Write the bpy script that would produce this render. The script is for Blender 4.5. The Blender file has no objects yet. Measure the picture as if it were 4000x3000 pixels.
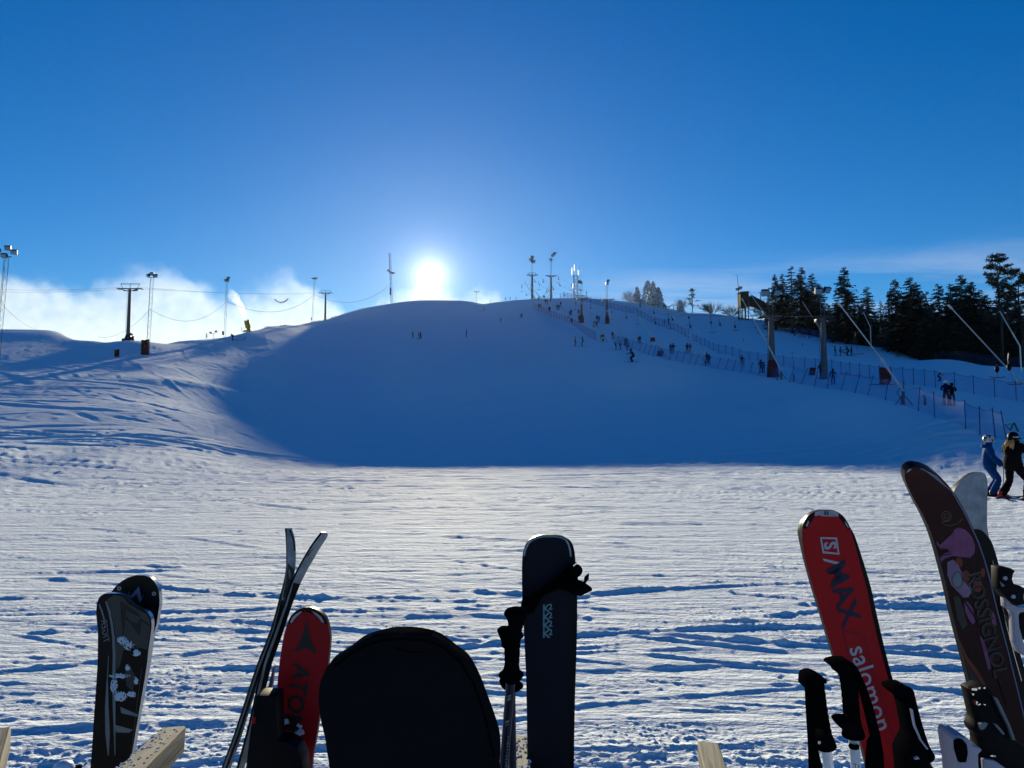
import bpy, bmesh, math, random
import numpy as np
from mathutils import Vector, Matrix, Quaternion

# ------------------------------------------------------------------ camera
SC = bpy.context.scene
COL = SC.collection
R = math.radians
F_PX = 2778.0                 # focal length in pixels of the 4000 px wide photograph
PITCH = 4.1
EYE = 1.7
cam_d = bpy.data.cameras.new('camera')
cam = bpy.data.objects.new('camera', cam_d)
COL.objects.link(cam)
cam.location = (0, 0, EYE)
cam.rotation_euler = (R(90 + PITCH), 0, 0)
cam_d.sensor_width = 36
cam_d.lens = 36 * F_PX / 4000
cam_d.clip_start = 0.05
cam_d.clip_end = 9000
SC.camera = cam

# ------------------------------------------------------------------ sun, sky, exposure
SUN_AZ = -6.65               # degrees, left of the view axis (+Y)
SUN_EL = 12.7
sun_dir = Vector((math.sin(R(SUN_AZ)) * math.cos(R(SUN_EL)), math.cos(R(SUN_AZ)) * math.cos(R(SUN_EL)), math.sin(R(SUN_EL))))
sd = bpy.data.lights.new('sun', 'SUN')
sd.energy = 4.5
sd.angle = R(0.7)
sd.color = (1.0, 0.89, 0.61)
sun = bpy.data.objects.new('sun', sd)
COL.objects.link(sun)
sun.rotation_euler = (-sun_dir).to_track_quat('-Z', 'Y').to_euler()
sun.location = (0, 0, 80)

SC.view_settings.view_transform = 'Standard'
SC.view_settings.look = 'None'
SC.view_settings.exposure = 0.80
SC.view_settings.gamma = 1
SC.view_settings.use_curve_mapping = False
SC.cycles.use_denoising = True
SC.cycles.max_bounces = 6
SC.cycles.diffuse_bounces = 3
SC.cycles.glossy_bounces = 2
SC.cycles.transmission_bounces = 3
SC.cycles.transparent_max_bounces = 24
SC.cycles.volume_bounces = 1
SC.cycles.volume_step_rate = 2.0
SC.cycles.volume_max_steps = 160

W = bpy.data.worlds.new('World')
SC.world = W
W.use_nodes = True
def world():
    nt = W.node_tree
    nt.nodes.clear()
    N = nt.nodes.new
    L = nt.links.new
    out = N('ShaderNodeOutputWorld')
    sky = N('ShaderNodeTexSky')
    sky.sky_type = 'NISHITA'
    sky.sun_disc = False
    sky.sun_elevation = R(SUN_EL)
    sky.sun_rotation = R(SUN_AZ)
    sky.air_density = 1.0
    sky.dust_density = 0.06
    sky.ozone_density = 3.0
    hs = N('ShaderNodeHueSaturation')
    hs.inputs['Saturation'].default_value = 1.40
    hs.inputs['Value'].default_value = 1.0
    L(sky.outputs[0], hs.inputs['Color'])
    gm = N('ShaderNodeMix'); gm.data_type = 'RGBA'; gm.blend_type = 'MULTIPLY'
    gm.inputs[0].default_value = 1.0
    gm.inputs[7].default_value = (0.50, 0.84, 1.12, 1)
    L(hs.outputs[0], gm.inputs[6])
    geo = N('ShaderNodeTexCoord')
    def math_(op, a, b=None, c=None):
        m = N('ShaderNodeMath'); m.operation = op
        for i, v in enumerate((a, b, c)):
            if v is None: continue
            if isinstance(v, (int, float)): m.inputs[i].default_value = v
            else: L(v, m.inputs[i])
        return m.outputs[0]
    nrm = N('ShaderNodeVectorMath'); nrm.operation = 'NORMALIZE'
    L(geo.outputs['Generated'], nrm.inputs[0])
    sep = N('ShaderNodeSeparateXYZ'); L(nrm.outputs[0], sep.inputs[0])
    # thin streaks of high cloud low over the ridge (a plane of cloud seen in perspective)
    zz = math_('MAXIMUM', sep.outputs[2], 0.02)
    px = math_('DIVIDE', sep.outputs[0], zz)
    py = math_('DIVIDE', sep.outputs[1], zz)
    cmb = N('ShaderNodeCombineXYZ')
    L(math_('MULTIPLY', px, 0.55), cmb.inputs[0]); L(math_('MULTIPLY', py, 1.25), cmb.inputs[1])
    rot = N('ShaderNodeVectorRotate'); rot.inputs['Angle'].default_value = R(14)
    L(cmb.outputs[0], rot.inputs[0])
    nz = N('ShaderNodeTexNoise'); nz.inputs['Scale'].default_value = 0.9; nz.inputs['Detail'].default_value = 7
    nz.inputs['Roughness'].default_value = 0.62; nz.inputs['Distortion'].default_value = 0.5
    L(rot.outputs[0], nz.inputs['Vector'])
    cr = N('ShaderNodeMapRange'); cr.inputs[1].default_value = 0.40; cr.inputs[2].default_value = 0.66
    L(nz.outputs[0], cr.inputs[0])
    low = N('ShaderNodeMapRange'); low.interpolation_type = 'SMOOTHSTEP'
    low.inputs[1].default_value = 0.245; low.inputs[2].default_value = 0.19
    L(sep.outputs[2], low.inputs[0])
    side = N('ShaderNodeMapRange'); side.interpolation_type = 'SMOOTHSTEP'; side.inputs[1].default_value = 0.02; side.inputs[2].default_value = 0.2
    L(sep.outputs[0], side.inputs[0])   # the bank of cloud lies to the right of the sun
    cf = math_('MULTIPLY', math_('MULTIPLY', math_('MULTIPLY', cr.outputs[0], low.outputs[0]), side.outputs[0]), 0.40)
    cm = N('ShaderNodeMix'); cm.data_type = 'RGBA'
    cm.inputs[7].default_value = (6.5, 7.4, 8.8, 1)
    L(cf, cm.inputs[0]); L(gm.outputs[2], cm.inputs[6])
    bg = N('ShaderNodeBackground'); bg.inputs[1].default_value = 0.058
    L(cm.outputs[2], bg.inputs[0])
    # the sun's disc, over-exposed, and the bright aureole of frosty air round it
    dt = N('ShaderNodeVectorMath'); dt.operation = 'DOT_PRODUCT'
    dt.inputs[1].default_value = tuple(sun_dir)
    L(nrm.outputs[0], dt.inputs[0])
    ang = math_('ARCCOSINE', math_('MINIMUM', dt.outputs['Value'], 1.0))
    disc = N('ShaderNodeMapRange'); disc.interpolation_type = 'SMOOTHSTEP'
    disc.inputs[1].default_value = R(0.95); disc.inputs[2].default_value = R(0.5); disc.inputs[3].default_value = 0; disc.inputs[4].default_value = 5.0
    L(ang, disc.inputs[0])
    g1 = math_('MULTIPLY', math_('EXPONENT', math_('DIVIDE', ang, -R(0.75))), 1.3)
    g2 = math_('MULTIPLY', math_('EXPONENT', math_('DIVIDE', ang, -R(2.2))), 0.17)
    g3 = math_('MULTIPLY', math_('EXPONENT', math_('DIVIDE', ang, -R(7.0))), 0.03)
    bs = N('ShaderNodeBackground'); bs.inputs[0].default_value = (1, 0.97, 0.86, 1); L(math_('ADD', disc.outputs[0], g1), bs.inputs[1])
    b2 = N('ShaderNodeBackground'); b2.inputs[0].default_value = (1, 0.88, 0.98, 1); L(g2, b2.inputs[1])
    b3 = N('ShaderNodeBackground'); b3.inputs[0].default_value = (0.65, 0.80, 1.0, 1); L(g3, b3.inputs[1])
    a1 = N('ShaderNodeAddShader'); L(bg.outputs[0], a1.inputs[0]); L(bs.outputs[0], a1.inputs[1])
    a2 = N('ShaderNodeAddShader'); L(a1.outputs[0], a2.inputs[0]); L(b2.outputs[0], a2.inputs[1])
    a3 = N('ShaderNodeAddShader'); L(a2.outputs[0], a3.inputs[0]); L(b3.outputs[0], a3.inputs[1])
    L(a3.outputs[0], out.inputs[0])
world()

# ------------------------------------------------------------------ helpers
CT, ST = math.cos(R(PITCH)), math.sin(R(PITCH))
def px_to_world(px, py, Y):
    """the point at forward distance Y seen at pixel (px, py) of the 4000x3000 photograph"""
    q = (1500.0 - py) / F_PX
    dz = Y * (q * CT + ST) / (CT - q * ST)
    depth = Y * CT + dz * ST
    return Vector(((px - 2000.0) / F_PX * depth, Y, EYE + dz))
def world_to_px(p):
    dz = p[2] - EYE
    depth = p[1] * CT + dz * ST
    return 2000 + F_PX * p[0] / depth, 1500 - F_PX * (dz * CT - p[1] * ST) / depth

def tag(o, label=None, cat=None, group=None, kind=None):
    if label: o['label'] = label
    if cat: o['category'] = cat
    if group: o['group'] = group
    if kind: o['kind'] = kind
    return o
def empty(name, loc=(0, 0, 0), rz=0.0):
    o = bpy.data.objects.new(name, None)
    o.empty_display_size = 0.3
    COL.objects.link(o)
    o.location = loc
    o.rotation_euler = (0, 0, rz)
    return o
def link(name, me, parent=None, loc=None):
    o = bpy.data.objects.new(name, me)
    COL.objects.link(o)
    if parent is not None: o.parent = parent
    if loc is not None: o.location = loc
    return o
def copy_tree(o, parent=None):
    c = o.copy()
    COL.objects.link(c)
    if parent is not None: c.parent = parent
    for ch in o.children: copy_tree(ch, c)
    return c

class MB:
    """collects simple shapes into one mesh"""
    def __init__(self):
        self.v = []; self.f = []; self.m = []
    def add(self, verts, faces, mi=0):
        b = len(self.v)
        self.v += [tuple(p) for p in verts]
        self.f += [tuple(b + i for i in f) for f in faces]
        self.m += [mi] * len(faces)
        return self
    def box(self, c, s, rot=None, mi=0):
        hx, hy, hz = s[0] / 2, s[1] / 2, s[2] / 2
        vs = [Vector((x, y, z)) for x in (-hx, hx) for y in (-hy, hy) for z in (-hz, hz)]
        if rot is not None: vs = [rot @ v for v in vs]
        c = Vector(c)
        vs = [v + c for v in vs]
        return self.add(vs, [(0, 1, 3, 2), (4, 6, 7, 5), (0, 4, 5, 1), (2, 3, 7, 6), (0, 2, 6, 4), (1, 5, 7, 3)], mi)
    def tube(self, pts, r, n=6, mi=0, cap=True, flat=None):
        pts = [Vector(p) for p in pts]
        rs = r if isinstance(r, (list, tuple)) else [r] * len(pts)
        rings = []
        up = None
        for i, p in enumerate(pts):
            a = pts[max(i - 1, 0)]; b = pts[min(i + 1, len(pts) - 1)]
            t = (b - a)
            if t.length < 1e-9: t = Vector((0, 0, 1))
            t.normalize()
            if up is None:
                up = Vector((0, 0, 1)) if abs(t.z) < 0.9 else Vector((0, 1, 0))
            s = t.cross(up).normalized(); up = s.cross(t).normalized()
            k = flat if flat else 1.0
            rings.append([p + (s * math.cos(2 * math.pi * j / n) + up * math.sin(2 * math.pi * j / n) * k) * rs[i] for j in range(n)])
        vs = [v for ring in rings for v in ring]
        fs = []
        for i in range(len(pts) - 1):
            for j in range(n):
                k = (j + 1) % n
                fs.append((i * n + j, (i + 1) * n + j, (i + 1) * n + k, i * n + k))
        if cap:
            fs.append(tuple(range(n)))
            fs.append(tuple((len(pts) - 1) * n + j for j in reversed(range(n))))
        return self.add(vs, fs, mi)
    def lathe(self, prof, n=12, mi=0, at=(0, 0, 0), rot=None):
        """prof: list of (radius, z)"""
        vs = []
        at = Vector(at)
        for r_, z in prof:
            for j in range(n):
                v = Vector((r_ * math.cos(2 * math.pi * j / n), r_ * math.sin(2 * math.pi * j / n), z))
                if rot is not None: v = rot @ v
                vs.append(v + at)
        fs = []
        for i in range(len(prof) - 1):
            for j in range(n):
                k = (j + 1) % n
                fs.append((i * n + j, i * n + k, (i + 1) * n + k, (i + 1) * n + j))
        fs.append(tuple(reversed(range(n))))
        fs.append(tuple((len(prof) - 1) * n + j for j in range(n)))
        return self.add(vs, fs, mi)
    def prism(self, outline, M, thick, mi=0, side=None, back=None):
        """outline: 2-D points (ccw); M maps (x, y, depth) to space; front face at depth 0, back at depth -thick"""
        n = len(outline)
        vs = [M @ Vector((x, y, 0)) for x, y in outline] + [M @ Vector((x, y, -thick)) for x, y in outline]
        self.add(vs, [tuple(range(n))], mi)
        b = len(self.v) - 2 * n
        self.f.append(tuple(b + n + i for i in reversed(range(n)))); self.m.append(mi if back is None else back)
        for i in range(n):
            k = (i + 1) % n
            self.f.append((b + i, b + n + i, b + n + k, b + k)); self.m.append(mi if side is None else side)
        return self
    def mesh(self, name, mats, smooth=False, angle=None):
        me = bpy.data.meshes.new(name)
        me.from_pydata(self.v, [], self.f)
        if not isinstance(mats, (list, tuple)): mats = [mats]
        for m in mats: me.materials.append(m)
        if len(mats) > 1: me.polygons.foreach_set('material_index', self.m)
        if smooth:
            me.polygons.foreach_set('use_smooth', [True] * len(me.polygons))
            if angle: me.set_sharp_from_angle(angle=R(angle))
        me.update()
        return me
    def build(self, name, mats, parent=None, smooth=False, angle=None, loc=None):
        return link(name, self.mesh(name, mats, smooth, angle), parent, loc)

# ------------------------------------------------------------------ materials
def new_mat(name):
    m = bpy.data.materials.new(name)
    m.use_nodes = True
    nt = m.node_tree
    return m, nt, nt.nodes['Principled BSDF'], nt.nodes.new, nt.links.new
def mat(name, col, rough=0.6, metal=0.0, spec=0.25, var=0.15, scale=8.0, bump=0.0, bscale=60.0, coat=0.0):
    m, nt, bs, N, L = new_mat(name)
    tc = N('ShaderNodeTexCoord')
    nz = N('ShaderNodeTexNoise'); nz.inputs['Scale'].default_value = scale; nz.inputs['Detail'].default_value = 4
    L(tc.outputs['Object'], nz.inputs['Vector'])
    mx = N('ShaderNodeMix'); mx.data_type = 'RGBA'
    mx.inputs[6].default_value = tuple(c * (1 - var) for c in col) + (1,)
    mx.inputs[7].default_value = tuple(min(1, c * (1 + var)) for c in col) + (1,)
    L(nz.outputs[0], mx.inputs[0]); L(mx.outputs[2], bs.inputs['Base Color'])
    bs.inputs['Roughness'].default_value = rough
    bs.inputs['Metallic'].default_value = metal
    bs.inputs['Specular IOR Level'].default_value = spec
    if coat:
        bs.inputs['Coat Weight'].default_value = coat; bs.inputs['Coat Roughness'].default_value = 0.15
    if bump:
        n2 = N('ShaderNodeTexNoise'); n2.inputs['Scale'].default_value = bscale; n2.inputs['Detail'].default_value = 3
        L(tc.outputs['Object'], n2.inputs['Vector'])
        b = N('ShaderNodeBump'); b.inputs['Strength'].default_value = bump; b.inputs['Distance'].default_value = 0.01
        L(n2.outputs[0], b.inputs['Height']); L(b.outputs[0], bs.inputs['Normal'])
    return m
M = {}

def snow_material():
    m, nt, bs, N, L = new_mat('snow')
    geo = N('ShaderNodeNewGeometry')
    bs.inputs['Roughness'].default_value = 0.85
    bs.inputs['Specular IOR Level'].default_value = 0.03
    # skied snow: faint tonal patches
    nz = N('ShaderNodeTexNoise'); nz.inputs['Scale'].default_value = 0.35; nz.inputs['Detail'].default_value = 6
    L(geo.outputs['Position'], nz.inputs['Vector'])
    mx = N('ShaderNodeMix'); mx.data_type = 'RGBA'
    mx.inputs[6].default_value = (0.70, 0.77, 0.86, 1)
    mx.inputs[7].default_value = (0.77, 0.82, 0.89, 1)
    L(nz.outputs[0], mx.inputs[0]); L(mx.outputs[2], bs.inputs['Base Color'])
    # fine relief: scratches along x plus grain, fading on the groomed slope
    def mapped(sc_, rz=0):
        mp = N('ShaderNodeMapping'); mp.inputs['Scale'].default_value = sc_; mp.inputs['Rotation'].default_value = (0, 0, rz)
        L(geo.outputs['Position'], mp.inputs['Vector'])
        return mp.outputs[0]
    def noise(vec, scale, detail, rough=0.6):
        n = N('ShaderNodeTexNoise'); n.inputs['Scale'].default_value = scale; n.inputs['Detail'].default_value = detail
        n.inputs['Roughness'].default_value = rough
        L(vec, n.inputs['Vector'])
        return n.outputs[0]
    def bump(h, dist, prev=None, strength=1.0):
        b = N('ShaderNodeBump'); b.inputs['Distance'].default_value = dist
        if isinstance(strength, float): b.inputs['Strength'].default_value = strength
        else: L(strength, b.inputs['Strength'])
        L(h, b.inputs['Height'])
        if prev: L(prev, b.inputs['Normal'])
        return b.outputs[0]
    at = N('ShaderNodeAttribute'); at.attribute_name = 'skied'
    b0 = bump(noise(mapped((0.16, 0.9, 1), R(-3)), 1.0, 6), 0.10, None, at.outputs['Fac'])
    b1 = bump(noise(mapped((0.55, 3.4, 1), R(5)), 1.0, 6), 0.048, b0, at.outputs['Fac'])
    b2 = bump(noise(mapped((3.0, 14.0, 3), R(-6)), 1.0, 5), 0.009, b1, at.outputs['Fac'])
    b3 = bump(noise(mapped((1, 1, 1)), 45.0, 4, 0.7), 0.007, b2, at.outputs['Fac'])
    b3 = bump(noise(mapped((0.55, 4.5, 1), R(30)), 1.0, 5), 0.036, b3, at.outputs['Fac'])
    b3 = bump(noise(mapped((0.6, 5.0, 1), R(-26)), 1.0, 5), 0.034, b3, at.outputs['Fac'])
    b3 = bump(noise(mapped((1, 1.6, 1)), 11.0, 5, 0.65), 0.020, b3, at.outputs['Fac'])
    b3 = bump(noise(mapped((1, 1.8, 1)), 3.2, 5, 0.65), 0.045, b3, at.outputs['Fac'])
    b4 = bump(noise(mapped((1, 1, 1)), 2.2, 5, 0.6), 0.05, b3, 0.25)
    L(b4, bs.inputs['Normal'])
    return m
M['snow'] = snow_material()
# ------------------------------------------------------------------ terrain
rng = np.random.default_rng(7)
# columns: pixel x of the column and the profile (forward distance, pixel row) or (forward distance, height, 'z')
COLS = [
 (-2200, [(0,0,'z'),(30,0.3,'z'),(60,4,'z'),(100,11,'z'),(140,16,'z'),(200,14,'z'),(400,4,'z')]),
 (0,    [(0,0,'z'),(22,0.0,'z'),(34,0.9,'z'),(48,1655),(80,1480),(112,1385),(134,1352),(150,1332),(176,1294),(190,1290),(230,18,'z'),(400,2,'z')]),
 (260,  [(0,0,'z'),(22,0.0,'z'),(34,0.8,'z'),(48,1658),(80,1482),(112,1386),(134,1350),(150,1328),(176,1297),(190,1296),(230,18,'z'),(400,2,'z')]),
 (400,  [(0,0,'z'),(22,0.0,'z'),(34,0.8,'z'),(48,1660),(80,1488),(112,1386),(134,1340),(150,1333),(175,18,'z'),(230,13,'z'),(400,2,'z')]),
 (520,  [(0,0,'z'),(22,0.0,'z'),(34,0.7,'z'),(48,1664),(80,1495),(112,1382),(134,1331),(150,18,'z'),(230,13,'z'),(400,2,'z')]),
 (720,  [(0,0,'z'),(24,0.0,'z'),(36,0.7,'z'),(50,1668),(82,1510),(114,1402),(140,1338),(152,1331),(170,19,'z'),(230,15,'z'),(400,4,'z')]),
 (890,  [(0,0,'z'),(26,0.0,'z'),(38,0.5,'z'),(54,1680),(88,1528),(120,1408),(150,1325),(164,1318),(190,24,'z'),(240,19,'z'),(400,4,'z')]),
 (980,  [(0,0,'z'),(28,0.0,'z'),(40,0.4,'z'),(56,1694),(88,1545),(120,1425),(148,1345),(168,1288),(180,1286),(205,29.5,'z'),(250,24,'z'),(400,6,'z')]),
 (1045, [(0,0,'z'),(29,0.0,'z'),(42,0.4,'z'),(58,1692),(86,1547),(117,1432),(152,1344),(186,1278),(198,1275),(222,31,'z'),(270,24,'z'),(400,8,'z')]),
 (1110, [(0,0,'z'),(30,0.0,'z'),(44,0.4,'z'),(60,1690),(85,1550),(114,1440),(155,1345),(203,1268),(215,1264),(245,33,'z'),(300,24,'z'),(450,8,'z')]),
 (1190, [(0,0,'z'),(33,0.0,'z'),(46,0.3,'z'),(63,1690),(86,1562),(116,1455),(155,1360),(200,1292),(236,1255),(250,1253),(275,38,'z'),(330,28,'z'),(450,12,'z')]),
 (1270, [(0,0,'z'),(36,0.0,'z'),(48,0.2,'z'),(66,1690),(88,1575),(118,1470),(155,1375),(210,1300),(268,1246),(280,1244),(300,43,'z'),(350,30,'z'),(450,16,'z')]),
 (1350, [(0,0,'z'),(39,0.0,'z'),(52,0.25,'z'),(67,1700),(88,1585),(118,1474),(155,1372),(212,1292),(286,1227),(300,1226),(320,49,'z'),(370,36,'z'),(480,16,'z')]),
 (1430, [(0,0,'z'),(42,0.0,'z'),(55,0.3,'z'),(68,1710),(88,1595),(118,1478),(155,1370),(220,1285),(305,1209),(325,57.0,'z'),(380,40,'z'),(500,16,'z')]),
 (1675, [(0,0,'z'),(44,0.0,'z'),(60,0.8,'z'),(80,4.4,'z'),(100,9.8,'z'),(120,15.3,'z'),(157,1325),(210,1262),(325,1190),(345,62.0,'z'),(420,50,'z'),(600,20,'z')]),
 (1850, [(0,0,'z'),(44,0.0,'z'),(60,0.8,'z'),(80,4.5,'z'),(100,10.0,'z'),(120,15.5,'z'),(152,1318),(210,1250),(300,1182),(325,59.0,'z'),(400,52,'z'),(600,20,'z')]),
 (1960, [(0,0,'z'),(44,0.0,'z'),(60,0.9,'z'),(80,4.6,'z'),(100,10.1,'z'),(120,15.7,'z'),(155,1312),(200,1238),(250,1177),(275,50.0,'z'),(400,44,'z'),(600,20,'z')]),
 (2040, [(0,0,'z'),(44,0.0,'z'),(60,0.9,'z'),(80,4.7,'z'),(100,10.2,'z'),(120,16.2,'z'),(155,1310),(195,1232),(236,1173),(262,48.0,'z'),(400,42,'z'),(600,20,'z')]),
 (2270, [(0,0,'z'),(43,0.0,'z'),(60,1.0,'z'),(80,5.2,'z'),(100,11.0,'z'),(118,1353),(150,1306),(188,1262),(210,1215),(232,1166),(256,47.5,'z'),(400,42,'z'),(600,20,'z')]),
 (2470, [(0,0,'z'),(42,0.0,'z'),(60,1.3,'z'),(78,5.5,'z'),(91,1417),(118,1360),(150,1312),(188,1256),(215,1206),(236,1184),(258,45,'z'),(360,40,'z'),(600,20,'z')]),
 (2640, [(0,0,'z'),(42,0.0,'z'),(60,1.6,'z'),(78,5.7,'z'),(92,1437),(118,1382),(150,1325),(190,1265),(230,1216),(245,1209),(270,43.0,'z'),(330,38,'z'),(600,20,'z')]),
 (2810, [(0,0,'z'),(41,0.0,'z'),(58,1.6,'z'),(76,5.6,'z'),(90,1476),(105,1430),(130,1372),(170,1308),(210,1247),(225,1230),(250,39.0,'z'),(300,36,'z'),(600,20,'z')]),
 (3020, [(0,0,'z'),(40,0.0,'z'),(56,1.8,'z'),(72,5.0,'z'),(84,1474),(92,1456),(105,1421),(130,1365),(160,1316),(195,1266),(215,1256),(250,34,'z'),(300,32,'z'),(600,20,'z')]),
 (3255, [(0,0,'z'),(38,0.0,'z'),(50,1.3,'z'),(64,1541),(72,1505),(84,1462),(121,1391),(140,1356),(157,1331),(168,1326),(200,27,'z'),(300,24,'z'),(600,18,'z')]),
 (3500, [(0,0,'z'),(34,0.0,'z'),(44,1.4,'z'),(53,1592),(60,1548),(71,1497),(90,1450),(128,1394),(140,1371),(150,1366),(180,19,'z'),(300,18,'z'),(600,15,'z')]),
 (3700, [(0,0,'z'),(30,0.0,'z'),(37,0.8,'z'),(44,1645),(53,1591),(61,1527),(80,1465),(100,1418),(114,1402),(130,14.3,'z'),(180,15,'z'),(300,15,'z'),(600,12,'z')]),
 (4000, [(0,0,'z'),(25,0.0,'z'),(32,0.4,'z'),(38,1735),(46,1650),(56,1567),(75,1492),(90,1452),(100,1436),(115,11,'z'),(180,13,'z'),(300,13,'z'),(600,10,'z')]),
 (6000, [(0,0,'z'),(25,0.2,'z'),(50,3,'z'),(90,9,'z'),(150,12,'z'),(300,12,'z'),(600,10,'z')]),
]
def pchip(x, y, xi):
    x = np.asarray(x, float); y = np.asarray(y, float)
    h = np.diff(x); d = np.diff(y) / h
    m = np.zeros_like(y)
    for i in range(1, len(x) - 1):
        if d[i - 1] * d[i] > 0:
            w1 = 2 * h[i] + h[i - 1]; w2 = h[i] + 2 * h[i - 1]
            m[i] = (w1 + w2) / (w1 / d[i - 1] + w2 / d[i])
    m[0] = d[0] * 0.5; m[-1] = d[-1] * 0.5
    xi = np.clip(xi, x[0], x[-1])
    k = np.clip(np.searchsorted(x, xi) - 1, 0, len(x) - 2)
    t = (xi - x[k]) / h[k]
    return ((1 + 2 * t) * (1 - t) ** 2 * y[k] + t * (1 - t) ** 2 * h[k] * m[k] + t * t * (3 - 2 * t) * y[k + 1] + t * t * (t - 1) * h[k] * m[k + 1])
YT = np.concatenate([np.linspace(0, 20, 20, endpoint=False), np.exp(np.linspace(math.log(20), math.log(650), 420))])
ss, zt = [], []
for pxc, prof in COLS:
    ys, zs = [], []
    for e in prof:
        ys.append(e[0])
        if len(e) == 3: zs.append(e[1])
        else: zs.append(px_to_world(pxc, e[1], e[0]).z)
    if ys[-1] < 650: ys.append(1400); zs.append(0.0)
    ss.append((pxc - 2000) / F_PX * 1.008)
    zt.append(pchip(ys, zs, YT))
ss = np.array(ss); zt = np.array(zt)
ST_ = np.linspace(ss[0], ss[-1], 900)
ZT = np.empty((900, len(YT)))
for j in range(len(YT)):
    ZT[:, j] = pchip(ss, zt[:, j], ST_)
# a light smoothing across the columns
for _ in range(2):
    Zp = np.pad(ZT, ((6, 6), (0, 0)), mode='edge')
    cs = np.cumsum(Zp, axis=0)
    ZT = (cs[12:] - cs[:-12])[:900] / 12.0
def base_height(x, y):
    x = np.asarray(x, float); y = np.asarray(y, float)
    yy = np.maximum(y, 0.5)
    s = np.clip(x / yy, ss[0], ss[-1])
    fs = (s - ss[0]) / (ss[-1] - ss[0]) * 899
    i = np.clip(fs.astype(int), 0, 898); a = fs - i
    j = np.clip(np.searchsorted(YT, yy) - 1, 0, len(YT) - 2)
    b = np.clip((yy - YT[j]) / (YT[j + 1] - YT[j]), 0, 1)
    z = (ZT[i, j] * (1 - a) * (1 - b) + ZT[i + 1, j] * a * (1 - b) + ZT[i, j + 1] * (1 - a) * b + ZT[i + 1, j + 1] * a * b)
    far = np.clip((yy - 650) / 600, 0, 1)
    z = z * (1 - far)
    return np.where(y > 0.5, z, 0.0)

_TAB = {}
def vnoise(x, y, seed=0):
    """smooth value noise in 0..1"""
    tab = _TAB.get(seed)
    if tab is None: tab = _TAB[seed] = np.random.default_rng(seed).random((256, 256))
    xi = np.floor(x).astype(int); yi = np.floor(y).astype(int)
    u = x - xi; v = y - yi
    u = u * u * (3 - 2 * u); v = v * v * (3 - 2 * v)
    a = tab[xi & 255, yi & 255]; b = tab[(xi + 1) & 255, yi & 255]; c = tab[xi & 255, (yi + 1) & 255]; d = tab[(xi + 1) & 255, (yi + 1) & 255]
    return a * (1 - u) * (1 - v) + b * u * (1 - v) + c * (1 - u) * v + d * u * v
def fbm(x, y, seed=0, octs=4, gain=0.5):
    s = 0; a = 1.0; t = 0
    for k in range(octs):
        s = s + a * vnoise(x * 2 ** k + 17 * k, y * 2 ** k - 9 * k, seed + k); t += a; a *= gain
    return s / t

class Raster:
    def __init__(self, x0, x1, y0, y1, rx, ry):
        self.x0, self.y0, self.rx, self.ry = x0, y0, rx, ry
        self.nx = int((x1 - x0) / rx) + 1; self.ny = int((y1 - y0) / ry) + 1
        self.H = np.zeros((self.ny, self.nx), np.float32)
    def track(self, cx, cy, L, ang, curv, w, depth, berm, rough=0.0):
        H = self.H
        steep = abs(math.tan(ang)) > 1.2
        step = self.rx if not steep else self.ry
        n = max(int(L / step), 3)
        t = np.linspace(-L / 2, L / 2, n)
        ca, sa = math.cos(ang), math.sin(ang)
        q = curv * t * t
        X = cx + t * ca - q * sa; Y = cy + t * sa + q * ca
        tap = np.clip((1 - np.abs(2 * t / L)) * 4, 0, 1) ** 0.7
        if rough:
            ph = rng.random() * 100
            tb = 0.45 + 1.1 * vnoise(t * 2.5 / max(w, 0.02) * 0.25 + ph, t * 0 + ph, 3)
        else: tb = 1.0
        if not steep:
            K = int(3.2 * w / abs(ca) / self.ry) + 1
            col = ((X - self.x0) / self.rx).astype(int)
            r0 = (Y - self.y0) / self.ry
            off = np.arange(-K, K + 1)
            rows = np.floor(r0).astype(int)[:, None] + off[None, :]
            u = ((rows + 0.5) - r0[:, None]) * self.ry * abs(ca) / w
            cols = np.broadcast_to(col[:, None], rows.shape)
        else:
            K = int(3.2 * w / abs(sa) / self.rx) + 1
            row = ((Y - self.y0) / self.ry).astype(int)
            c0 = (X - self.x0) / self.rx
            off = np.arange(-K, K + 1)
            cols = np.floor(c0).astype(int)[:, None] + off[None, :]
            u = ((cols + 0.5) - c0[:, None]) * self.rx * abs(sa) / w
            rows = np.broadcast_to(row[:, None], cols.shape)
        p = -depth * np.exp(-(u * 1.3) ** 4) + (berm * np.exp(-((u - 1.45) * 1.8) ** 2)) * (tb[:, None] if rough else 1)
        p = p * tap[:, None]
        ok = (rows >= 0) & (rows < self.ny) & (cols >= 0) & (cols < self.nx)
        r_, c_, p_ = rows[ok], cols[ok], p[ok].astype(np.float32)
        cur = H[r_, c_]
        # a fresh groove cuts through what was there
        H[r_, c_] = cur * 0.55 + p_ + 0.0
    def sample(self, x, y):
        fx = (x - self.x0) / self.rx; fy = (y - self.y0) / self.ry
        ok = (fx >= 0) & (fx < self.nx - 1) & (fy >= 0) & (fy < self.ny - 1)
        i = np.clip(fx.astype(int), 0, self.nx - 2); j = np.clip(fy.astype(int), 0, self.ny - 2)
        a = fx - i; b = fy - j
        H = self.H
        z = H[j, i] * (1 - a) * (1 - b) + H[j, i + 1] * a * (1 - b) + H[j + 1, i] * (1 - a) * b + H[j + 1, i + 1] * a * b
        return np.where(ok, z, 0.0)
ra = random.Random(11)
near = Raster(-13, 13, 2.4, 15.5, 0.03, 0.008)
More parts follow.
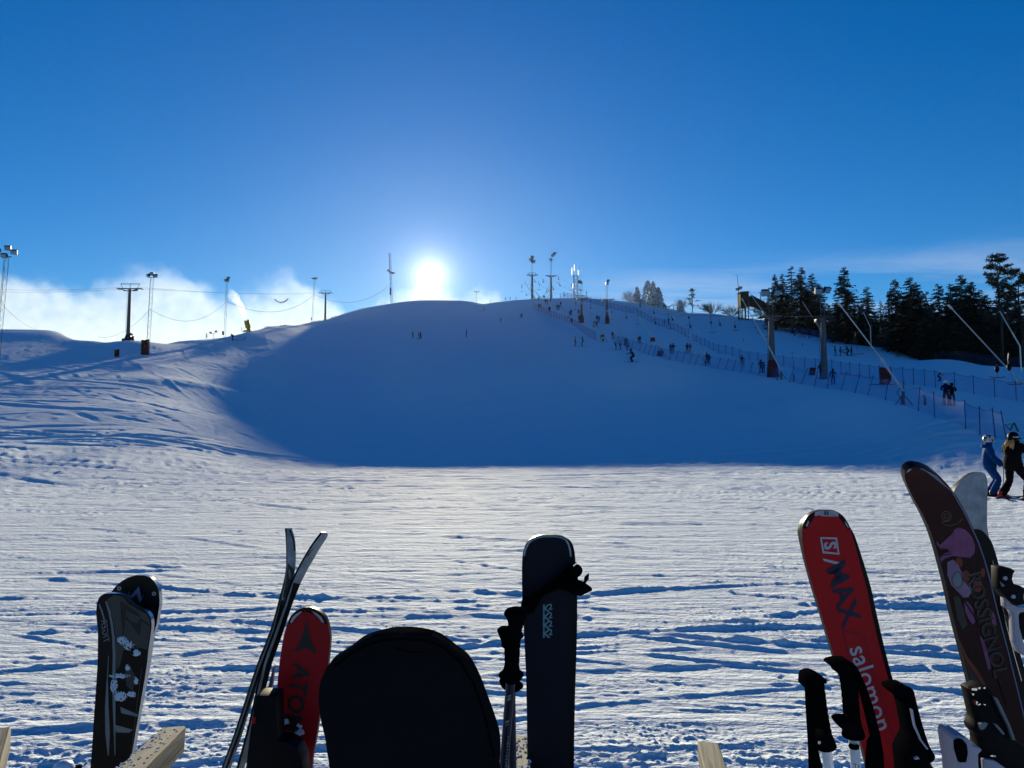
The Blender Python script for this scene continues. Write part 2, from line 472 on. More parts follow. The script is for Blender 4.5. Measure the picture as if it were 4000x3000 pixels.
for k in range(6500):
    y = 2.6 + 12.6 * ra.random() ** 1.2; x = ra.uniform(-1, 1) * (y * 0.85 + 1.5)
    big = ra.random()
    ang = R(ra.gauss(-1, 13)) + (R(ra.choice((-1, 1)) * ra.uniform(9, 35)) if ra.random() < 0.12 else 0)
    if big < (0.11 if y < 8 else 0.05): w, d, b = ra.uniform(0.03, 0.06), ra.uniform(0.006, 0.014), ra.uniform(0.016, 0.034)
    elif big < 0.3: w, d, b = ra.uniform(0.022, 0.038), ra.uniform(0.003, 0.008), ra.uniform(0.003, 0.012)
    else: w, d, b = ra.uniform(0.009, 0.018), ra.uniform(0.0015, 0.0045), ra.uniform(0.0, 0.003)
    sc_ = max(1.0, (y / 5.0) ** 1.25); w *= sc_; d *= 0.7 * sc_ ** 0.95; b *= 0.65 * sc_ ** 0.85
    if big < 0.11 and y > 8: d *= 0.5; b *= 0.45
    near.track(x, y, ra.uniform(0.4, 2.8) * (1.6 if big < 0.1 else 1), ang, ra.gauss(0, 0.03), w, d, b, rough=1)
mid = Raster(-52, 46, 13.5, 52, 0.10, 0.03)
for k in range(4600):
    y = 13.5 + 38.5 * ra.random() ** 1.15; x = ra.uniform(-1, 1) * (y * 0.78 + 4)
    sc_ = 1.25 * (y / 14.0) ** 1.6
    ang = R(ra.gauss(1, 11)) + (R(ra.choice((-1, 1)) * ra.uniform(12, 45)) if ra.random() < 0.08 else 0)
    if x < -12: ang += R(ra.gauss(-8, 10))
    w = ra.uniform(0.025, 0.075) * sc_; d = ra.uniform(0.006, 0.022) * sc_; b = ra.uniform(0.0, 0.016) * sc_
    mid.track(x, y, ra.uniform(1.5, 6) * sc_ ** 0.7, ang, ra.gauss(0, 0.004), w, d, b, rough=1)
# two bands of crawler prints that run across the flat
for yy, x0, x1 in ((21.6, -26, 10), (19.6, -6, 22), (20.4, 2, 22)):
    x = x0
    while x < x1:
        mid.track(x, yy + 0.25 * math.sin(x * 0.35), 0.55, R(58), 0, 0.075, 0.03, 0.035)
        x += 0.27
far_ = Raster(-110, 10, 48, 172, 0.30, 0.10)
for k in range(3600):
    y = ra.uniform(48, 165); s_ = ra.uniform(-0.80, -0.24)
    x = s_ * y
    if s_ > -0.34 and y > 70: continue
    m_ = ra.random()
    if m_ < 0.55: ang = R(ra.gauss(-38, 12))
    elif m_ < 0.8: ang = R(ra.gauss(12, 16))
    else: ang = R(ra.gauss(-75, 14))
    w = ra.uniform(0.14, 0.42); far_.track(x, y, ra.uniform(4, 18), ang, ra.gauss(0, 0.014), w, ra.uniform(0.02, 0.06) * (0.6 + w), ra.uniform(0.01, 0.05) * (0.6 + w), rough=1)
for k in range(3):   # broad swept tracks of skiers and the groomer
    y = ra.uniform(52, 84); x = ra.uniform(-0.78, -0.42) * y
    far_.track(x, y, ra.uniform(18, 45), R(ra.gauss(-30, 8)), ra.gauss(0, 0.004), ra.uniform(0.4, 0.8), 0.05, 0.06, rough=1)
for (ax, ay, bx, by) in ((575, 1412, 700, 1490), (592, 1412, 722, 1490), (740, 1412, 900, 1500), (757, 1412, 925, 1505)):
    pa = px_to_world(ax, ay, 92); pb = px_to_world(bx, by, 74)
    v = pb - pa
    far_.track((pa.x + pb.x) / 2, (pa.y + pb.y) / 2, math.hypot(v.x, v.y) * 1.3, math.atan2(v.y, v.x), 0.0005, 0.30, 0.04, 0.05)

def skied_mask(x, y):
    s = x / np.maximum(y, 1)
    flat = np.clip((52 - y) / 8, 0, 1)
    left = np.clip((-0.24 - s) / 0.08, 0, 1) * np.clip((175 - y) / 20, 0, 1)
    return np.maximum(flat, left) * 1.0
def height(x, y):
    z = base_height(x, y)
    r = np.hypot(x, y)
    sk = skied_mask(x, y)
    # gentle undulation
    z = z + (fbm(x * 0.05 + 40, y * 0.05 + 40, 21, 3) - 0.5) * 0.3 * np.clip((y - 40) / 60, 0, 1)
    z = z + (fbm(x * 0.07 + 11, y * 0.05 + 4, 24, 3) - 0.5) * 0.9 * np.clip((y - 34) / 12, 0, 1) * np.clip((80 - y) / 20, 0, 1)  # added wobble that roughens the edge of the hill's shadow
    z = z + (fbm(x * 0.12 + 40, y * 0.3 + 40, 22, 3) - 0.5) * 0.03 * np.clip((y - 4) / 6, 0, 1)
    # swells of the left-hand shelf that break the light into patches
    s = x / np.maximum(y, 1)
    lm = np.clip((-0.30 - s) / 0.12, 0, 1) * np.clip((y - 50) / 15, 0, 1) * np.clip((170 - y) / 30, 0, 1)
    z = z + lm * (fbm(x * 0.07 + 5, y * 0.13 + 9, 31, 4, 0.55) - 0.5) * 0.22
    # a roll added to steepen the slope so this pocket falls into shade
    z = z + 0.7 * np.exp(-((x + 35.5) / 9.0) ** 2 - ((y - 85.0) / 5.5) ** 2)
    near_m = np.clip((15.4 - y) / 1.2, 0, 1) * np.clip((y - 2.4) / 0.3, 0, 1)
    mid_m = 1 - np.clip((15.4 - y) / 1.2, 0, 1)
    z = z + near.sample(x, y) * near_m + mid.sample(x, y) * mid_m * np.clip((50 - y) / 6, 0, 1) + far_.sample(x, y) * np.clip((y - 49) / 3, 0, 1)
    # lumps and crumbs of turned-up snow near the camera
    nm = np.clip((16 - r) / 6, 0, 1)
    lum = fbm(x * 9, y * 16, 41, 3, 0.6)
    z = z + nm * (lum - 0.5) * 0.003 + nm * np.clip(fbm(x * 1.3, y * 3.5, 42, 3) - 0.58, 0, 1) * 0.03
    cr = fbm(x * 34, y * 40, 43, 2, 0.6)
    z = z + nm * np.clip(fbm(x * 1.3 + 3, y * 2.6, 44, 2) - 0.45, 0, 1) * 3.0 * np.clip(cr - 0.5, 0, 1) * 0.022 + nm * (cr - 0.5) * 0.003
    return z

# polar sheet round the camera, finest where the photograph looks
rows_px = np.concatenate([np.arange(3300, 1900, -2.6), np.arange(1900, 1806, -1.9)])
r_flat = F_PX * EYE / (rows_px - 1700.0)
r_list = np.concatenate([[0.02, 0.6, 1.2, 1.7, 2.2, 2.6], r_flat[r_flat > 2.85], np.exp(np.linspace(math.log(44.6), math.log(130), 215)),
                         np.exp(np.linspace(math.log(131.5), math.log(345), 80)), [360, 390, 430, 500, 600, 800, 1200, 2000, 3500]])
r_list = np.unique(np.round(r_list, 5))
a_fwd = np.linspace(R(-41), R(41), 800)
a_side = np.concatenate([np.linspace(R(-180), R(-75), 26, endpoint=False), np.linspace(R(-75), R(-41), 34, endpoint=False)])
a_list = np.concatenate([a_side, a_fwd, -a_side[::-1]])
AA, RR = np.meshgrid(a_list, r_list)
GX = RR * np.sin(AA); GY = RR * np.cos(AA)
GZ = height(GX, GY)
nr, na = GX.shape
def grid_mesh(name, X, Y, Z, material):
    n = X.size
    nr, na = X.shape
    me = bpy.data.meshes.new(name)
    me.vertices.add(n)
    co = np.stack([X.ravel(), Y.ravel(), Z.ravel()], 1).astype(np.float32)
    me.vertices.foreach_set('co', co.ravel())
    idx = np.arange(n).reshape(nr, na)
    q = np.stack([idx[:-1, :-1], idx[1:, :-1], idx[1:, 1:], idx[:-1, 1:]], -1).reshape(-1, 4)
    q = q[:, ::-1]
    me.loops.add(q.size); me.polygons.add(len(q))
    me.loops.foreach_set('vertex_index', q.ravel().astype(np.int32))
    me.polygons.foreach_set('loop_start', (np.arange(len(q)) * 4).astype(np.int32))
    me.polygons.foreach_set('loop_total', np.full(len(q), 4, np.int32))
    me.polygons.foreach_set('use_smooth', np.ones(len(q), bool))
    me.update(calc_edges=True)
    me.materials.append(material)
    return me
gm_ = grid_mesh('snow_ground', GX, GY, GZ, M['snow'])
at_ = gm_.attributes.new('skied', 'FLOAT', 'POINT')
at_.data.foreach_set('value', skied_mask(GX, GY).ravel().astype(np.float32))
ground = link('snow_ground', gm_)
tag(ground, kind='structure')

def gh(x, y): return float(height(np.array([x], float), np.array([y], float))[0])
def on_ground(px, py=None, Y=None):
    """ground point: seen at pixel (px, py), or at pixel column px and forward distance Y"""
    if Y is not None:
        z = 0.0
        x = 0.0
        for _ in range(6):
            depth = Y * CT + (z - EYE) * ST
            x = (px - 2000) / F_PX * depth
            z = gh(x, Y)
        return Vector((x, Y, z))
    ys = np.exp(np.linspace(math.log(3), math.log(345), 1500))
    q = (1500.0 - py) / F_PX
    dz = ys * (q * CT + ST) / (CT - q * ST)
    xs = (px - 2000.0) / F_PX * (ys * CT + dz * ST)
    g = base_height(xs, ys)
    hit = np.where(g >= EYE + dz)[0]
    if len(hit) == 0:     # above the skyline: stand on the crest of that column
        k = int(np.argmin(EYE + dz - g + (ys < 100) * 50))
    else: k = int(hit[0])
    return Vector((xs[k], ys[k], gh(xs[k], ys[k])))
# ------------------------------------------------------------------ snow-gun fog: real volumes behind the ridge
def fog_material(name, tops, x0, x1, dens, base_z, soft=5.0, seed=0.0, low_extra=0.0, aniso=0.35, nscale=0.055):
    """density under a bumpy ceiling; tops = [(x, top height)] across the box, in metres"""
    m = bpy.data.materials.new(name); m.use_nodes = True
    nt = m.node_tree; nt.nodes.clear(); N = nt.nodes.new; L = nt.links.new
    def math_(op, a, b=None, c=None):
        q = N('ShaderNodeMath'); q.operation = op
        for i, v in enumerate((a, b, c)):
            if v is None: continue
            if isinstance(v, (int, float)): q.inputs[i].default_value = v
            else: L(v, q.inputs[i])
        return q.outputs[0]
    out = N('ShaderNodeOutputMaterial')
    geo = N('ShaderNodeNewGeometry')
    sep = N('ShaderNodeSeparateXYZ'); L(geo.outputs['Position'], sep.inputs[0])
    fx = N('ShaderNodeMapRange'); fx.inputs[1].default_value = x0; fx.inputs[2].default_value = x1
    L(sep.outputs[0], fx.inputs[0])
    zmin = min(t[1] for t in tops); zmax = max(t[1] for t in tops)
    cr = N('ShaderNodeValToRGB'); L(fx.outputs[0], cr.inputs[0])
    cr.color_ramp.interpolation = 'EASE'
    el = cr.color_ramp.elements
    while len(el) > 1: el.remove(el[-1])
    for i, (x, z) in enumerate(tops):
        v = (z - zmin) / (zmax - zmin)
        e = el[0] if i == 0 else el.new((x - x0) / (x1 - x0))
        e.position = (x - x0) / (x1 - x0); e.color = (v, v, v, 1)
    lin = N('ShaderNodeSeparateColor'); L(cr.outputs[0], lin.inputs[0])
    top = math_('MULTIPLY_ADD', lin.outputs[0], zmax - zmin, zmin)
    vo = N('ShaderNodeVectorMath'); vo.operation = 'MULTIPLY_ADD'; vo.inputs[1].default_value = (1, 1, 1); vo.inputs[2].default_value = (seed, 0, 0)
    L(geo.outputs['Position'], vo.inputs[0])
    nz = N('ShaderNodeTexNoise'); nz.inputs['Scale'].default_value = nscale; nz.inputs['Detail'].default_value = 8; nz.inputs['Roughness'].default_value = 0.66
    L(vo.outputs[0], nz.inputs['Vector'])
    bump_ = math_('MULTIPLY', math_('SUBTRACT', nz.outputs[0], 0.5), 42.0)
    d = math_('DIVIDE', math_('SUBTRACT', math_('ADD', top, bump_), sep.outputs[2]), soft)
    d = math_('MINIMUM', math_('MAXIMUM', d, 0.0), 1.0)
    low = math_('MULTIPLY', math_('MINIMUM', math_('MAXIMUM', math_('DIVIDE', math_('SUBTRACT', base_z, sep.outputs[2]), 10.0), 0.0), 1.0), low_extra)
    n2 = N('ShaderNodeTexNoise'); n2.inputs['Scale'].default_value = nscale * 3.5; n2.inputs['Detail'].default_value = 3
    L(vo.outputs[0], n2.inputs['Vector'])
    d = math_('MULTIPLY', math_('MULTIPLY', d, math_('POWER', n2.outputs[0], 1.5)), dens * 2.2)
    d = math_('ADD', d, low)
    v = N('ShaderNodeVolumeScatter'); v.inputs['Color'].default_value = (0.36, 0.39, 0.43, 1); v.inputs['Anisotropy'].default_value = aniso
    L(d, v.inputs['Density'])
    L(v.outputs[0], out.inputs['Volume'])
    return m
def hz(px, py, Y): return px_to_world(px, py, Y).z
def fog_box(name, px0, px1, Y0, Y1, z0, z1, m, label):
    xa = px_to_world(px0, 1200, (Y0 + Y1) / 2).x; xb = px_to_world(px1, 1200, (Y0 + Y1) / 2).x
    o = MB().box(((xa + xb) / 2, (Y0 + Y1) / 2, (z0 + z1) / 2), (xb - xa, Y1 - Y0, z1 - z0)).build(name, m)
    tag(o, label, 'fog', kind='stuff')
    return o
YF = 385.0
PXX = lambda px: px_to_world(px, 1200, YF).x
T1 = [(PXX(p), hz(p, y, YF)) for p, y in ((-350, 1090), (0, 1085), (180, 1110), (380, 1150), (520, 1110), (610, 1060), (720, 1085), (800, 1140), (910, 1180), (1040, 1150), (1170, 1085), (1270, 1165), (1360, 1230), (1450, 1290))]
fog_box('snow_fog', -350, 1500, 360, 410, 20, hz(600, 960, YF),
        fog_material('fog_left', T1, PXX(-350), PXX(1500), 0.03, hz(500, 1235, YF), low_extra=0.012), 'white fog of artificial snow billowing behind the left ridge')
T2 = [(PXX(p), hz(p, y, YF)) for p, y in ((1500, 1190), (1580, 1150), (1660, 1110), (1740, 1150), (1830, 1185), (1890, 1150), (1930, 1165), (1990, 1230))]
fog_box('snow_fog', 1490, 2010, 365, 405, 40, hz(1800, 1060, YF),
        fog_material('fog_crest', T2, PXX(1490), PXX(2010), 0.04, hz(500, 1335, YF), soft=4, seed=37.0, nscale=0.08), 'white puff of drifting snow on the crest under the sun')
# ------------------------------------------------------------------ frosty air
def haze():
    m_ = bpy.data.materials.new('frosty_air'); m_.use_nodes = True; nt = m_.node_tree; nt.nodes.clear()
    o = nt.nodes.new('ShaderNodeOutputMaterial'); v = nt.nodes.new('ShaderNodeVolumePrincipled')
    v.inputs['Color'].default_value = (0.92, 0.93, 1.0, 1); v.inputs['Density'].default_value = 0.000016; v.inputs['Anisotropy'].default_value = 0.72
    nt.links.new(v.outputs[0], o.inputs['Volume'])
    m = MB(); m.box((0, 220, 61.5), (1100, 1100, 125)); ob = m.build('haze', m_)
    tag(ob, 'thin frosty haze filling the air', 'haze', kind='stuff')
haze()
# ------------------------------------------------------------------ shared materials for the hill
M['galv'] = mat('galvanised_steel', (0.10, 0.107, 0.112), rough=0.6, metal=0.1, spec=0.15, var=0.2, scale=3)
M['dark_steel'] = mat('dark_steel', (0.025, 0.028, 0.033), rough=0.5, metal=0.4, var=0.2)
M['lamp_glass'] = mat('lamp_glass', (0.35, 0.38, 0.4), rough=0.2, spec=0.6)
M['cable'] = mat('cable_steel', (0.07, 0.07, 0.08), rough=0.5, metal=0.5)
M['orange_pad'] = mat('orange_padding', (0.115, 0.024, 0.016), rough=0.7, var=0.25, scale=3)
M['red_pad'] = mat('red_padding', (0.085, 0.011, 0.010), rough=0.7, var=0.25, scale=3)
M['worn_patch'] = mat('worn_padding', (0.42, 0.40, 0.38), rough=0.8, var=0.4, scale=5)
M['alu'] = mat('aluminium_tube', (0.55, 0.55, 0.52), rough=0.35, metal=0.7, var=0.15)
M['blue_post'] = mat('blue_fence_post', (0.006, 0.025, 0.13), rough=0.5, var=0.2)
M['wood_dark'] = mat('weathered_boards', (0.035, 0.026, 0.020), rough=0.85, var=0.5, scale=2)
M['bark'] = mat('bark', (0.045, 0.034, 0.026), rough=0.9, var=0.4, scale=6)
M['needle'] = mat('spruce_needles', (0.012, 0.019, 0.013), rough=0.75, var=0.5, scale=1.2)
M['needle2'] = mat('pine_needles', (0.024, 0.033, 0.016), rough=0.75, var=0.5, scale=1.2)
M['frost'] = mat('hoar_frost', (0.85, 0.88, 0.92), rough=0.8, var=0.1)
M['twig_frost'] = mat('frosted_twig', (0.30, 0.31, 0.33), rough=0.9, var=0.5, scale=3)
M['brush'] = mat('dry_brush', (0.018, 0.016, 0.014), rough=0.9, var=0.6, scale=1.5)
M['gun_yellow'] = mat('yellow_gun_shell', (0.55, 0.36, 0.04), rough=0.5, var=0.15)
M['black_plastic'] = mat('black_plastic', (0.006, 0.0062, 0.007), rough=0.5, spec=0.05)
M['red_bar'] = mat('red_crossbar', (0.28, 0.05, 0.05), rough=0.5)
def net_material():
    m, nt, bs, N, L = new_mat('blue_net')
    bs.inputs['Base Color'].default_value = (0.015, 0.12, 0.50, 1); bs.inputs['Roughness'].default_value = 0.7
    geo = N('ShaderNodeNewGeometry')
    nz = N('ShaderNodeTexNoise'); nz.inputs['Scale'].default_value = 1.5; nz.inputs['Detail'].default_value = 3
    L(geo.outputs['Position'], nz.inputs['Vector'])
    mr = N('ShaderNodeMapRange'); mr.inputs[3].default_value = 0.12; mr.inputs[4].default_value = 0.34
    L(nz.outputs[0], mr.inputs[0]); L(mr.outputs[0], bs.inputs['Alpha'])
    return m
M['net'] = net_material()
def dark_net():
    m, nt, bs, N, L = new_mat('dark_net')
    bs.inputs['Base Color'].default_value = (0.01, 0.014, 0.035, 1); bs.inputs['Roughness'].default_value = 0.8
    bs.inputs['Alpha'].default_value = 0.55
    return m
M['dark_net'] = dark_net()

Z = Vector((0, 0, 1))
def rot_to(d):      # rotation taking +Z to direction d
    return Vector(d).normalized().to_track_quat('Z', 'Y').to_matrix()
def lamp_head(mb_dark, mb_glass, p, yaw, s=1.0, tilt=35):
    rt = Matrix.Rotation(R(yaw), 3, 'Z') @ Matrix.Rotation(R(tilt), 3, 'X')
    mb_dark.box(p, (0.55 * s, 0.22 * s, 0.45 * s), rt)
    mb_dark.box(Vector(p) + rt @ Vector((0, 0.16 * s, 0)), (0.3 * s, 0.14 * s, 0.25 * s), rt)
    mb_glass.box(Vector(p) + rt @ Vector((0, -0.12 * s, 0)), (0.47 * s, 0.02, 0.37 * s), rt)
def lattice(mb, H, w, lean=(0, 0), seg=0.9, r=0.025, nlegs=3, z0=0.0):
    legs = []
    for k in range(nlegs):
        a = 2 * math.pi * k / nlegs + 0.4
        legs.append(Vector((math.cos(a), math.sin(a), 0)) * w * 0.6)
    L = Vector((lean[0], lean[1], 0))
    def P(k, z): return legs[k % nlegs] + L * (z / H) + Z * z
    for k in range(nlegs): mb.tube([P(k, z0), P(k, H)], r, 4)
    n = max(2, int((H - z0) / seg))
    for i in range(n):
        za, zb = z0 + (H - z0) * i / n, z0 + (H - z0) * (i + 1) / n
        for k in range(nlegs):
            mb.tube([P(k + (i % 2), za), P(k + 1 - (i % 2), zb)], r * 0.6, 3, cap=False)
def floodlight_mast(base, H, lamps, label, lean=(0, 0), w=0.4, group='floodlight masts beside the pistes', box=True, extra=0.0):
    t = empty('floodlight_mast', base)
    tag(t, label, 'floodlight mast', group)
    m = MB(); lattice(m, H, w, lean); m.build('lattice_pole', M['galv'], t)
    top = Vector((lean[0], lean[1], H))
    ar = MB(); ar.tube([top + Vector((-0.6, 0, 0.05)), top + Vector((0.6, 0, 0.05))], 0.05, 5); ar.build('lamp_bracket', M['dark_steel'], t)
    for (dx, dz, yaw) in lamps:
        a = MB(); b = MB(); p = top + Vector((dx, 0, dz + 0.3))
        rt = Matrix.Rotation(R(yaw), 3, 'Z') @ Matrix.Rotation(R(35), 3, 'X')
        a.box(p, (0.62, 0.26, 0.5), rt); a.box(p + rt @ Vector((0, 0.18, 0)), (0.32, 0.14, 0.28), rt)
        b.box(p + rt @ Vector((0, -0.14, 0)), (0.54, 0.03, 0.42), rt)
        h = a.build('lamp_head', M['dark_steel'], t); b.build('lamp_glass', M['lamp_glass'], h)
    if box:
        bb = MB(); bb.box((lean[0] * 0.08 - 0.25, -0.2, 1.3), (0.3, 0.25, 0.8)); bb.build('switch_box', M['dark_steel'], t)
    return t

def PW(px, py, Y): return px_to_world(px, py, Y)
L3 = [(-0.55, 0.1, -40), (0.05, 0.35, 10), (0.6, 0.05, 45)]
b = on_ground(575, Y=114); tp = PW(592, 1085, 114)
floodlight_mast(b, tp.z - b.z, L3, 'leaning lattice floodlight mast rising behind the tall red safety mat on the left', (tp.x - b.x, 0), 0.5)
b = on_ground(876, Y=152); tp = PW(886, 1100, 152)
floodlight_mast(b, tp.z - b.z, [(-0.3, 0, -30), (0.3, 0.5, 30), (0.1, 0.0, 60)], 'lattice floodlight mast on the ridge just left of the yellow snow gun', (tp.x - b.x, 0))
b = on_ground(1219, Y=243); tp = PW(1229, 1092, 243)
floodlight_mast(b, tp.z - b.z, [(-0.7, 0.1, -30), (0, 0.1, 0), (0.6, 0.15, 30)], 'lattice floodlight mast close beside the grey lift pylon on the left ridge', (tp.x - b.x, 0), 0.5)
b = on_ground(-20, Y=78); tp = PW(24, 1005, 78)
t = floodlight_mast(b, tp.z - b.z, [(-0.9, 0.5, -60), (-0.2, -0.1, 0), (0.15, 0.75, 20), (0.85, 0.3, 30)], 'nearest floodlight mast, cut by the left edge of the picture', (tp.x - b.x, 0), 0.45)
b = on_ground(830, Y=195); b.z = PW(830, 1330, 195).z
floodlight_mast(b, PW(828, 1304, 195).z - b.z, [(-0.8, 0, -30), (0.7, 0.35, 30)], 'small pair of floodlights peeping over the left ridge next to the skier', (0, 0), 0.25, box=False)
b = on_ground(1861, Y=318)
floodlight_mast(b, PW(1861, 1143, 318).z - b.z, [(-0.9, 0.2, -30), (0, 0, 0), (0.9, 0.2, 30)], 'small far floodlight mast on the crest right of the sun', (0, 0), 0.45, box=False)
# tall thin aerial mast on the crest left of the sun
b = on_ground(1530, Y=300); H1 = PW(1522, 988, 300).z - b.z
t = empty('aerial_mast', b); tag(t, 'tall slender lattice aerial mast on the crest left of the sun', 'aerial mast')
m = MB(); lattice(m, H1, 0.8, (PW(1522, 988, 300).x - b.x, 0), seg=2.2, r=0.06); m.build('lattice_pole', M['galv'], t)
zm = PW(1526, 1068, 300).z - b.z
for dx, dz, yw in ((-1.0, 1.2, -40), (0.0, 0.4, 0), (1.2, 0.1, 40)):
    a = MB(); lg = MB(); lamp_head(a, lg, Vector((dx - 0.6, -0.3, zm + dz)), yw, 1.9)
    h = a.build('lamp_head', M['dark_steel'], t); lg.build('lamp_glass', M['lamp_glass'], h)
m = MB(); m.box((-0.5, -0.4, 5.2), (0.6, 0.5, 3.0)); m.build('switch_box', M['dark_steel'], t)

# ------------------------------------------------------------------ drag-lift pylons
def pylon(px, base_py, top_py, half_w_px, Y, label, arms='frame', pad=None, ladder=True, lamp=None, rz=0.0, footing=False, r0=0.32, shelf=True):
    b = on_ground(px, Y=Y)
    top = PW(px, top_py, Y)
    H = top.z - b.z
    hw = half_w_px / F_PX * Y
    t = empty('lift_pylon', b, rz); tag(t, label, 'lift pylon', 'steel pylons of the drag lifts')
    m = MB(); m.lathe([(r0, -0.3), (r0, 0.2), (r0 * 0.72, H)], 14); m.build('column', M['galv'] if r0 > 0.25 else M['galv'], t, smooth=True, angle=40)
    m = MB()
    m.box((0, 0, H + 0.02), (hw * 2, 0.18, 0.16))
    if shelf: m.box((0, 0.25, H - 0.35), (hw * 1.2, 0.5, 0.05))
    m.build('crossarm', M['dark_steel'], t)
    if arms == 'frame':
        f = MB(); fh = hw * 0.42
        f.box((0, 0, H + fh), (hw * 1.65, 0.10, 0.10))
        for s in (-1, 1): f.tube([(s * hw * 0.62, 0, H + 0.05), (s * hw * 0.80, 0, H + fh)], 0.05, 4)
        f.tube([(0, 0, H), (0, 0, H + fh + 0.1)], 0.05, 4)
        f.build('work_frame', M['dark_steel'], t)
    for s in (-1, 1):
        w = MB()
        w.lathe([(0.1, -0.08), (0.24, -0.05), (0.19, 0), (0.24, 0.05), (0.1, 0.08)], 12, at=(s * hw * 0.98, -0.3, H - 0.02), rot=Matrix.Rotation(R(90), 3, 'X') @ Matrix.Rotation(R(90), 3, 'X'))
        w.lathe([(0.1, -0.08), (0.24, -0.05), (0.19, 0), (0.24, 0.05), (0.1, 0.08)], 12, at=(s * hw * 0.98, 0.35, H - 0.02))
        w.box((s * hw * 0.92, 0, H - 0.02), (0.1, 1.1, 0.12))
        w.build('sheave', M['black_plastic'], t)
        f = MB(); f.box((s * hw * 0.5, -0.15, H - 0.28), (hw * 0.42, 0.5, 0.12), Matrix.Rotation(R(s * -14), 3, 'Y')); f.build('catwalk', M['dark_steel'], t)
    if ladder:
        l = MB(); x = r0 + 0.12
        for dx in (-0.16, 0.16): l.tube([(-x + 0.0, -0.05 + dx, 1.2), (-x + 0.1, -0.05 + dx, H)], 0.022, 4)
        k = 1.4
        while k < H - 0.1:
            l.tube([(-x, -0.21, k), (-x, 0.11, k)], 0.014, 4, cap=False); k += 0.3
        l.build('ladder', M['galv'], t)
    if pad:
        p = MB(); p.lathe([(r0 + 0.28, 0), (r0 + 0.24, 1.0), (r0 + 0.14, 2.0)], 10); p.build('padding', M[pad], t, smooth=True, angle=50)
    if footing:
        p = MB(); p.box((0, 0, 0.15), (1.7, 1.3, 0.7)); p.lathe([(r0 + 0.35, 0.5), (r0 + 0.05, 1.3)], 10); p.build('footing', M['dark_steel'], t)
        p = MB(); p.box((0.9, -0.1, 0.55), (0.35, 0.35, 0.9)); p.box((0.55, 0, 1.35), (0.35, 0.5, 0.45), Matrix.Rotation(R(25), 3, 'Y')); p.build('control_box', M['dark_steel'], t)
    if lamp:
        lh, heads = lamp
        m = MB()
        for s in (-1, 1): m.tube([(s * 0.22, 0, H), (s * 0.22, 0, H + lh)], 0.035, 4)
        for k in range(6): m.tube([(-0.22 * (-1) ** k, 0, H + lh * k / 6), (0.22 * (-1) ** k, 0, H + lh * (k + 1) / 6)], 0.018, 3, cap=False)
        m.build('lamp_mast', M['galv'], t)
        for (dx, dz, yw, s_) in heads:
            a = MB(); g = MB(); lamp_head(a, g, Vector((dx, 0, H + lh + dz)), yw, s_)
            h = a.build('lamp_head', M['dark_steel'], t); g.build('lamp_glass', M['lamp_glass'], h)
    return t, b, H, hw
P = {}
P['L1'] = pylon(500, 1330, 1128, 46, 134, 'dark T-shaped lift pylon standing on the left skyline beside the red mats', footing=True, r0=0.34)
P['L2'] = pylon(1270, 1245, 1144, 25, 268, 'grey lift pylon on the left ridge right beside the slim floodlight mast', r0=0.42, ladder=False)
P['A1'] = pylon(2079, 1168, 1074, 20, 233, 'leftmost of the lift pylons on the summit, crowned by a cluster of lamps', lamp=(4.2, [(-0.3, 1.0, -30, 2.2), (0.4, 0.4, 30, 2.2), (0, 1.8, 0, 2.0)]), r0=0.42)
P['B1'] = pylon(2153, 1168, 1077, 20, 231, 'second summit lift pylon, dark with a single raised floodlight arm', arms='none', lamp=(5.2, [(0, 0.2, -20, 1.7), (1.2, 2.2, 40, 1.9), (0.6, 1.6, 30, 1.7)]), r0=0.38)
P['A2'] = pylon(2272, 1264, 1165, 26, 188, 'lift pylon with orange base padding in front of the telecom mast', pad='orange_pad', lamp=(4.0, [(-0.45, 0.5, -40, 1.7), (-0.1, 0.2, 0, 1.4)]), r0=0.36)
P['B2'] = pylon(2372, 1268, 1169, 27, 184, 'lift pylon with orange base padding and a twin lamp, on open snow', arms='none', pad='orange_pad', lamp=(3.9, [(0.1, 0.3, 0, 1.3), (0.4, 1.0, 20, 1.3)]), r0=0.34)
P['A3'] = pylon(3018, 1474, 1240, 44, 84.5, 'thick concrete-grey lift pylon with red padding round its foot', arms='none', pad='red_pad', lamp=(2.7, [(-0.6, 0.3, -20, 1.7), (0.7, 0.35, 20, 1.7)]), r0=0.40)
P['B3'] = pylon(3222, 1480, 1243, 46, 79, 'tall pylon with a ladder in front of the spruces', arms='none', lamp=(2.75, [(-0.35, 0.35, -20, 1.5), (0.55, 0.45, 20, 1.5)]), r0=0.34)

def cable(name, pts, r, label, sag=0.0, group='lift ropes', cat='cable', mt='cable'):
    m = MB()
    out = []
    for a, b_ in zip(pts[:-1], pts[1:]):
        a, b_ = Vector(a), Vector(b_)
        for k in range(12):
            u = k / 12
            out.append(a.lerp(b_, u) - Z * (4 * sag * u * (1 - u)))
    out.append(Vector(pts[-1]))
    m.tube(out, r, 4)
    o = m.build(name, M[mt]); tag(o, label, cat, group)
    return o
def arm(k, s): # world position of the rope on pylon k, side s
    t, b, H, hw = P[k]
    return b + Vector((s * hw, 0, H + 0.22))
cable('haul_rope', [PW(-400, 1108, 128), arm('L1', -1), arm('L2', -1), PW(1480, 1235, 330)], 0.02, 'haul rope on the left arms of the two ridge pylons', 0.8)
cable('haul_rope', [PW(-400, 1118, 128), arm('L1', 1), arm('L2', 1), PW(1440, 1222, 330)], 0.02, 'haul rope on the right arms of the two ridge pylons', 1.0)
E3 = (PW(3900, 1330, 45), PW(4300, 1300, 45))
cable('haul_rope', [arm('A1', -1), arm('A2', -1), arm('A3', -1)], 0.022, 'left haul rope of the drag lift running past the telecom mast', 1.6)
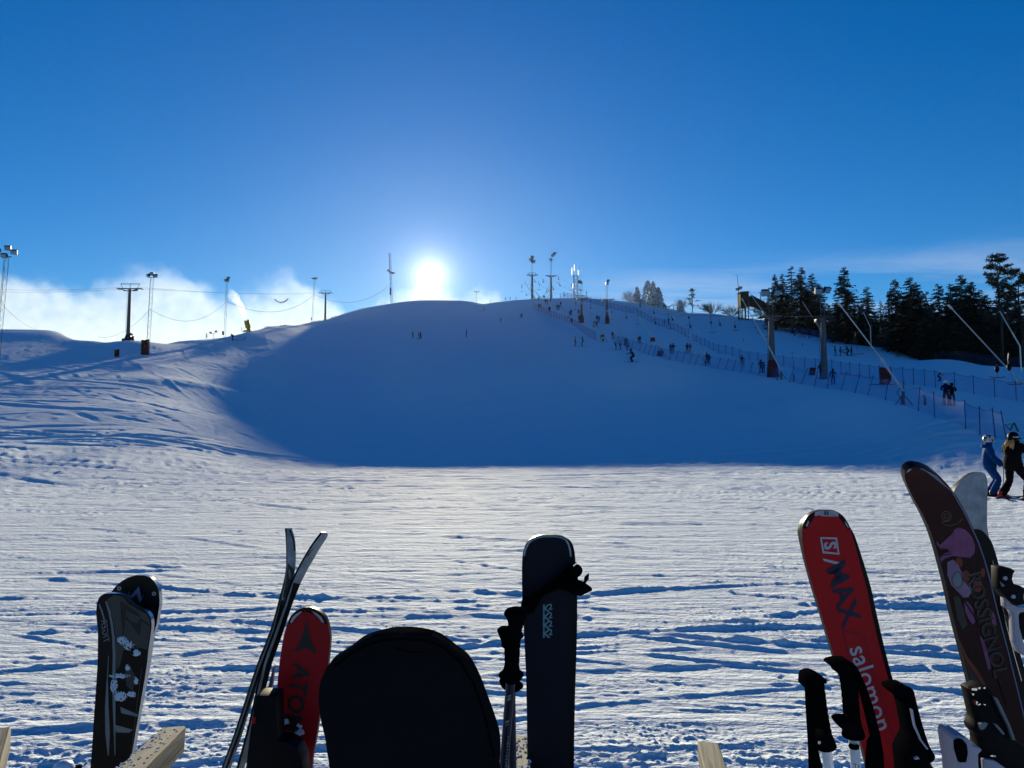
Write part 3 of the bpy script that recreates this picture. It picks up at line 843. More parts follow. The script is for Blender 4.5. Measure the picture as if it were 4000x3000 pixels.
cable('haul_rope', [arm('A1', 1), arm('A2', 1), arm('A3', 1)], 0.022, 'right haul rope of the drag lift running past the telecom mast', 1.6)
cable('haul_rope', [arm('B1', -1), arm('B2', -1), arm('B3', -1)], 0.022, 'left haul rope of the drag lift nearer the spruces', 1.4)
cable('haul_rope', [arm('B1', 1), arm('B2', 1), arm('B3', 1)], 0.022, 'right haul rope of the drag lift nearer the spruces', 1.4)
# electric wires strung between the floodlight masts
cable('power_line', [PW(8, 1190, 78), PW(180, 1290, 130)], 0.02, 'power line dropping from the nearest mast to the left mound', 0.9, 'power lines between the floodlight masts')
cable('power_line', [PW(380, 1315, 134), PW(586, 1208, 114)], 0.024, 'power line rising behind the T-shaped pylon to the leaning mast', 1.6, 'power lines between the floodlight masts')
cable('power_line', [PW(586, 1208, 114), PW(884, 1178, 152)], 0.026, 'power line sagging between the leaning mast and the snow gun mast', 3.0, 'power lines between the floodlight masts')
cable('power_line', [PW(884, 1178, 152), PW(1228, 1150, 245)], 0.045, 'power line from the snow gun mast to the slim ridge mast', 4.0, 'power lines between the floodlight masts')
cable('power_line', [PW(1228, 1150, 245), PW(1524, 1112, 300)], 0.05, 'power line from the slim ridge mast up to the aerial mast', 5.0, 'power lines between the floodlight masts')
o = cable('frosted_wire', [PW(1072, 1168, 240), PW(1126, 1166, 242)], 0.14, 'short length of wire heavy with hanging icicles', 1.2, None, 'icy wire')
m = MB()
for k in range(14):
    u = k / 13; p = PW(1074 + 50 * u, 1169, 240) - Z * (4 * 1.1 * u * (1 - u)); m.tube([p, p - Z * random.Random(k).uniform(0.3, 0.9)], [0.08, 0.02], 4)
m.build('icicle', M['dark_steel'], o)

# ------------------------------------------------------------------ telecom mast
b = on_ground(2250, Y=290); b.z = PW(2250, 1168, 290).z - 2
t = empty('telecom_mast', b); tag(t, 'lattice telecom mast with pale panel antennas behind the summit', 'telecom mast')
H = PW(2250, 1072, 290).z - b.z
m = MB(); lattice(m, H, 1.9, (0, 0), seg=1.3, r=0.10, nlegs=4); m.build('lattice_pole', M['galv'], t)
M['antenna'] = mat('pale_antenna', (0.72, 0.74, 0.76), rough=0.5)
for (dx, zz, hh) in ((-1.4, H + 1.0, 3.0), (-0.4, H + 2.6, 2.6), (1.2, H + 0.6, 2.2), (-1.1, H - 5.0, 2.2)):
    a = MB(); a.box((dx, -0.9, zz), (0.5, 0.3, hh)); a.build('panel_antenna', M['antenna'], t)
for (dx, zz) in ((-0.9, H - 6.4), (1.9, H - 6.8)):
    a = MB(); a.lathe([(0.1, 0.2), (0.6, 0.0), (0.62, -0.05)], 12, at=(dx, -1.0, zz), rot=Matrix.Rotation(R(90), 3, 'X')); a.build('dish', M['antenna'], t)
a = MB(); a.tube([(1.3, 0, H), (1.6, 0, PW(2258, 1034, 290).z - b.z)], [0.09, 0.04], 4); a.build('whip_aerial', M['galv'], t)

# ------------------------------------------------------------------ yellow fan gun with its jet, beside it a hydrant
b = on_ground(966, Y=172); 
t = empty('snow_gun', b, R(-10)); tag(t, 'yellow fan snow gun blowing a white jet from the left ridge', 'snow gun')
d = Vector((-0.45, 0.25, 1.0)).normalized(); rt = rot_to(d)
m = MB(); m.lathe([(0.55, -0.9), (0.62, -0.7), (0.66, 0.0), (0.60, 0.75), (0.56, 0.9)], 16, at=(0, 0, 1.9), rot=rt); m.build('barrel', M['gun_yellow'], t, smooth=True, angle=50)
m = MB(); m.lathe([(0.60, 0.9), (0.63, 0.93), (0.63, 1.02), (0.5, 1.04)], 16, at=(0, 0, 1.9), rot=rt); m.build('nozzle_ring', M['dark_steel'], t)
m = MB(); m.tube([(0, 0, 0.3), (0, 0, 1.4)], 0.14, 8); m.box((0, 0, 1.0), (1.0, 0.15, 0.12)); m.box((-0.5, 0, 1.4), (0.1, 0.1, 0.9)); m.box((0.5, 0, 1.4), (0.1, 0.1, 0.9)); m.build('yoke', M['dark_steel'], t)
m = MB(); m.box((0, 0, 0.25), (1.5, 1.0, 0.35)); m.box((0.6, -0.3, 0.6), (0.5, 0.4, 0.6)); m.build('chassis', M['gun_yellow'], t)
for s in (-1, 1):
    m = MB(); m.tube([(s * 0.3, 0, 0.2), (s * 1.0, -0.4, -0.05)], 0.06, 5); m.build('outrigger', M['dark_steel'], t)
m = MB(); m.tube([(-0.9, 0, 0.1), (-1.5, 0, 0.25), (-1.5, 0, 1.2)], 0.06, 5); m.build('hose_stand', M['dark_steel'], t)
def smoke(name, dens):
    m_ = bpy.data.materials.new(name); m_.use_nodes = True; nt = m_.node_tree; nt.nodes.clear(); N = nt.nodes.new; L = nt.links.new
    o = N('ShaderNodeOutputMaterial'); v = N('ShaderNodeVolumeScatter'); v.inputs['Anisotropy'].default_value = 0.35; v.inputs['Color'].default_value = (0.9, 0.96, 1, 1)
    tc = N('ShaderNodeTexCoord'); sp = N('ShaderNodeSeparateXYZ'); L(tc.outputs['Generated'], sp.inputs[0])
    nz = N('ShaderNodeTexNoise'); nz.inputs['Scale'].default_value = 0.9; nz.inputs['Detail'].default_value = 5; ge = N('ShaderNodeNewGeometry'); L(ge.outputs['Position'], nz.inputs['Vector'])
    mr = N('ShaderNodeMapRange'); mr.interpolation_type = 'SMOOTHSTEP'; mr.inputs[1].default_value = 0.32; mr.inputs[2].default_value = 0.98; L(sp.outputs[0], mr.inputs[0])
    n2 = N('ShaderNodeMapRange'); n2.inputs[1].default_value = 0.35; n2.inputs[2].default_value = 0.65; L(nz.outputs[0], n2.inputs[0])
    a = N('ShaderNodeMath'); a.operation = 'MULTIPLY'; L(mr.outputs[0], a.inputs[0]); L(n2.outputs[0], a.inputs[1])
    b_ = N('ShaderNodeMath'); b_.operation = 'MULTIPLY'; L(a.outputs[0], b_.inputs[0]); b_.inputs[1].default_value = dens
    L(b_.outputs[0], v.inputs['Density']); L(v.outputs[0], o.inputs['Volume']); return m_
jet = [(960, 1250, .4), (953, 1228, .55), (944, 1205, .7), (932, 1182, .9), (916, 1161, 1.1), (895, 1144, 1.3), (868, 1132, 1.45), (838, 1126, 1.5)]
pts = []; rs = []
rj = random.Random(4)
for k in range(len(jet) - 1):
    for q in range(4):
        u = q / 4; a, c = jet[k], jet[k + 1]
        pts.append(PW(a[0] + (c[0] - a[0]) * u, a[1] + (c[1] - a[1]) * u, 160 + (k + u) * 3)); rs.append((a[2] + (c[2] - a[2]) * u) * rj.uniform(0.85, 1.15))
m = MB(); m.tube(pts, rs, 14); o = m.build('snow_jet', smoke('jet_fog', 0.9), smooth=True)
tag(o, 'curved white jet of snow leaving the yellow snow gun', 'fog', kind='stuff')
b = on_ground(908, Y=150)
t = empty('hydrant', b); tag(t, 'small dark water hydrant between the mast and the snow gun', 'hydrant')
m = MB(); m.tube([(0, 0, 0), (0, 0, 1.0)], 0.12, 8); m.build('standpipe', M['dark_steel'], t)
m = MB(); m.box((0, 0, 1.15), (0.7, 0.45, 0.4), Matrix.Rotation(R(30), 3, 'Y')); m.build('valve', M['dark_steel'], t)
m = MB(); m.tube([(0.2, 0, 0.2), (1.2, -0.2, 0.12), (2.4, 0, 0.25), (2.9, 0.2, 0.9)], 0.07, 5); m.build('hose', M['dark_steel'], t)

# ------------------------------------------------------------------ safety mats on the left
def mat_block(px, py0, py1, wpx, Y, label, folded=False):
    b = on_ground(px, Y=Y); H = (py1 - py0) / F_PX * Y; w = wpx / F_PX * Y
    t = empty('safety_mat', b, R(-20)); tag(t, label, 'safety mat', 'red safety mats on the hill')
    m = MB(); n = 9
    for k in range(3):
        x0 = -w / 2 + w * k / 3; 
        out = [(x0 + 0.02, 0), (x0 + w / 3 - 0.02, 0), (x0 + w / 3 - 0.03, H - 0.1 + 0.05 * k), (x0 + 0.04, H - 0.05 - 0.12 * (k % 2))]
        MT = Matrix.Translation((0, -0.25 + 0.09 * k, 0)) @ Matrix.Rotation(R(90), 4, 'X')
        c = MB(); c.prism(out, MT, -0.22); c.build('cushion', M['red_pad'], t)
    s = MB(); 
    for (u, v, r_) in ((-0.2, 0.66, .16), (0.12, 0.5, .2), (0.25, 0.2, .17)): s.box((u * w, -0.26 + 0.03, v * H), (r_ * w * 1.3, 0.04, r_ * H * 0.8), Matrix.Rotation(R(12), 3, 'Y'))
    if folded: s.build('worn_patch', M['worn_patch'], t)
    return t
mat_block(571, 1318, 1379, 33, 112.5, 'tall red safety mat wrapped round the foot of the leaning mast', True)
mat_block(462, 1369, 1400, 16, 108, 'small red safety mat standing alone on the left slope')

# ------------------------------------------------------------------ snow lances
def lance(base, joint, top, Yb, label, pad=None, head=False, thick=1.0, stand=True, pad2=None):
    """base, joint, top are pixels; all of the lance stands over the same forward distance"""
    bp = on_ground(base[0], Y=Yb) if base[1] is None else on_ground(*base)
    Yb = bp.y
    t = empty('snow_lance', bp); tag(t, label, 'snow lance', 'snow lances along the drag lifts')
    def Lp(q, up=0): return PW(q[0], q[1], Yb) - bp
    j, tp = Lp(joint), Lp(top)
    d = (j - tp).normalized()
    low = Vector((0, 0, 1.0 * thick)) if stand else Vector((0, 0, 0.1))
    m = MB(); m.tube([low + (low - j) * 0.02, j], 0.085 * thick, 8)
    m.tube([j - (j - low).normalized() * 0.25, j + (j - low).normalized() * 0.02], 0.12 * thick, 8)
    m.build('lower_boom', M['alu'], t, smooth=True, angle=40)
    m = MB(); m.tube([j, tp], [0.05 * thick, 0.035 * thick], 8); m.build('upper_tube', M['alu'], t, smooth=True, angle=40)
    m = MB(); m.lathe([(0.05, -0.25), (0.085, -0.15), (0.085, 0.1), (0.04, 0.2)], 8, at=tp, rot=rot_to(tp - j))
    if head: m.tube([tp, tp + Vector((0.5, 0, 0.35)), tp + Vector((0.7, 0, 0.1)), tp + Vector((0.75, 0, -0.6))], 0.07, 5)
    m.build('nozzle_head', M['alu'], t)
    if stand:
        m = MB(); m.tube([(0, 0, -0.1), low], 0.11 * thick, 8)
        for s in (-1, 1): m.tube([low * 0.8, Vector((s * 0.55 * thick, -0.25 * s, -0.05))], 0.035 * thick, 5)
        m.tube([low * 0.3 + Vector((-0.1, 0, 0)), Vector((-0.45, 0, 0.9)), low + (j - low) * 0.12], 0.035 * thick, 5)
        m.build('stand', M['galv'], t)
    if pad:
        q = PW(pad[0], pad[1], Yb - 0.3) - bp
        c = MB(); w, h = pad[2] / F_PX * Yb, pad[3] / F_PX * Yb
        out = [(-w / 2, -h / 2), (w / 2, -h / 2 + 0.1 * h), (w * 0.42, h / 2), (-w * 0.5, h * 0.42)]
        c.prism(out, Matrix.Translation(q) @ Matrix.Rotation(R(90), 4, 'X'), -0.25); c.build('padding', M[pad[4] if len(pad) > 4 else 'orange_pad'], t)
    return t
lance((2112, 1200), (2085, 1157), (2048, 1100), 0, 'snow lance leaning left over the summit, left of its neighbour, orange pad at its foot', pad=(2108, 1195, 14, 16), thick=1.9, stand=False)
lance((2147, 1208), (2112, 1163), (2070, 1113), 0, 'summit snow lance leaning between the two summit pylons, orange pad at its foot', pad=(2146, 1209, 11, 20), thick=1.8, stand=False)
lance((2222, 1240), (2190, 1195), (2126, 1142), 0, 'snow lance crossing the foot of the dark summit pylon, orange pad below', pad=(2216, 1248, 18, 18), thick=1.5, stand=False)
lance((2357, 1334), (2332, 1281), (2271, 1182), 0, 'snow lance whose padded foot ends the upper run of the blue fence', pad=(2352, 1317, 13, 17), thick=1.3)
lance((2450, 1350), (2417, 1279), (2372, 1215), 0, 'snow lance rising behind the three standing skiers', thick=1.2)
lance((2584, 1393), (2539, 1305), (2486, 1222), 0, 'snow lance with an orange box pad hung halfway and a pad at its foot', pad=(2549, 1327, 18, 18), thick=1.15)
lance((2757, 1430), (2706, 1334), (2612, 1200), 0, 'snow lance with a hooked nozzle head above the middle of the lift', head=True, thick=1.1)
lance((3053, 1484), (3002, 1352), (2900, 1170), 0, 'snow lance leaning across the pylon with red padding', thick=1.0)
lance((3530, 1592), (3442, 1401), (3283, 1193), 0, 'long snow lance in front of the spruces, nearest the middle of the fence', thick=1.0)
lance((4090, 1600), (3977, 1484), (3711, 1198), 0, 'long bright snow lance cut by the right edge of the picture', thick=0.95)
for bx, by, Yq, tx, ty, lb in ((2987, 1226, 200, 2925, 1139, 'thin distant snow lance in front of the wooden tower ramp'), (3207, 1290, 165, 3134, 1178, 'thin distant snow lance among the left spruces'),
                       (3400, 1278, 135, 3372, 1218, 'thin distant snow lance between the two spruce groups'), (3984, 1352, 90, 3905, 1215, 'thin distant snow lance under the big pine')):
    b = PW(bx, by, Yq); t = empty('snow_lance', b); tag(t, lb, 'snow lance', 'snow lances along the drag lifts')
    gz = gh(b.x, b.y)
    tp = PW(tx, ty, Yq) - b
    m = MB(); m.tube([Vector((0, 0, gz - b.z - 0.1)), Vector((0, 0, 0)), tp * 0.4], 0.09, 6); m.build('lower_boom', M['alu'], t)
    m = MB(); m.tube([tp * 0.4, tp], 0.06, 6); m.build('upper_tube', M['alu'], t)
# loose pads that belong to nothing else
def loose_pad(px, py, w, h, label, mt='orange_pad', tilt=0.0):
    g = on_ground(px, py); t = empty('safety_mat', g, R(15)); tag(t, label, 'safety mat', 'red safety mats on the hill')
    W_, H_ = w / F_PX * g.y, h / F_PX * g.y
    for k in range(2):
        c = MB(); c.box((W_ * (k - 0.5) * 0.5, 0, H_ / 2), (W_ * 0.48, 0.3, H_), Matrix.Rotation(tilt, 3, 'Y')); c.build('cushion', M[mt], t)
    return g
loose_pad(2233, 1259, 8, 15, 'narrow orange mat just left of the padded pylon behind the blue fence')
loose_pad(2580, 1392, 24, 22, 'sagging orange mat lying at the foot of the box-padded lance', tilt=0.3)
loose_pad(3174, 1466, 22, 30, 'leaning red safety mat left of the orange-helmeted person', 'red_pad', 0.2)

# covered machine with red hood on a sledge (right of the pylons)
g = on_ground(3445, 1507)
t = empty('covered_snow_gun', g, R(-8)); tag(t, 'parked snow gun under a red hood on a sledge behind the fence', 'snow gun')
s = g.y / F_PX
m = MB(); m.prism([(-16 * s, 0), (10 * s, 0), (18 * s, 34 * s), (20 * s, 56 * s), (2 * s, 58 * s), (-14 * s, 66 * s), (-12 * s, 30 * s)], Matrix.Translation((0, -0.4, 0)) @ Matrix.Rotation(R(90), 4, 'X'), -0.9)
m.build('hood', M['red_pad'], t)
m = MB(); m.prism([(-9 * s, 5 * s), (5 * s, 6 * s), (12 * s, 36 * s), (13 * s, 48 * s), (-4 * s, 54 * s), (-9 * s, 32 * s)], Matrix.Translation((0, -0.46, 0)) @ Matrix.Rotation(R(90), 4, 'X'), -0.06); m.build('machine_front', M['worn_patch'], t)
m = MB(); m.box((0, -0.2, 0.05), (90 * s, 0.1, 0.07)); m.box((0, 0.4, 0.05), (90 * s, 0.1, 0.07)); m.build('sledge', M['red_bar'], t)

# ------------------------------------------------------------------ blue net fences
def fence(tops, posts, hgt, label, lean=None, group=None, netmat='net', gap=None):
    """posts: list of (px, py) foot pixels"""
    P_ = [on_ground(px, py) if len(q) == 0 else on_ground(px, Y=q[0]) for px, py, *q in posts]
    t = empty('net_fence', P_[0]); tag(t, label, 'net fence')
    o = P_[0]
    tops_ = []
    for k, p in enumerate(P_):
        ln = lean[k] if lean else 0.0
        h = hgt if not callable(hgt) else hgt(k)
        tp = p + Vector((ln, 0, h)); tops_.append(tp)
        m = MB(); m.tube([p - o - Z * 0.2, tp - o], 0.024 + p.y * 0.00012, 5); m.build('post', M['blue_post'], t)
    v = []; f = []
    for k in range(len(P_) - 1):
        a0, a1, b0, b1 = P_[k], tops_[k], P_[k + 1], tops_[k + 1]
        n = 5
        base = len(v)
        for i in range(n + 1):
            u = i / n
            lo = a0.lerp(b0, u); lo.z = max(lo.z, gh(lo.x, lo.y)) + 0.06
            hi = a1.lerp(b1, u) - Z * (0.12 + 0.35 * 4 * 0.25 * u * (1 - u) * 1.4)
            md = lo.lerp(hi, 0.5) + Vector((0, 0.05 * math.sin(k * 1.7 + u * 3), 0))
            v += [lo - o, md - o, hi - o]
        for i in range(n):
            q = base + i * 3
            f += [(q, q + 3, q + 4, q + 1), (q + 1, q + 4, q + 5, q + 2)]
    m = MB(); m.add(v, f); m.build('net', M[netmat], t)
    m = MB()
    m.tube([Vector(v[i]) for i in range(2, len(v), 3)], 0.012 + P_[0].y * 0.00005, 3, cap=False); m.build('top_cord', M['blue_post'], t)
    return t
def resample(pts, n):
    """n points along a pixel polyline, denser far away"""
    d = [0]
    for a, c in zip(pts[:-1], pts[1:]): d.append(d[-1] + math.hypot(c[0] - a[0], c[1] - a[1]))
    out = []
    for k in range(n):
        s = d[-1] * k / (n - 1)
        i = max(j for j in range(len(d) - 1) if d[j] <= s + 1e-9)
        u = (s - d[i]) / (d[i + 1] - d[i]) if d[i + 1] > d[i] else 0
        out.append((pts[i][0] + (pts[i + 1][0] - pts[i][0]) * u, pts[i][1] + (pts[i + 1][1] - pts[i][1]) * u))
    return out
lowA = resample([(2084, 1208), (2140, 1233), (2185, 1251), (2235, 1270), (2265, 1290), (2300, 1318), (2327, 1331)], 26)
fence(None, lowA, 1.9, 'blue net fence edging the open piste below the summit, its upper run')
lowB = [(2397, 1342), (2412, 1345), (2426, 1348), (2440, 1352), (2467, 1363), (2495, 1373), (2512, 1381), (2530, 1388), (2549, 1392), (2610, 1407), (2638, 1411), (2662, 1416), (2690, 1421), (2712, 1426), (2800, 1441), (2831, 1446), (2860, 1451), (2892, 1456), (2927, 1462), (2960, 1470), (3034, 1485)]
lean2 = [0.15, 0.25, 0.3, 0.3, 0.3, 0.5, 0.6, 0.55, 0.55, 0.6, 0.5, 0.6, 0.6, 0.7, 0.65, 0.6, 0.6, 0.6, 0.5, 0.6, 0.5]
fence(None, lowB, 1.6, 'leaning blue net fence along the lower edge of the lift track', lean2)
lowC = [(3078, 1495), (3127, 1503), (3178, 1514), (3229, 1526), (3283, 1537), (3337, 1552), (3387, 1564), (3457, 1581), (3517, 1593), (3586, 1611), (3651, 1629), (3772, 1668), (3827, 1688), (3888, 1708), (3936, 1722)]
leanC = [0.75, 0.8, 0.5, 0.4, 0.62, 0.6, 0.6, 0.35, 0.35, 0.2, 0.0, 0.0, 0.05, -0.1, -0.3]
fence(None, lowC, 1.75, 'nearest run of blue net fence, ending behind the two skiers on the right', leanC)
upA = resample([(2200, 1166), (2250, 1172), (2330, 1190), (2420, 1216), (2490, 1230), (2540, 1262), (2600, 1282), (2650, 1300), (2690, 1322)], 34)
fence(None, upA, 2.0, 'blue net fence climbing to the summit between the drag lift and the upper slope')
upB = [(2707, 1334), (2722, 1340), (2738, 1352), (2754, 1355), (2770, 1365), (2786, 1372), (2808, 1382), (2835, 1386), (2862, 1392), (2890, 1402), (2927, 1412), (2962, 1417), (3000, 1424), (3062, 1434), (3099, 1440), (3144, 1441), (3186, 1448), (3250, 1456), (3286, 1465), (3321, 1470), (3359, 1476), (3397, 1484), (3436, 1490), (3480, 1494), (3528, 1497), (3569, 1504), (3612, 1508), (3654, 1515), (3730, 1524), (3804, 1538), (3886, 1548), (3970, 1561), (4080, 1580)]
fence(None, upB, 1.65, 'blue net fence along the upper edge of the lift track, cut by the right edge')
upC = resample([(3000, 1282), (3070, 1294), (3135, 1308), (3172, 1317), (3240, 1333), (3275, 1334), (3340, 1348)], 9)
fence(None, upC, 1.9, 'loose net fence under the spruces above the two skiers')

# ------------------------------------------------------------------ plants
def spruce_mesh(name, H, rad, seed, dead=0.12, lean=0.0, dens=1.0, twig_frost=0.0):
    rr = random.Random(seed)
    v = []; f = []
    def tri(a, b, c):
        n = len(v); v.extend([tuple(a), tuple(b), tuple(c)]); f.append((n, n + 1, n + 2))
    z = H * dead
    asym = rr.random() * 6.28
    while z < H * 0.985:
        u = (z - H * dead) / (H * (1 - dead))
        prof = (1 - u) ** 0.82 * (0.72 + 0.28 * min(1, u * 6))
        nb = max(3, int((7 * (1 - u) + 4) * dens))
        for k in range(nb):
            a = rr.random() * 2 * math.pi
            L = rad * prof * rr.uniform(0.55, 1.12) * (1 + 0.16 * math.cos(a - asym)) + 0.12
            if rr.random() < 0.06: continue
            droop = -0.18 - 0.35 * (1 - u) + rr.uniform(-0.12, 0.12) + 0.7 * max(0, u - 0.75)
            dx, dy = math.cos(a), math.sin(a)
            z0 = z + rr.uniform(-0.15, 0.15)
            ns = max(3, int(L / 0.34))
            sx, sy = -dy, dx
            w = 0.16 + 0.20 * L
            for q in range(ns):
                s0 = q / ns; s1 = (q + 1) / ns
                r0, r1 = L * s0, L * s1 * 1.03
                c0 = z0 + droop * L * s0 + 0.22 * L * s0 * s0 * 0.6; c1 = z0 + droop * L * s1 + 0.22 * L * s1 * s1 * 0.6
                p0 = Vector((dx * r0, dy * r0, c0)); p1 = Vector((dx * r1, dy * r1, c1))
                ww = w * (1 - s0 * 0.75) * rr.uniform(0.6, 1.15)
                for sd_ in (-1, 1):
                    if rr.random() < 0.12: continue
                    tip = p0.lerp(p1, 0.7) + Vector((sx, sy, 0)) * ww * sd_ + Vector((dx, dy, 0)) * ww * 0.7 + Z * rr.uniform(-0.22, -0.02) * (0.6 + ww)
                    tri(p0, p1 + Z * 0.03, tip)
                # needle sprays hanging under the branch
                if rr.random() < 0.75:
                    hg = p0.lerp(p1, rr.random()) - Z * (0.10 + 0.35 * ww * rr.uniform(0.4, 1.3)) + Vector((sx, sy, 0)) * rr.uniform(-.1, .1)
                    tri(p0, p1, hg)
        z += rr.uniform(0.16, 0.27) * (1 + 0.5 * (1 - u)) / max(dens, 0.4) ** 0.5
    me = bpy.data.meshes.new(name); me.from_pydata(v, [], f); me.materials.append(M['needle']); me.update()
    return me
def trunk_mesh(name, H, r, seed, stubs=True, dead=0.2):
    rr = random.Random(seed); m = MB()
    m.tube([(0, 0, -0.6), (0.03, 0, H * 0.35), (-0.02, 0.02, H * 0.7), (0, 0, H)], [r * 1.15, r * 0.8, r * 0.42, 0.02], 7)
    if stubs:
        for k in range(16):
            z = H * rr.uniform(0.05, dead + 0.12); a = rr.random() * 6.28; L = rr.uniform(0.5, 1.6)
            m.tube([(0, 0, z), (math.cos(a) * L, math.sin(a) * L, z - L * 0.15)], [0.035, 0.01], 3)
    return m.mesh(name, M['bark'], smooth=True)
SPR = []
for k in range(6):
    H = 10.0
    SPR.append((spruce_mesh('spruce_crown', H, [2.5, 2.1, 2.9, 1.9, 2.4, 2.7][k], 50 + k, dead=[0.12, 0.2, 0.08, 0.3, 0.16, 0.1][k], dens=[1.4, 1.35, 1.6, 0.9, 1.4, 1.5][k]), trunk_mesh('spruce_trunk', H, 0.19, 70 + k, dead=[0.12, 0.2, 0.08, 0.3, 0.16, 0.1][k])))
def place_spruce(px, top_py, Y, kind, label, sx=1.0, group='spruces on the right-hand edge of the slopes', name='spruce_tree', sink=0.4):
    b = on_ground(px, Y=Y)
    H = PW(px, top_py, Y).z - b.z
    t = empty(name, b - Z * sink, random.Random(px).random() * 6.28); tag(t, label, 'spruce', group)
    s = (H + sink) / 10.0; w = s * sx
    for nm, me in (('crown', SPR[kind][0]), ('trunk', SPR[kind][1])):
        o = link(nm, me, t); o.scale = (w, w, s) if nm == 'crown' else (s, s, s)
    return t
SP = [ # px, top, Y, kind, width, label
 (3002, 1148, 176, 3, 0.85, 'thin small spruce just right of the bare shrubs by the ramp'),
 (3032, 1070, 178, 0, 0.95, 'leftmost tall spruce of the left group, narrow top'),
 (3061, 1066, 184, 1, 0.95, 'second spruce of the left group, a little slimmer'),
 (3097, 1037, 172, 3, 1.15, 'tallest spruce of the left group, see-through crown'),
 (3137, 1042, 176, 0, 1.15, 'broad spruce right of the tallest one in the left group'),
 (3177, 1067, 174, 4, 1.25, 'rightmost full spruce of the left group'),
 (3206, 1105, 186, 1, 1.1, 'spruce half hidden behind the ladder pylon'),
 (3075, 1140, 200, 2, 1.0, 'low dark spruce filling the gap behind the left group'),
 (3160, 1130, 200, 2, 1.1, 'low dark spruce behind the ladder pylon'),
 (3275, 1168, 178, 3, 1.0, 'young spruce left of the freestanding spruce'),
 (3306, 1042, 150, 0, 1.15, 'freestanding tall spruce with layered branches'),
 (3345, 1168, 170, 4, 1.2, 'short spruce right behind the freestanding spruce'),
 (3395, 1116, 158, 1, 1.2, 'slender spruce between the freestanding one and the dark wood'),
 (3446, 1170, 165, 3, 0.8, 'thin half-bare spruce at the start of the dark wood'),
 (3505, 1090, 138, 0, 1.15, 'pointed spruce, first tall one of the dark wood'),
 (3478, 1140, 150, 3, 0.9, 'scrawny spruce with dead twigs in the dark wood'),
 (3566, 1078, 134, 1, 1.35, 'spruce with a long leader shoot in the dark wood'),
 (3592, 1102, 140, 4, 1.2, 'rounder spruce beside the one with the leader shoot'),
 (3628, 1135, 136, 3, 1.2, 'lower spruce at the gap in the dark wood'),
 (3678, 1108, 126, 4, 1.25, 'spruce just right of the gap in the dark wood'),
 (3724, 1104, 128, 1, 1.1, 'narrow spruce right of the gap, behind the bright lance'),
 (3768, 1072, 122, 0, 1.15, 'spiky spruce above the tip of the bright lance'),
 (3806, 1098, 118, 2, 1.15, 'dense dark spruce left of the big pine'),
 (3838, 1130, 124, 4, 1.2, 'spruce tucked under the left side of the big pine'),
 (3540, 1165, 160, 2, 1.2, 'dark understorey spruce low in the wood'),
 (3650, 1185, 150, 2, 1.2, 'dark understorey spruce below the gap'),
 (3745, 1170, 140, 2, 1.2, 'dark understorey spruce behind the bright lance'),
 (3425, 1215, 168, 2, 1.2, 'low wide spruce behind the thin lance'),
 (3240, 1190, 175, 2, 1.0, 'low spruce right of the ladder pylon'),
 (3905, 1185, 128, 2, 1.1, 'low spruce behind the trunk of the big pine'),
 (3720, 1160, 150, 4, 1.3, 'full dark spruce filling the back of the wood above the lance'),
 (3610, 1150, 155, 2, 1.2, 'full dark spruce in the back row between the leader-shoot spruce and the gap'),
 (3862, 1150, 140, 2, 1.3, 'back-row spruce filling the space left of the big pine trunk'),
 (3950, 1140, 140, 4, 1.3, 'back-row spruce between the two pines'),
 (3790, 1165, 150, 4, 1.2, 'back-row spruce behind the spiky one'),
 (3370, 1190, 178, 2, 1.2, 'back-row spruce between the freestanding and the slender one'),
 (3985, 1170, 125, 2, 1.0, 'low spruce at the right edge of the picture'),
]
for q in SP: place_spruce(q[0], q[1], q[2], q[3], q[5], q[4] * 1.06)
def pine(px, top_py, Y, label, seed, rad=3.3, bare=0.4):
    b = on_ground(px, Y=Y); H = PW(px, top_py, Y).z - b.z
    rr = random.Random(seed)
    t = empty('pine_tree', b - Z * 0.4); tag(t, label, 'pine', 'pines at the right edge')
    tr = MB(); cr_v = []; cr_f = []
    tr.tube([(0, 0, -0.4), (0.15, 0, H * 0.4), (-0.1, 0.1, H * 0.75), (0, 0, H * 0.96)], [0.28, 0.2, 0.12, 0.03], 8)
    br = MB()
    nb = 46
    for k in range(nb):
        u = bare + (1 - bare) * (k + rr.random()) / nb
        z = H * u; a = rr.random() * 6.28
        uu = (u - bare) / (1 - bare)
        L = rad * (0.55 + 0.6 * math.sin(math.pi * min(1, uu * 0.85 + 0.16))) * rr.uniform(0.6, 1.05) * (1 - 0.55 * uu)
        up = rr.uniform(0.0, 0.45)
        p0 = Vector((0, 0, z)); p1 = p0 + Vector((math.cos(a) * L * 0.5, math.sin(a) * L * 0.5, L * up * 0.3)); p2 = p0 + Vector((math.cos(a) * L, math.sin(a) * L, L * up))
        br.tube([p0, p1, p2], [0.07, 0.045, 0.015], 4)
        for c in range(4):
            cp = p0.lerp(p2, 0.55 + 0.16 * c) + Vector((rr.uniform(-.35, .35), rr.uniform(-.35, .35), rr.uniform(0.0, .3)))
            R_ = rr.uniform(0.35, 0.62)
            for q in range(34):
                d = Vector((rr.gauss(0, 1), rr.gauss(0, 1), rr.gauss(0, 0.55))); d.normalize()
                o_ = cp + d * R_ * rr.uniform(0.1, 0.7)
                e = Vector((rr.gauss(0, 1), rr.gauss(0, 1), rr.gauss(0, 1))).normalized() * 0.1
                n = len(cr_v); cr_v += [tuple(o_ - e), tuple(o_ + e), tuple(o_ + d * 0.36)]; cr_f.append((n, n + 1, n + 2))
    tr.build('trunk', M['bark'], t, smooth=True); br.build('branches', M['bark'], t, smooth=True)
    me = bpy.data.meshes.new('crown'); me.from_pydata(cr_v, [], cr_f); me.materials.append(M['needle2']); me.update(); link('crown', me, t)
    return t
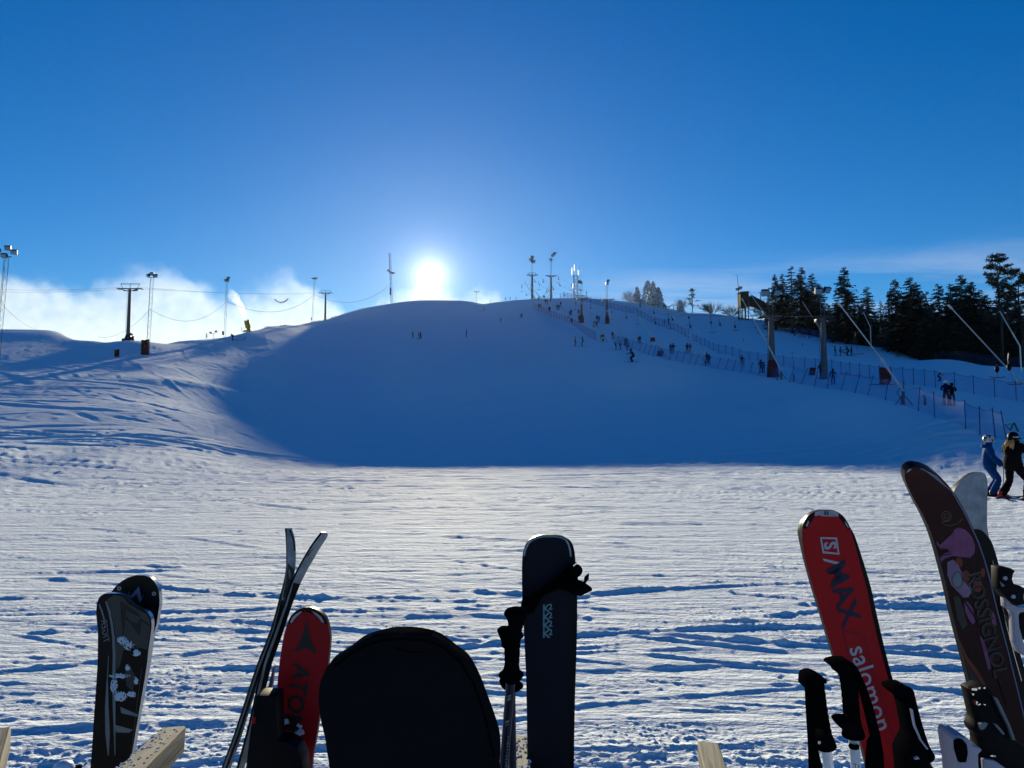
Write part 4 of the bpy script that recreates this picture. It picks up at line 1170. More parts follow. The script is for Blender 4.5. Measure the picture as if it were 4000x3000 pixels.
pine(3918, 992, 112, 'big pine with a rounded crown, tallest tree at the right', 5, rad=3.7, bare=0.42)
pine(3998, 1052, 116, 'thinner pine cut by the right edge of the picture', 8, rad=3.4, bare=0.35)
def bare_tree(px, top_py, Y, label, seed, spread=1.0, lf=0.26, name='bare_tree', cat='bare tree', group='bare frosted trees on the skyline', depth=5, mt='twig_frost', nst=3, wide=1.0, r0=None):
    b = on_ground(px, Y=Y); H = PW(px, top_py, Y).z - b.z
    rr = random.Random(seed); m = MB(); tw = MB()
    def grow(p, d, L, r, k):
        e = p + d * L
        md = p.lerp(e, 0.5) + Vector((rr.uniform(-1, 1), rr.uniform(-1, 1), 0)) * L * 0.06
        (m if k > 2 else tw).tube([p, md, e], [r, r * 0.85, r * 0.7], 4 if k > 2 else 3, cap=False)
        if k == 0: return
        for _ in range(4 if k in (1, 2) else 3):
            nd = (d + Vector((rr.gauss(0, 0.42) * spread, rr.gauss(0, 0.42) * spread, rr.uniform(-0.25, 0.25)))).normalized()
            grow(p.lerp(e, rr.uniform(0.3, 1.0)), nd, L * rr.uniform(0.65, 0.95), r * 0.6, k - 1)
    for s in range(nst):
        a = rr.random() * 6.28
        grow(Vector((0, 0, -0.2)), Vector((math.cos(a) * 0.45 * wide, math.sin(a) * 0.5, 1)).normalized(), H * lf, r0 or 0.014 * H, depth)
    t = empty(name, b); tag(t, label, cat, group)
    m.build('trunk', M['bark'], t); tw.build('twigs', M[mt], t)
    return t
# the frosted clump left of the tower
bare_tree(2468, 1118, 240, 'frosted bare tree, leftmost in the snowy clump on the skyline', 1, wide=1.6, nst=14, lf=0.38, depth=3, spread=0.9, r0=0.06)
bare_tree(2660, 1152, 236, 'frosted thin tree left of the windswept pine', 2, wide=1.5, nst=12, lf=0.38, depth=3, spread=0.9, r0=0.05)
bare_tree(2782, 1170, 226, 'round bushy bare tree right of the windswept pine', 3, wide=2.0, nst=22, mt='brush', lf=0.40, depth=3, spread=0.8, r0=0.05)
bare_tree(2858, 1188, 224, 'small round bare tree just left of the wooden tower', 4, wide=2.6, nst=18, mt='brush', lf=0.42, depth=3, spread=0.8, r0=0.05)
bare_tree(2993, 1130, 205, 'bare twiggy tree behind the ramp, left of the spruces', 5, wide=1.8, nst=5, mt='brush')
bare_tree(3245, 1130, 190, 'bare tree showing between the left group and the freestanding spruce', 6, wide=2.0, nst=5, mt='brush')
bare_tree(3440, 1140, 165, 'bare thicket tree left of the dark wood', 7, wide=1.4, nst=4, mt='brush')
bare_tree(3960, 1150, 128, 'bare birch under the big pine', 9, wide=1.2, nst=4, mt='brush')
def frosted_conifer(px, top_py, Y, label, seed, sx=1.0):
    b = on_ground(px, Y=Y); H = PW(px, top_py, Y).z - b.z
    rr = random.Random(seed)
    t = empty('frosted_conifer', b - Z * 0.3); tag(t, label, 'frosted conifer', 'frosted conifers on the skyline')
    n_, s_ = MB(), MB()
    k = 0
    N_ = int(650 * H / 8)
    for q in range(N_):
        u = rr.random() ** 1.3
        z = H * (0.05 + 0.93 * u); rad = (H * 0.30 * sx * (1 - u) ** 0.75 + 0.15) * rr.uniform(0.25, 1.25) ** 0.6
        a = rr.random() * 6.28; lob = 0.62 + 0.75 * float(vnoise(np.array([a * 1.3 + seed * 7.0]), np.array([z * 1.1]), 5)[0])
        rad *= lob
        if lob < 0.82 and rr.random() < 0.5: continue
        c = Vector((math.cos(a) * rad, math.sin(a) * rad, z))
        R_ = rr.uniform(0.16, 0.42)
        mb_ = s_ if rr.random() < 0.45 else n_
        d = Vector((math.cos(a), math.sin(a), -0.4)).normalized(); sd_ = Vector((-d.y, d.x, 0))
        A, B, C_, D = c + d * R_ * 1.4, c + sd_ * R_ * 0.7, c - d * R_ * 0.6, c - sd_ * R_ * 0.7
        mb_.add([A, B, C_, D, c - Z * R_ * 0.8], [(0, 1, 2, 3), (0, 4, 1), (1, 4, 2), (2, 4, 3), (3, 4, 0)])
        if rr.random() < 0.8:
            s_.add([A + Z * .06, B + Z * .06, C_ + Z * .06, D + Z * .06, c + Z * (0.10 + R_ * 0.45)], [(0, 1, 4), (1, 2, 4), (2, 3, 4), (3, 0, 4), (0, 3, 2, 1)])
    n_.build('needles', M['needle'], t); s_.build('frost_cover', M['frost'], t)
    tr = MB(); tr.tube([(0, 0, -0.5), (0, 0, H * 0.97)], [0.16, 0.02], 6); tr.build('trunk', M['bark'], t)
frosted_conifer(2489, 1117, 238, 'snow-laden conifer left in the frosted clump', 1, 0.7)
frosted_conifer(2532, 1092, 236, 'tallest snow-plastered conifer in the frosted clump', 2, 0.95)
frosted_conifer(2552, 1096, 240, 'darker conifer leaning against the tallest frosted one', 3, 0.7)
frosted_conifer(2572, 1118, 236, 'right conifer of the frosted clump', 4, 0.8)
frosted_conifer(2592, 1180, 234, 'low snowy bush at the right foot of the frosted clump', 5, 1.6)
frosted_conifer(2658, 1168, 234, 'small frosted cone-shaped conifer beside the windswept pine', 6, 0.9)
frosted_conifer(2512, 1165, 234, 'low snowy conifer in front of the frosted clump', 7, 1.2)
def windswept(px, top_py, Y, label, seed):
    b = on_ground(px, Y=Y); H = PW(px + 3, top_py, Y).z - b.z
    rr = random.Random(seed); t = empty('windswept_pine', b); tag(t, label, 'pine')
    m = MB(); m.tube([(-0.2, 0, -0.3), (0, 0, H * 0.5), (-0.35, 0, H * 0.8), (0.1, 0, H)], [0.16, 0.11, 0.07, 0.02], 6)
    c = MB(); fr = MB()
    for k in range(22):
        u = 0.25 + 0.75 * k / 22; a = rr.choice((0.15, 3.0, 1.5, 4.5)) + rr.uniform(-.5, .5)
        L = (H * 0.36 * (1 - u) + H * 0.09) * rr.uniform(0.6, 1.15) * (1.35 if math.cos(a) > 0 else 0.75)
        p0 = Vector((0, 0, H * u)); p1 = p0 + Vector((math.cos(a) * L, math.sin(a) * L, L * rr.uniform(-0.2, 0.2)))
        m.tube([p0, p1], [0.05, 0.015], 3)
        for q in range(16):
            cc = p0.lerp(p1, rr.uniform(0.35, 1.05)) + Vector((rr.gauss(0, .2), rr.gauss(0, .2), rr.gauss(0.05, .13)))
            e = Vector((rr.gauss(0, 1), rr.gauss(0, 1), rr.gauss(0, .4))).normalized() * rr.uniform(.25, .5); g_ = Vector((rr.gauss(0, 1), rr.gauss(0, 1), rr.gauss(0, .3))).normalized() * .2
            (c if rr.random() < 0.85 else fr).add([cc - e, cc + g_, cc + e, cc - g_], [(0, 1, 2, 3)])
    m.build('trunk', M['bark'], t); c.build('needles', M['needle'], t); fr.build('frost_cover', M['frost'], t)
windswept(2706, 1123, 235, 'windswept dark pine standing on the skyline left of the round bushes', 2)

def clump_stuff(name, spots, label, mt, cat='undergrowth', hh=(0.5, 1.4), n=60, seed=1, fr=0.0, blade=0.10):
    rr = random.Random(seed); v = []; f = []
    for (x, y, z, r_) in spots:
        for q in range(n):
            a = rr.random() * 6.28; d = rr.random() ** 0.5 * r_
            p = Vector((x + math.cos(a) * d, y + math.sin(a) * d, z - 0.1))
            L = rr.uniform(*hh); e = Vector((rr.gauss(0, .35), rr.gauss(0, .35), 1)).normalized() * L
            s = Vector((rr.gauss(0, 1), rr.gauss(0, 1), 0)).normalized() * blade * rr.uniform(0.4, 1.3)
            k = len(v); v += [tuple(p - s), tuple(p + s), tuple(p + e * 0.6 + s * 1.6), tuple(p + e)]; f += [(k, k + 1, k + 2), (k, k + 2, k + 3)]
    me = bpy.data.meshes.new(name); me.from_pydata(v, [], f); me.materials.append(M[mt]); me.update()
    o = link(name, me); tag(o, label, cat, kind='stuff'); return o
rr = random.Random(3); spots = []
for k in range(420):
    px = 3040 + 1100 * rr.random()
    Ye = np.interp(px, [3040, 3255, 3500, 3700, 4000, 4200], [205, 162, 143, 117, 103, 100]) + rr.random() ** 1.5 * 45 + 1
    p = on_ground(px, Y=Ye); spots.append((p.x, p.y, p.z, 1.6))
clump_stuff('undergrowth', spots, 'dark scrub filling the foot of the wood along the right piste edge', 'brush', hh=(0.7, 2.0), n=46, blade=0.16)
spots = []
for k in range(130):
    u = rr.random(); px = 1035 + (1275 - 1035) * u; p = on_ground(px, Y=190 + 70 * u + rr.uniform(-3, 3)); spots.append((p.x, p.y, p.z, 1.0))
for k in range(60):
    px = rr.uniform(1260, 1460); p = on_ground(px, Y=np.interp(px, [1260, 1460], [266, 304]) + rr.uniform(-2, 2)); spots.append((p.x, p.y, p.z, 0.9))
clump_stuff('dry_grass', spots, 'dry brown scrub poking through the snow along the left ridge', 'brush', hh=(0.12, 0.55), n=9, blade=0.05, seed=8)
spots = []
for k in range(26):
    px = rr.uniform(2880, 3080); p = on_ground(px, Y=np.interp(px, [2880, 3080], [222, 196]) + rr.uniform(-10, 4)); spots.append((p.x, p.y, p.z, 1.0))
clump_stuff('dry_grass', spots, 'sparse scrub on the rough snow under the wooden tower', 'brush', hh=(0.15, 0.5), n=20, blade=0.08, seed=9)
# dark net fence closing the wood
pts_ = [(3230, 160), (3340, 152), (3450, 147), (3560, 136), (3660, 122), (3760, 112), (3880, 105), (4020, 101), (4150, 100)]
t = None
for k, (px, Y) in enumerate(pts_):
    p = on_ground(px, Y=Y)
    if t is None:
        t = empty('dark_net_fence', p); tag(t, 'dark net strung along the foot of the wood on the right', 'net fence'); o0 = p; vv = []; ff = []
    pm = MB(); pm.tube([p - o0 - Z * .2, p - o0 + Z * 1.7], 0.05, 5); pm.build('post', M['dark_steel'], t)
    vv += [tuple(p - o0 + Z * 0.02), tuple(p - o0 + Z * 1.6)]
    if k: ff.append((2 * k - 2, 2 * k, 2 * k + 1, 2 * k - 1))
m = MB(); m.add(vv, ff); m.build('net', M['dark_net'], t)

# ------------------------------------------------------------------ wooden start tower with its ramp
Yt = 208; b = on_ground(2930, Y=Yt); s = Yt / F_PX
def q_(px, py): 
    p = PW(px, py, Yt); return (p.x - b.x, p.z - b.z)
t = empty('wooden_tower', b); tag(t, 'dark boarded wooden start tower with a curved ramp sloping down to the right', 'wooden tower')
ztop = q_(2900, 1143)[1]; zbot = q_(2900, 1200)[1]
x0, x1 = q_(2890, 1200)[0], q_(2923, 1200)[0]
nbd = 11
for k in range(nbd):
    z0 = zbot + (ztop - zbot) * k / nbd; z1 = zbot + (ztop - zbot) * (k + 1) / nbd - 0.04
    m = MB(); m.box(((x0 + x1) / 2 + 0.02 * (k % 3), -0.6 - 0.02 * (k % 2), (z0 + z1) / 2), (x1 - x0, 0.08, z1 - z0)); m.build('board', M['wood_dark'], t)
m = MB(); m.box(((x0 + x1) / 2, 0.9, (zbot + ztop) / 2), (x1 - x0 - 0.1, 2.8, ztop - zbot - 0.1)); m.build('cabin', M['wood_dark'], t)
m = MB(); m.box(((x0 + x1) / 2, 0.6, ztop + 0.08), (x1 - x0 + 0.3, 3.6, 0.12), Matrix.Rotation(R(-3), 3, 'Y')); m.build('roof', M['wood_dark'], t)
for px in (2892, 2908, 2921):
    for yy in (-0.4, 2.0):
        m = MB(); x = q_(px, 1200)[0]; m.box((x, yy, zbot / 2 - 0.2), (0.22, 0.22, zbot + 0.6)); m.build('leg', M['wood_dark'], t)
for (a, c) in (((2892, 1225), (2921, 1196)), ((2892, 1198), (2921, 1222))):
    m = MB(); A, C_ = q_(*a), q_(*c); m.tube([(A[0], -0.45, A[1]), (C_[0], -0.45, C_[1])], 0.08, 4); m.build('brace', M['wood_dark'], t)
ramp = [(2923, 1160), (2945, 1172), (2970, 1186), (3000, 1202), (3030, 1216), (3060, 1232), (3090, 1246)]
top_l = [q_(*p) for p in ramp]
low_l = [(x, max(z - (2.8 - 0.33 * k), -1.0)) for k, (x, z) in enumerate(top_l)]
out = top_l + low_l[::-1]
m = MB(); m.prism(out, Matrix.Translation((0, -0.5, 0)) @ Matrix.Rotation(R(90), 4, 'X'), -2.6); m.build('ramp_side', M['wood_dark'], t)
for k in range(0, 6):
    a, c = top_l[k], top_l[k + 1]
    m = MB(); m.tube([(a[0], -0.62, a[1] - 0.15), (c[0], -0.62, c[1] - 0.15)], 0.10, 4); m.build('ramp_rail', M['wood_dark'], t)
    m = MB(); m.box((a[0], -0.6, (a[1] + low_l[k][1]) / 2 - 0.6), (0.16, 0.12, abs(a[1] - low_l[k][1]) + 1.6)); m.build('post', M['wood_dark'], t)
# light pole beside the tower, and a pole with a crossarm behind the ramp
b = on_ground(2889, Y=206); H = PW(2884, 1075, 206).z - b.z
t = empty('light_pole', b); tag(t, 'tall thin pole with floodlights at the left corner of the wooden tower', 'light pole')
m = MB(); m.tube([(0, 0, -.3), (-0.1, 0, H * 0.58), (-0.35, 0, H)], [0.14, 0.10, 0.05], 6); m.tube([(-0.35, 0, H), (-0.9, 0, H + 0.3)], 0.05, 4); m.build('pole', M['dark_steel'], t)
for dx, dz, yw in ((-0.5, 0, -40), (0.4, 0.4, 20), (0.0, 0.2, 0)):
    a = MB(); g = MB(); lamp_head(a, g, Vector((dx, -0.2, PW(2885, 1130, 206).z - b.z + dz)), yw, 1.6); h = a.build('lamp_head', M['dark_steel'], t); g.build('lamp_glass', M['lamp_glass'], h)
b = on_ground(2973, Y=214); H = PW(2973, 1140, 214).z - b.z
t = empty('light_pole', b); tag(t, 'short pole with a crossarm behind the ramp', 'light pole')
m = MB(); m.tube([(0, 0, -.3), (0, 0, H)], 0.11, 6); m.build('pole', M['dark_steel'], t)
m = MB(); m.tube([(-0.9, 0, H - .3), (0.8, 0, H - .1)], 0.06, 4); m.box((0.6, 0, H + .2), (0.5, 0.3, 0.3)); m.build('crossarm', M['dark_steel'], t)
# low rails on the crest
b = on_ground(1500, Y=296); t = empty('low_rail', b); tag(t, 'low bent rail on the crest left of the aerial mast', 'rail')
m = MB(); m.tube([(-1.2, 0, -.2), (-1.1, 0, 1.1), (0.2, 0, 0.9), (1.4, 0, 0.2)], 0.09, 5); m.build('rail', M['dark_steel'], t)
b = on_ground(1600, Y=320)
t = empty('crest_fence', b); tag(t, 'short pale net fence on the crest left of the sun', 'net fence')
m = MB(); m.add([(-1.7, 0, 0), (1.7, 0, 0), (1.5, 0, 1.0), (-1.6, 0, 1.4)], [(0, 1, 2, 3)]); m.build('net', M['net'], t)
for x in (-1.7, 0, 1.7): m = MB(); m.tube([(x, 0, -.2), (x, 0, 1.4)], 0.05, 4); m.build('post', M['blue_post'], t)
# little marker stakes and hydrants on the slopes
def stake(px, py, hpx, label, name='marker_stake'):
    g = on_ground(px, py); m = MB(); m.tube([(0, 0, -.1), (0.03, 0, hpx / F_PX * g.y)], 0.04 + g.y * 0.0002, 5); o = m.build(name, M['blue_post']); o.location = g
    tag(o, label, 'marker stake', 'marker stakes on the upper slope'); return o
for px, py, h, lb in ((2952, 1283, 8, 'small blue marker stake below the wooden tower'), (2960, 1306, 8, 'small blue marker stake left of the padded pylon, upper of two'), (2903, 1334, 9, 'small blue marker stake above the fence bend'),
                      (3134, 1350, 9, 'small blue marker stake below the two skiers by the spruces'), (3094, 1385, 9, 'small blue marker stake just above the upper fence')):
    stake(px, py, h, lb)
def hydrant(px, py, h, label):
    g = on_ground(px, py); s = g.y / F_PX; t = empty('hydrant', g); tag(t, label, 'hydrant', 'hydrants behind the fence')
    m = MB(); m.tube([(0, 0, -.1), (0.02, 0, h * s * 0.85)], 0.09, 7); m.build('standpipe', M['galv'], t)
    m = MB(); m.tube([(-.05, 0, h * s * 0.85), (0.02, 0, h * s), (-0.14, 0, h * s)], 0.06, 6); m.build('valve', M['galv'], t)
hydrant(3101, 1490, 28, 'standing pipe hydrant behind the fence right of the padded pylon')
hydrant(3614, 1592, 36, 'standing pipe hydrant behind the fence left of the standing pair')
# A-shaped steel stand behind the fence end
g = on_ground(3945, 1672); t = empty('steel_stand', g); tag(t, 'A-shaped steel stand on the snow at the right end of the fence', 'steel stand')
s = g.y / F_PX
m = MB(); m.tube([(0, 0, 0), (14 * s, 0, 30 * s), (22 * s, 0.1, 34 * s), (44 * s, 0.2, -8 * s)], 0.05, 6); m.tube([(14 * s, 0, 30 * s), (-6 * s, 0.3, 26 * s), (32 * s, 0.4, -6 * s)], 0.03, 5); m.build('frame', M['galv'], t)
# ------------------------------------------------------------------ people
def cloth(name, col, rough=0.75): 
    if name not in M: M[name] = mat(name, col, rough=rough, spec=0.04, var=0.12, scale=12)
    return M[name]
CL = {'black': (0.0045, 0.0045, 0.0055), 'navy': (0.005, 0.011, 0.05), 'blue': (0.001, 0.045, 0.17), 'orange': (0.42, 0.075, 0.035), 'red': (0.38, 0.03, 0.03), 'green': (0.013, 0.020, 0.010),
      'grey': (0.16, 0.18, 0.22), 'brown': (0.035, 0.018, 0.014), 'white': (0.7, 0.72, 0.75), 'pink': (0.15, 0.035, 0.035), 'denim': (0.016, 0.035, 0.075), 'skin': (0.42, 0.24, 0.17), 'teal': (0.02, 0.09, 0.12)}
def CM(c): return cloth(c + '_fabric', CL[c])
def ik(a, c, l1, l2, bend):
    d = c - a; L = min(d.length, (l1 + l2) * 0.995); u = d.normalized()
    x = (l1 * l1 - l2 * l2 + L * L) / (2 * L); h = math.sqrt(max(l1 * l1 - x * x, 0))
    b = bend - u * bend.dot(u)
    if b.length < 1e-5: b = Vector((0, 1, 0))
    return a + u * x + b.normalized() * h
POSES = {
 # pelvis (y, z), lean degrees, feet, hands, head yaw
 'stand': dict(pel=(0, 0.92), lean=4, feet=((-0.13, 0.0), (0.13, 0.02)), hands=((-0.30, 0.12, 0.86), (0.30, 0.14, 0.88))),
 'tow':   dict(pel=(-0.05, 0.90), lean=-3, feet=((-0.11, 0.02), (0.11, 0.05)), hands=((-0.18, 0.30, 1.08), (0.18, 0.30, 1.12))),
 'ski':   dict(pel=(-0.14, 0.72), lean=34, feet=((-0.16, 0.0), (0.16, 0.05)), hands=((-0.36, 0.42, 0.86), (0.36, 0.42, 0.88))),
 'wide':  dict(pel=(-0.04, 0.78), lean=16, feet=((-0.38, 0.0), (0.38, 0.05)), hands=((-0.52, 0.20, 0.86), (0.54, 0.22, 0.92))),
 'board': dict(pel=(-0.05, 0.80), lean=14, feet=((-0.27, 0.0), (0.27, 0.0)), hands=((-0.62, 0.05, 1.12), (0.50, 0.25, 0.95))),
 'point': dict(pel=(0, 0.90), lean=6, feet=((-0.15, 0.0), (0.14, 0.08)), hands=((-0.62, 0.25, 1.22), (0.28, 0.10, 0.86))),
 'kick':  dict(pel=(-0.05, 0.88), lean=14, feet=((-0.12, 0.0), (0.16, 0.80, 0.50)), hands=((-0.34, 0.34, 1.05), (0.36, 0.36, 1.0))),
 'poles': dict(pel=(-0.03, 0.90), lean=10, feet=((-0.12, 0.0), (0.12, 0.02)), hands=((-0.26, 0.28, 0.98), (0.26, 0.30, 0.98))),
}
LAB = {'torso': 0, 'arm': 0, 'leg': 1, 'boot': 2, 'hand': 3, 'head': 4}
def skeleton(p):
    J = {}; E = []
    pel = Vector((0, p['pel'][0], p['pel'][1])); ln = R(p['lean'])
    up = Vector((0, math.sin(ln), math.cos(ln)))
    J['pelvis'] = (pel, 0.155); J['belly'] = (pel + up * 0.17, 0.145); J['chest'] = (pel + up * 0.37, 0.165); J['neck'] = (pel + up * 0.53, 0.075)
    hd = Vector((0, math.sin(ln * 0.5), math.cos(ln * 0.5)))
    J['head'] = (J['neck'][0] + hd * 0.13 + Vector((0, 0.015, 0)), 0.092); J['crown'] = (J['neck'][0] + hd * 0.215 + Vector((0, 0.01, 0)), 0.075)
    E += [('pelvis', 'belly', 'torso'), ('belly', 'chest', 'torso'), ('chest', 'neck', 'torso'), ('neck', 'head', 'head'), ('head', 'crown', 'head')]
    for i, s in enumerate((-1, 1)):
        n = 'LR'[i]
        ft = p['feet'][i]; f = Vector((ft[0], ft[1], ft[2] if len(ft) > 2 else 0.10))
        hip = pel + Vector((s * 0.095, 0, -0.06))
        toe_dir = Vector((0.02 * s, 1, 0))
        kn = ik(hip, f, 0.43, 0.42, Vector((s * 0.12, 1, 0)))
        J['hip' + n] = (hip, 0.105); J['knee' + n] = (kn, 0.072); J['ankle' + n] = (f, 0.066)
        J['heel' + n] = (f + Vector((0, -0.04, -0.04)), 0.055); J['toe' + n] = (f + toe_dir * 0.17 + Vector((0, 0, -0.045)), 0.045)
        E += [('pelvis', 'hip' + n, 'leg'), ('hip' + n, 'knee' + n, 'leg'), ('knee' + n, 'ankle' + n, 'leg'), ('ankle' + n, 'heel' + n, 'boot'), ('heel' + n, 'toe' + n, 'boot')]
        sh = pel + up * 0.46 + Vector((s * 0.19, 0, 0)); h = Vector(p['hands'][i])
        el = ik(sh, h, 0.29, 0.27, Vector((s * 0.6, -0.6, -0.4)))
        J['sh' + n] = (sh, 0.082); J['el' + n] = (el, 0.058); J['wr' + n] = (h, 0.045); d = (h - el).normalized(); J['hand' + n] = (h + d * 0.10, 0.042)
        E += [('chest', 'sh' + n, 'torso'), ('sh' + n, 'el' + n, 'arm'), ('el' + n, 'wr' + n, 'arm'), ('wr' + n, 'hand' + n, 'hand')]
    return J, E
def body_mesh(pose, subd=1, puff=1.0):
    J, E = skeleton(POSES[pose] if isinstance(pose, str) else pose)
    names = list(J); idx = {n: i for i, n in enumerate(names)}
    me = bpy.data.meshes.new('tmp'); me.from_pydata([J[n][0] for n in names], [(idx[a], idx[b]) for a, b, _ in E], [])
    o = bpy.data.objects.new('tmp', me); COL.objects.link(o)
    sk = o.modifiers.new('s', 'SKIN'); sk.branch_smoothing = 0.6
    if not me.skin_vertices: me.attributes  # the layer is made by the modifier
    for i, n in enumerate(names):
        r_ = J[n][1] * (puff if n not in ('head', 'crown') else 1)
        me.skin_vertices[0].data[i].radius = (r_, r_)
        me.skin_vertices[0].data[i].use_root = (n == 'pelvis')
    ss_ = o.modifiers.new('u', 'SUBSURF'); ss_.levels = subd; ss_.render_levels = subd
    dg = bpy.context.evaluated_depsgraph_get()
    ev = o.evaluated_get(dg)
    out = bpy.data.meshes.new_from_object(ev, depsgraph=dg)
    bpy.data.objects.remove(o)
    segs = [(J[a][0], J[b][0], (J[a][1] + J[b][1]) / 2, LAB[l]) for a, b, l in E]
    mi = []
    for p in out.polygons:
        c = p.center; best = 9; bl = 0
        for a, b, r_, l in segs:
            d = b - a; t = max(0, min(1, (c - a).dot(d) / d.length_squared)); q = (c - (a + d * t)).length / r_
            if q < best: best = q; bl = l
        if bl == 4 and c.z < J['neck'][0].z - 0.02: bl = 0
        mi.append(bl)
    out.name = 'body'
    out.materials.clear()
    for k in range(5): out.materials.append(M['snow'])
    out.polygons.foreach_set('material_index', mi)
    out.polygons.foreach_set('use_smooth', [True] * len(out.polygons))
    return out, J, segs
# the skin layer must exist before its radii can be set
def _ensure_skin():
    pass
BODY = {}
def get_body(pose):
    if pose not in BODY: BODY[pose] = body_mesh(pose)
    return BODY[pose]
def ski_mesh(L=1.62, w=0.078, board=False):
    m = MB(); n = 12; pts = []
    if board: L, w = 1.5, 0.27
    for k in range(n + 1):
        u = k / n; y = -0.45 * L + L * u
        ww = w * (0.86 + 0.3 * abs(u - 0.5) ** 1.2) * (1 if 0.06 < u < 0.93 else 0.55)
        z = 0.02 + 0.12 * max(0, (u - 0.88) / 0.12) ** 1.6 + (0.05 * max(0, (0.07 - u) / 0.07) if not board else 0.12 * max(0, (0.12 - u) / 0.12) ** 1.6)
        pts.append((y, ww / 2, z))
    v = []; f = []
    for y, h, z in pts: v += [(-h, y, z), (h, y, z), (h, y, z + 0.015), (-h, y, z + 0.015)]
    for k in range(n):
        a = 4 * k; b = a + 4
        f += [(a, b, b + 1, a + 1), (a + 1, b + 1, b + 2, a + 2), (a + 2, b + 2, b + 3, a + 3), (a + 3, b + 3, b, a)]
    f += [(0, 1, 2, 3), (4 * n + 3, 4 * n + 2, 4 * n + 1, 4 * n)]
    m.add(v, f); return m.mesh('ski', M['black_plastic'])
SKI = ski_mesh(); BOARD = ski_mesh(board=True)
HEL = MB().lathe([(0.02, 0.135), (0.075, 0.12), (0.115, 0.07), (0.128, 0.0), (0.122, -0.06), (0.10, -0.075)], 12).mesh('helmet', M['black_plastic'], smooth=True)
GOG = MB().add([(x * 0.115, 0.07 + 0.055 * math.cos(x * 1.2), z) for z in (-0.045, 0.03) for x in (-1, -0.6, -0.2, 0.2, 0.6, 1)] + [(x * 0.105, 0.055 + 0.05 * math.cos(x * 1.2), z) for z in (-0.045, 0.03) for x in (-1, -0.6, -0.2, 0.2, 0.6, 1)],
   [(i, i + 1, i + 7, i + 6) for i in range(5)] + [(i + 13, i + 12, i + 18, i + 19) for i in range(5)] + [(i + 6, i + 7, i + 19, i + 18) for i in range(5)] + [(i + 1, i, i + 12, i + 13) for i in range(5)]).mesh('goggles', M['lamp_glass'], smooth=True)
def pole_mesh(a, b):
    m = MB(); a, b = Vector(a), Vector(b); m.tube([a, b], 0.014, 5); m.lathe([(0.01, 0.02), (0.05, 0.0), (0.05, -0.01)], 8, at=b.lerp(a, 0.07)); return m.mesh('ski_pole', M['dark_steel'])
POLE = {}
def person(px, py, hpx, pose, face, label, jac='black', tr='black', hel='black', gear='ski', group='people riding the drag lift', poles=False, Y=None, tilt=0.0, child=None):
    """feet at pixel (px, py), standing hpx pixels tall, facing 'face' degrees (0 = away from the camera, -90 = to the right)"""
    g = on_ground(px, py) if Y is None else on_ground(px, Y=Y)
    if Y is not None and py is not None: g.z = max(g.z, PW(px, py, Y).z)
    me, J, sg = get_body(pose)
    nat = J['crown'][0].z + 0.08
    s = hpx / F_PX * g.y / nat
    s = max(0.6, min(s * 1.08, 1.3))
    face = face - math.degrees(math.atan2(g.x, g.y))
    t = empty('person', g, R(face)); t.scale = (s, s, s)
    if tilt: t.rotation_euler = (0, R(tilt), R(face))
    tag(t, label, 'person', group)
    b = link('body', me, t)
    for k, c in enumerate((jac, tr, 'black', 'black', 'skin')):
        b.material_slots[k].link = 'OBJECT'; b.material_slots[k].material = CM(c)
    h = link('helmet', HEL, t, J['head'][0] + Vector((0, -0.01, 0.035)))
    h.material_slots[0].link = 'OBJECT'; h.material_slots[0].material = CM(hel)
    link('goggles', GOG, t, J['head'][0] + Vector((0, 0.01, 0.02)))
    if gear == 'ski':
        for n in 'LR':
            f = J['heel' + n][0]; o = link('ski', SKI, t, (f.x, f.y + 0.05, f.z - 0.085))
            if f.z > 0.3: o.rotation_euler = (R(25), 0, 0)
    elif gear == 'board':
        o = link('snowboard', BOARD, t, (0, 0.05, -0.02)); o.rotation_euler = (0, 0, R(90))
    if poles:
        if pose not in POLE: POLE[pose] = [pole_mesh(J['hand' + n][0], J['hand' + n][0] + Vector((0.12 * s_, -0.35, -J['hand' + n][0].z))) for n, s_ in (('L', -1), ('R', 1))]
        for q in POLE[pose]: link('ski_pole', q, t)
    return t
G1 = 'people riding the drag lifts'; G2 = 'skiers on the open piste'; G3 = 'people on the summit'; G4 = 'skiers on the upper slope'
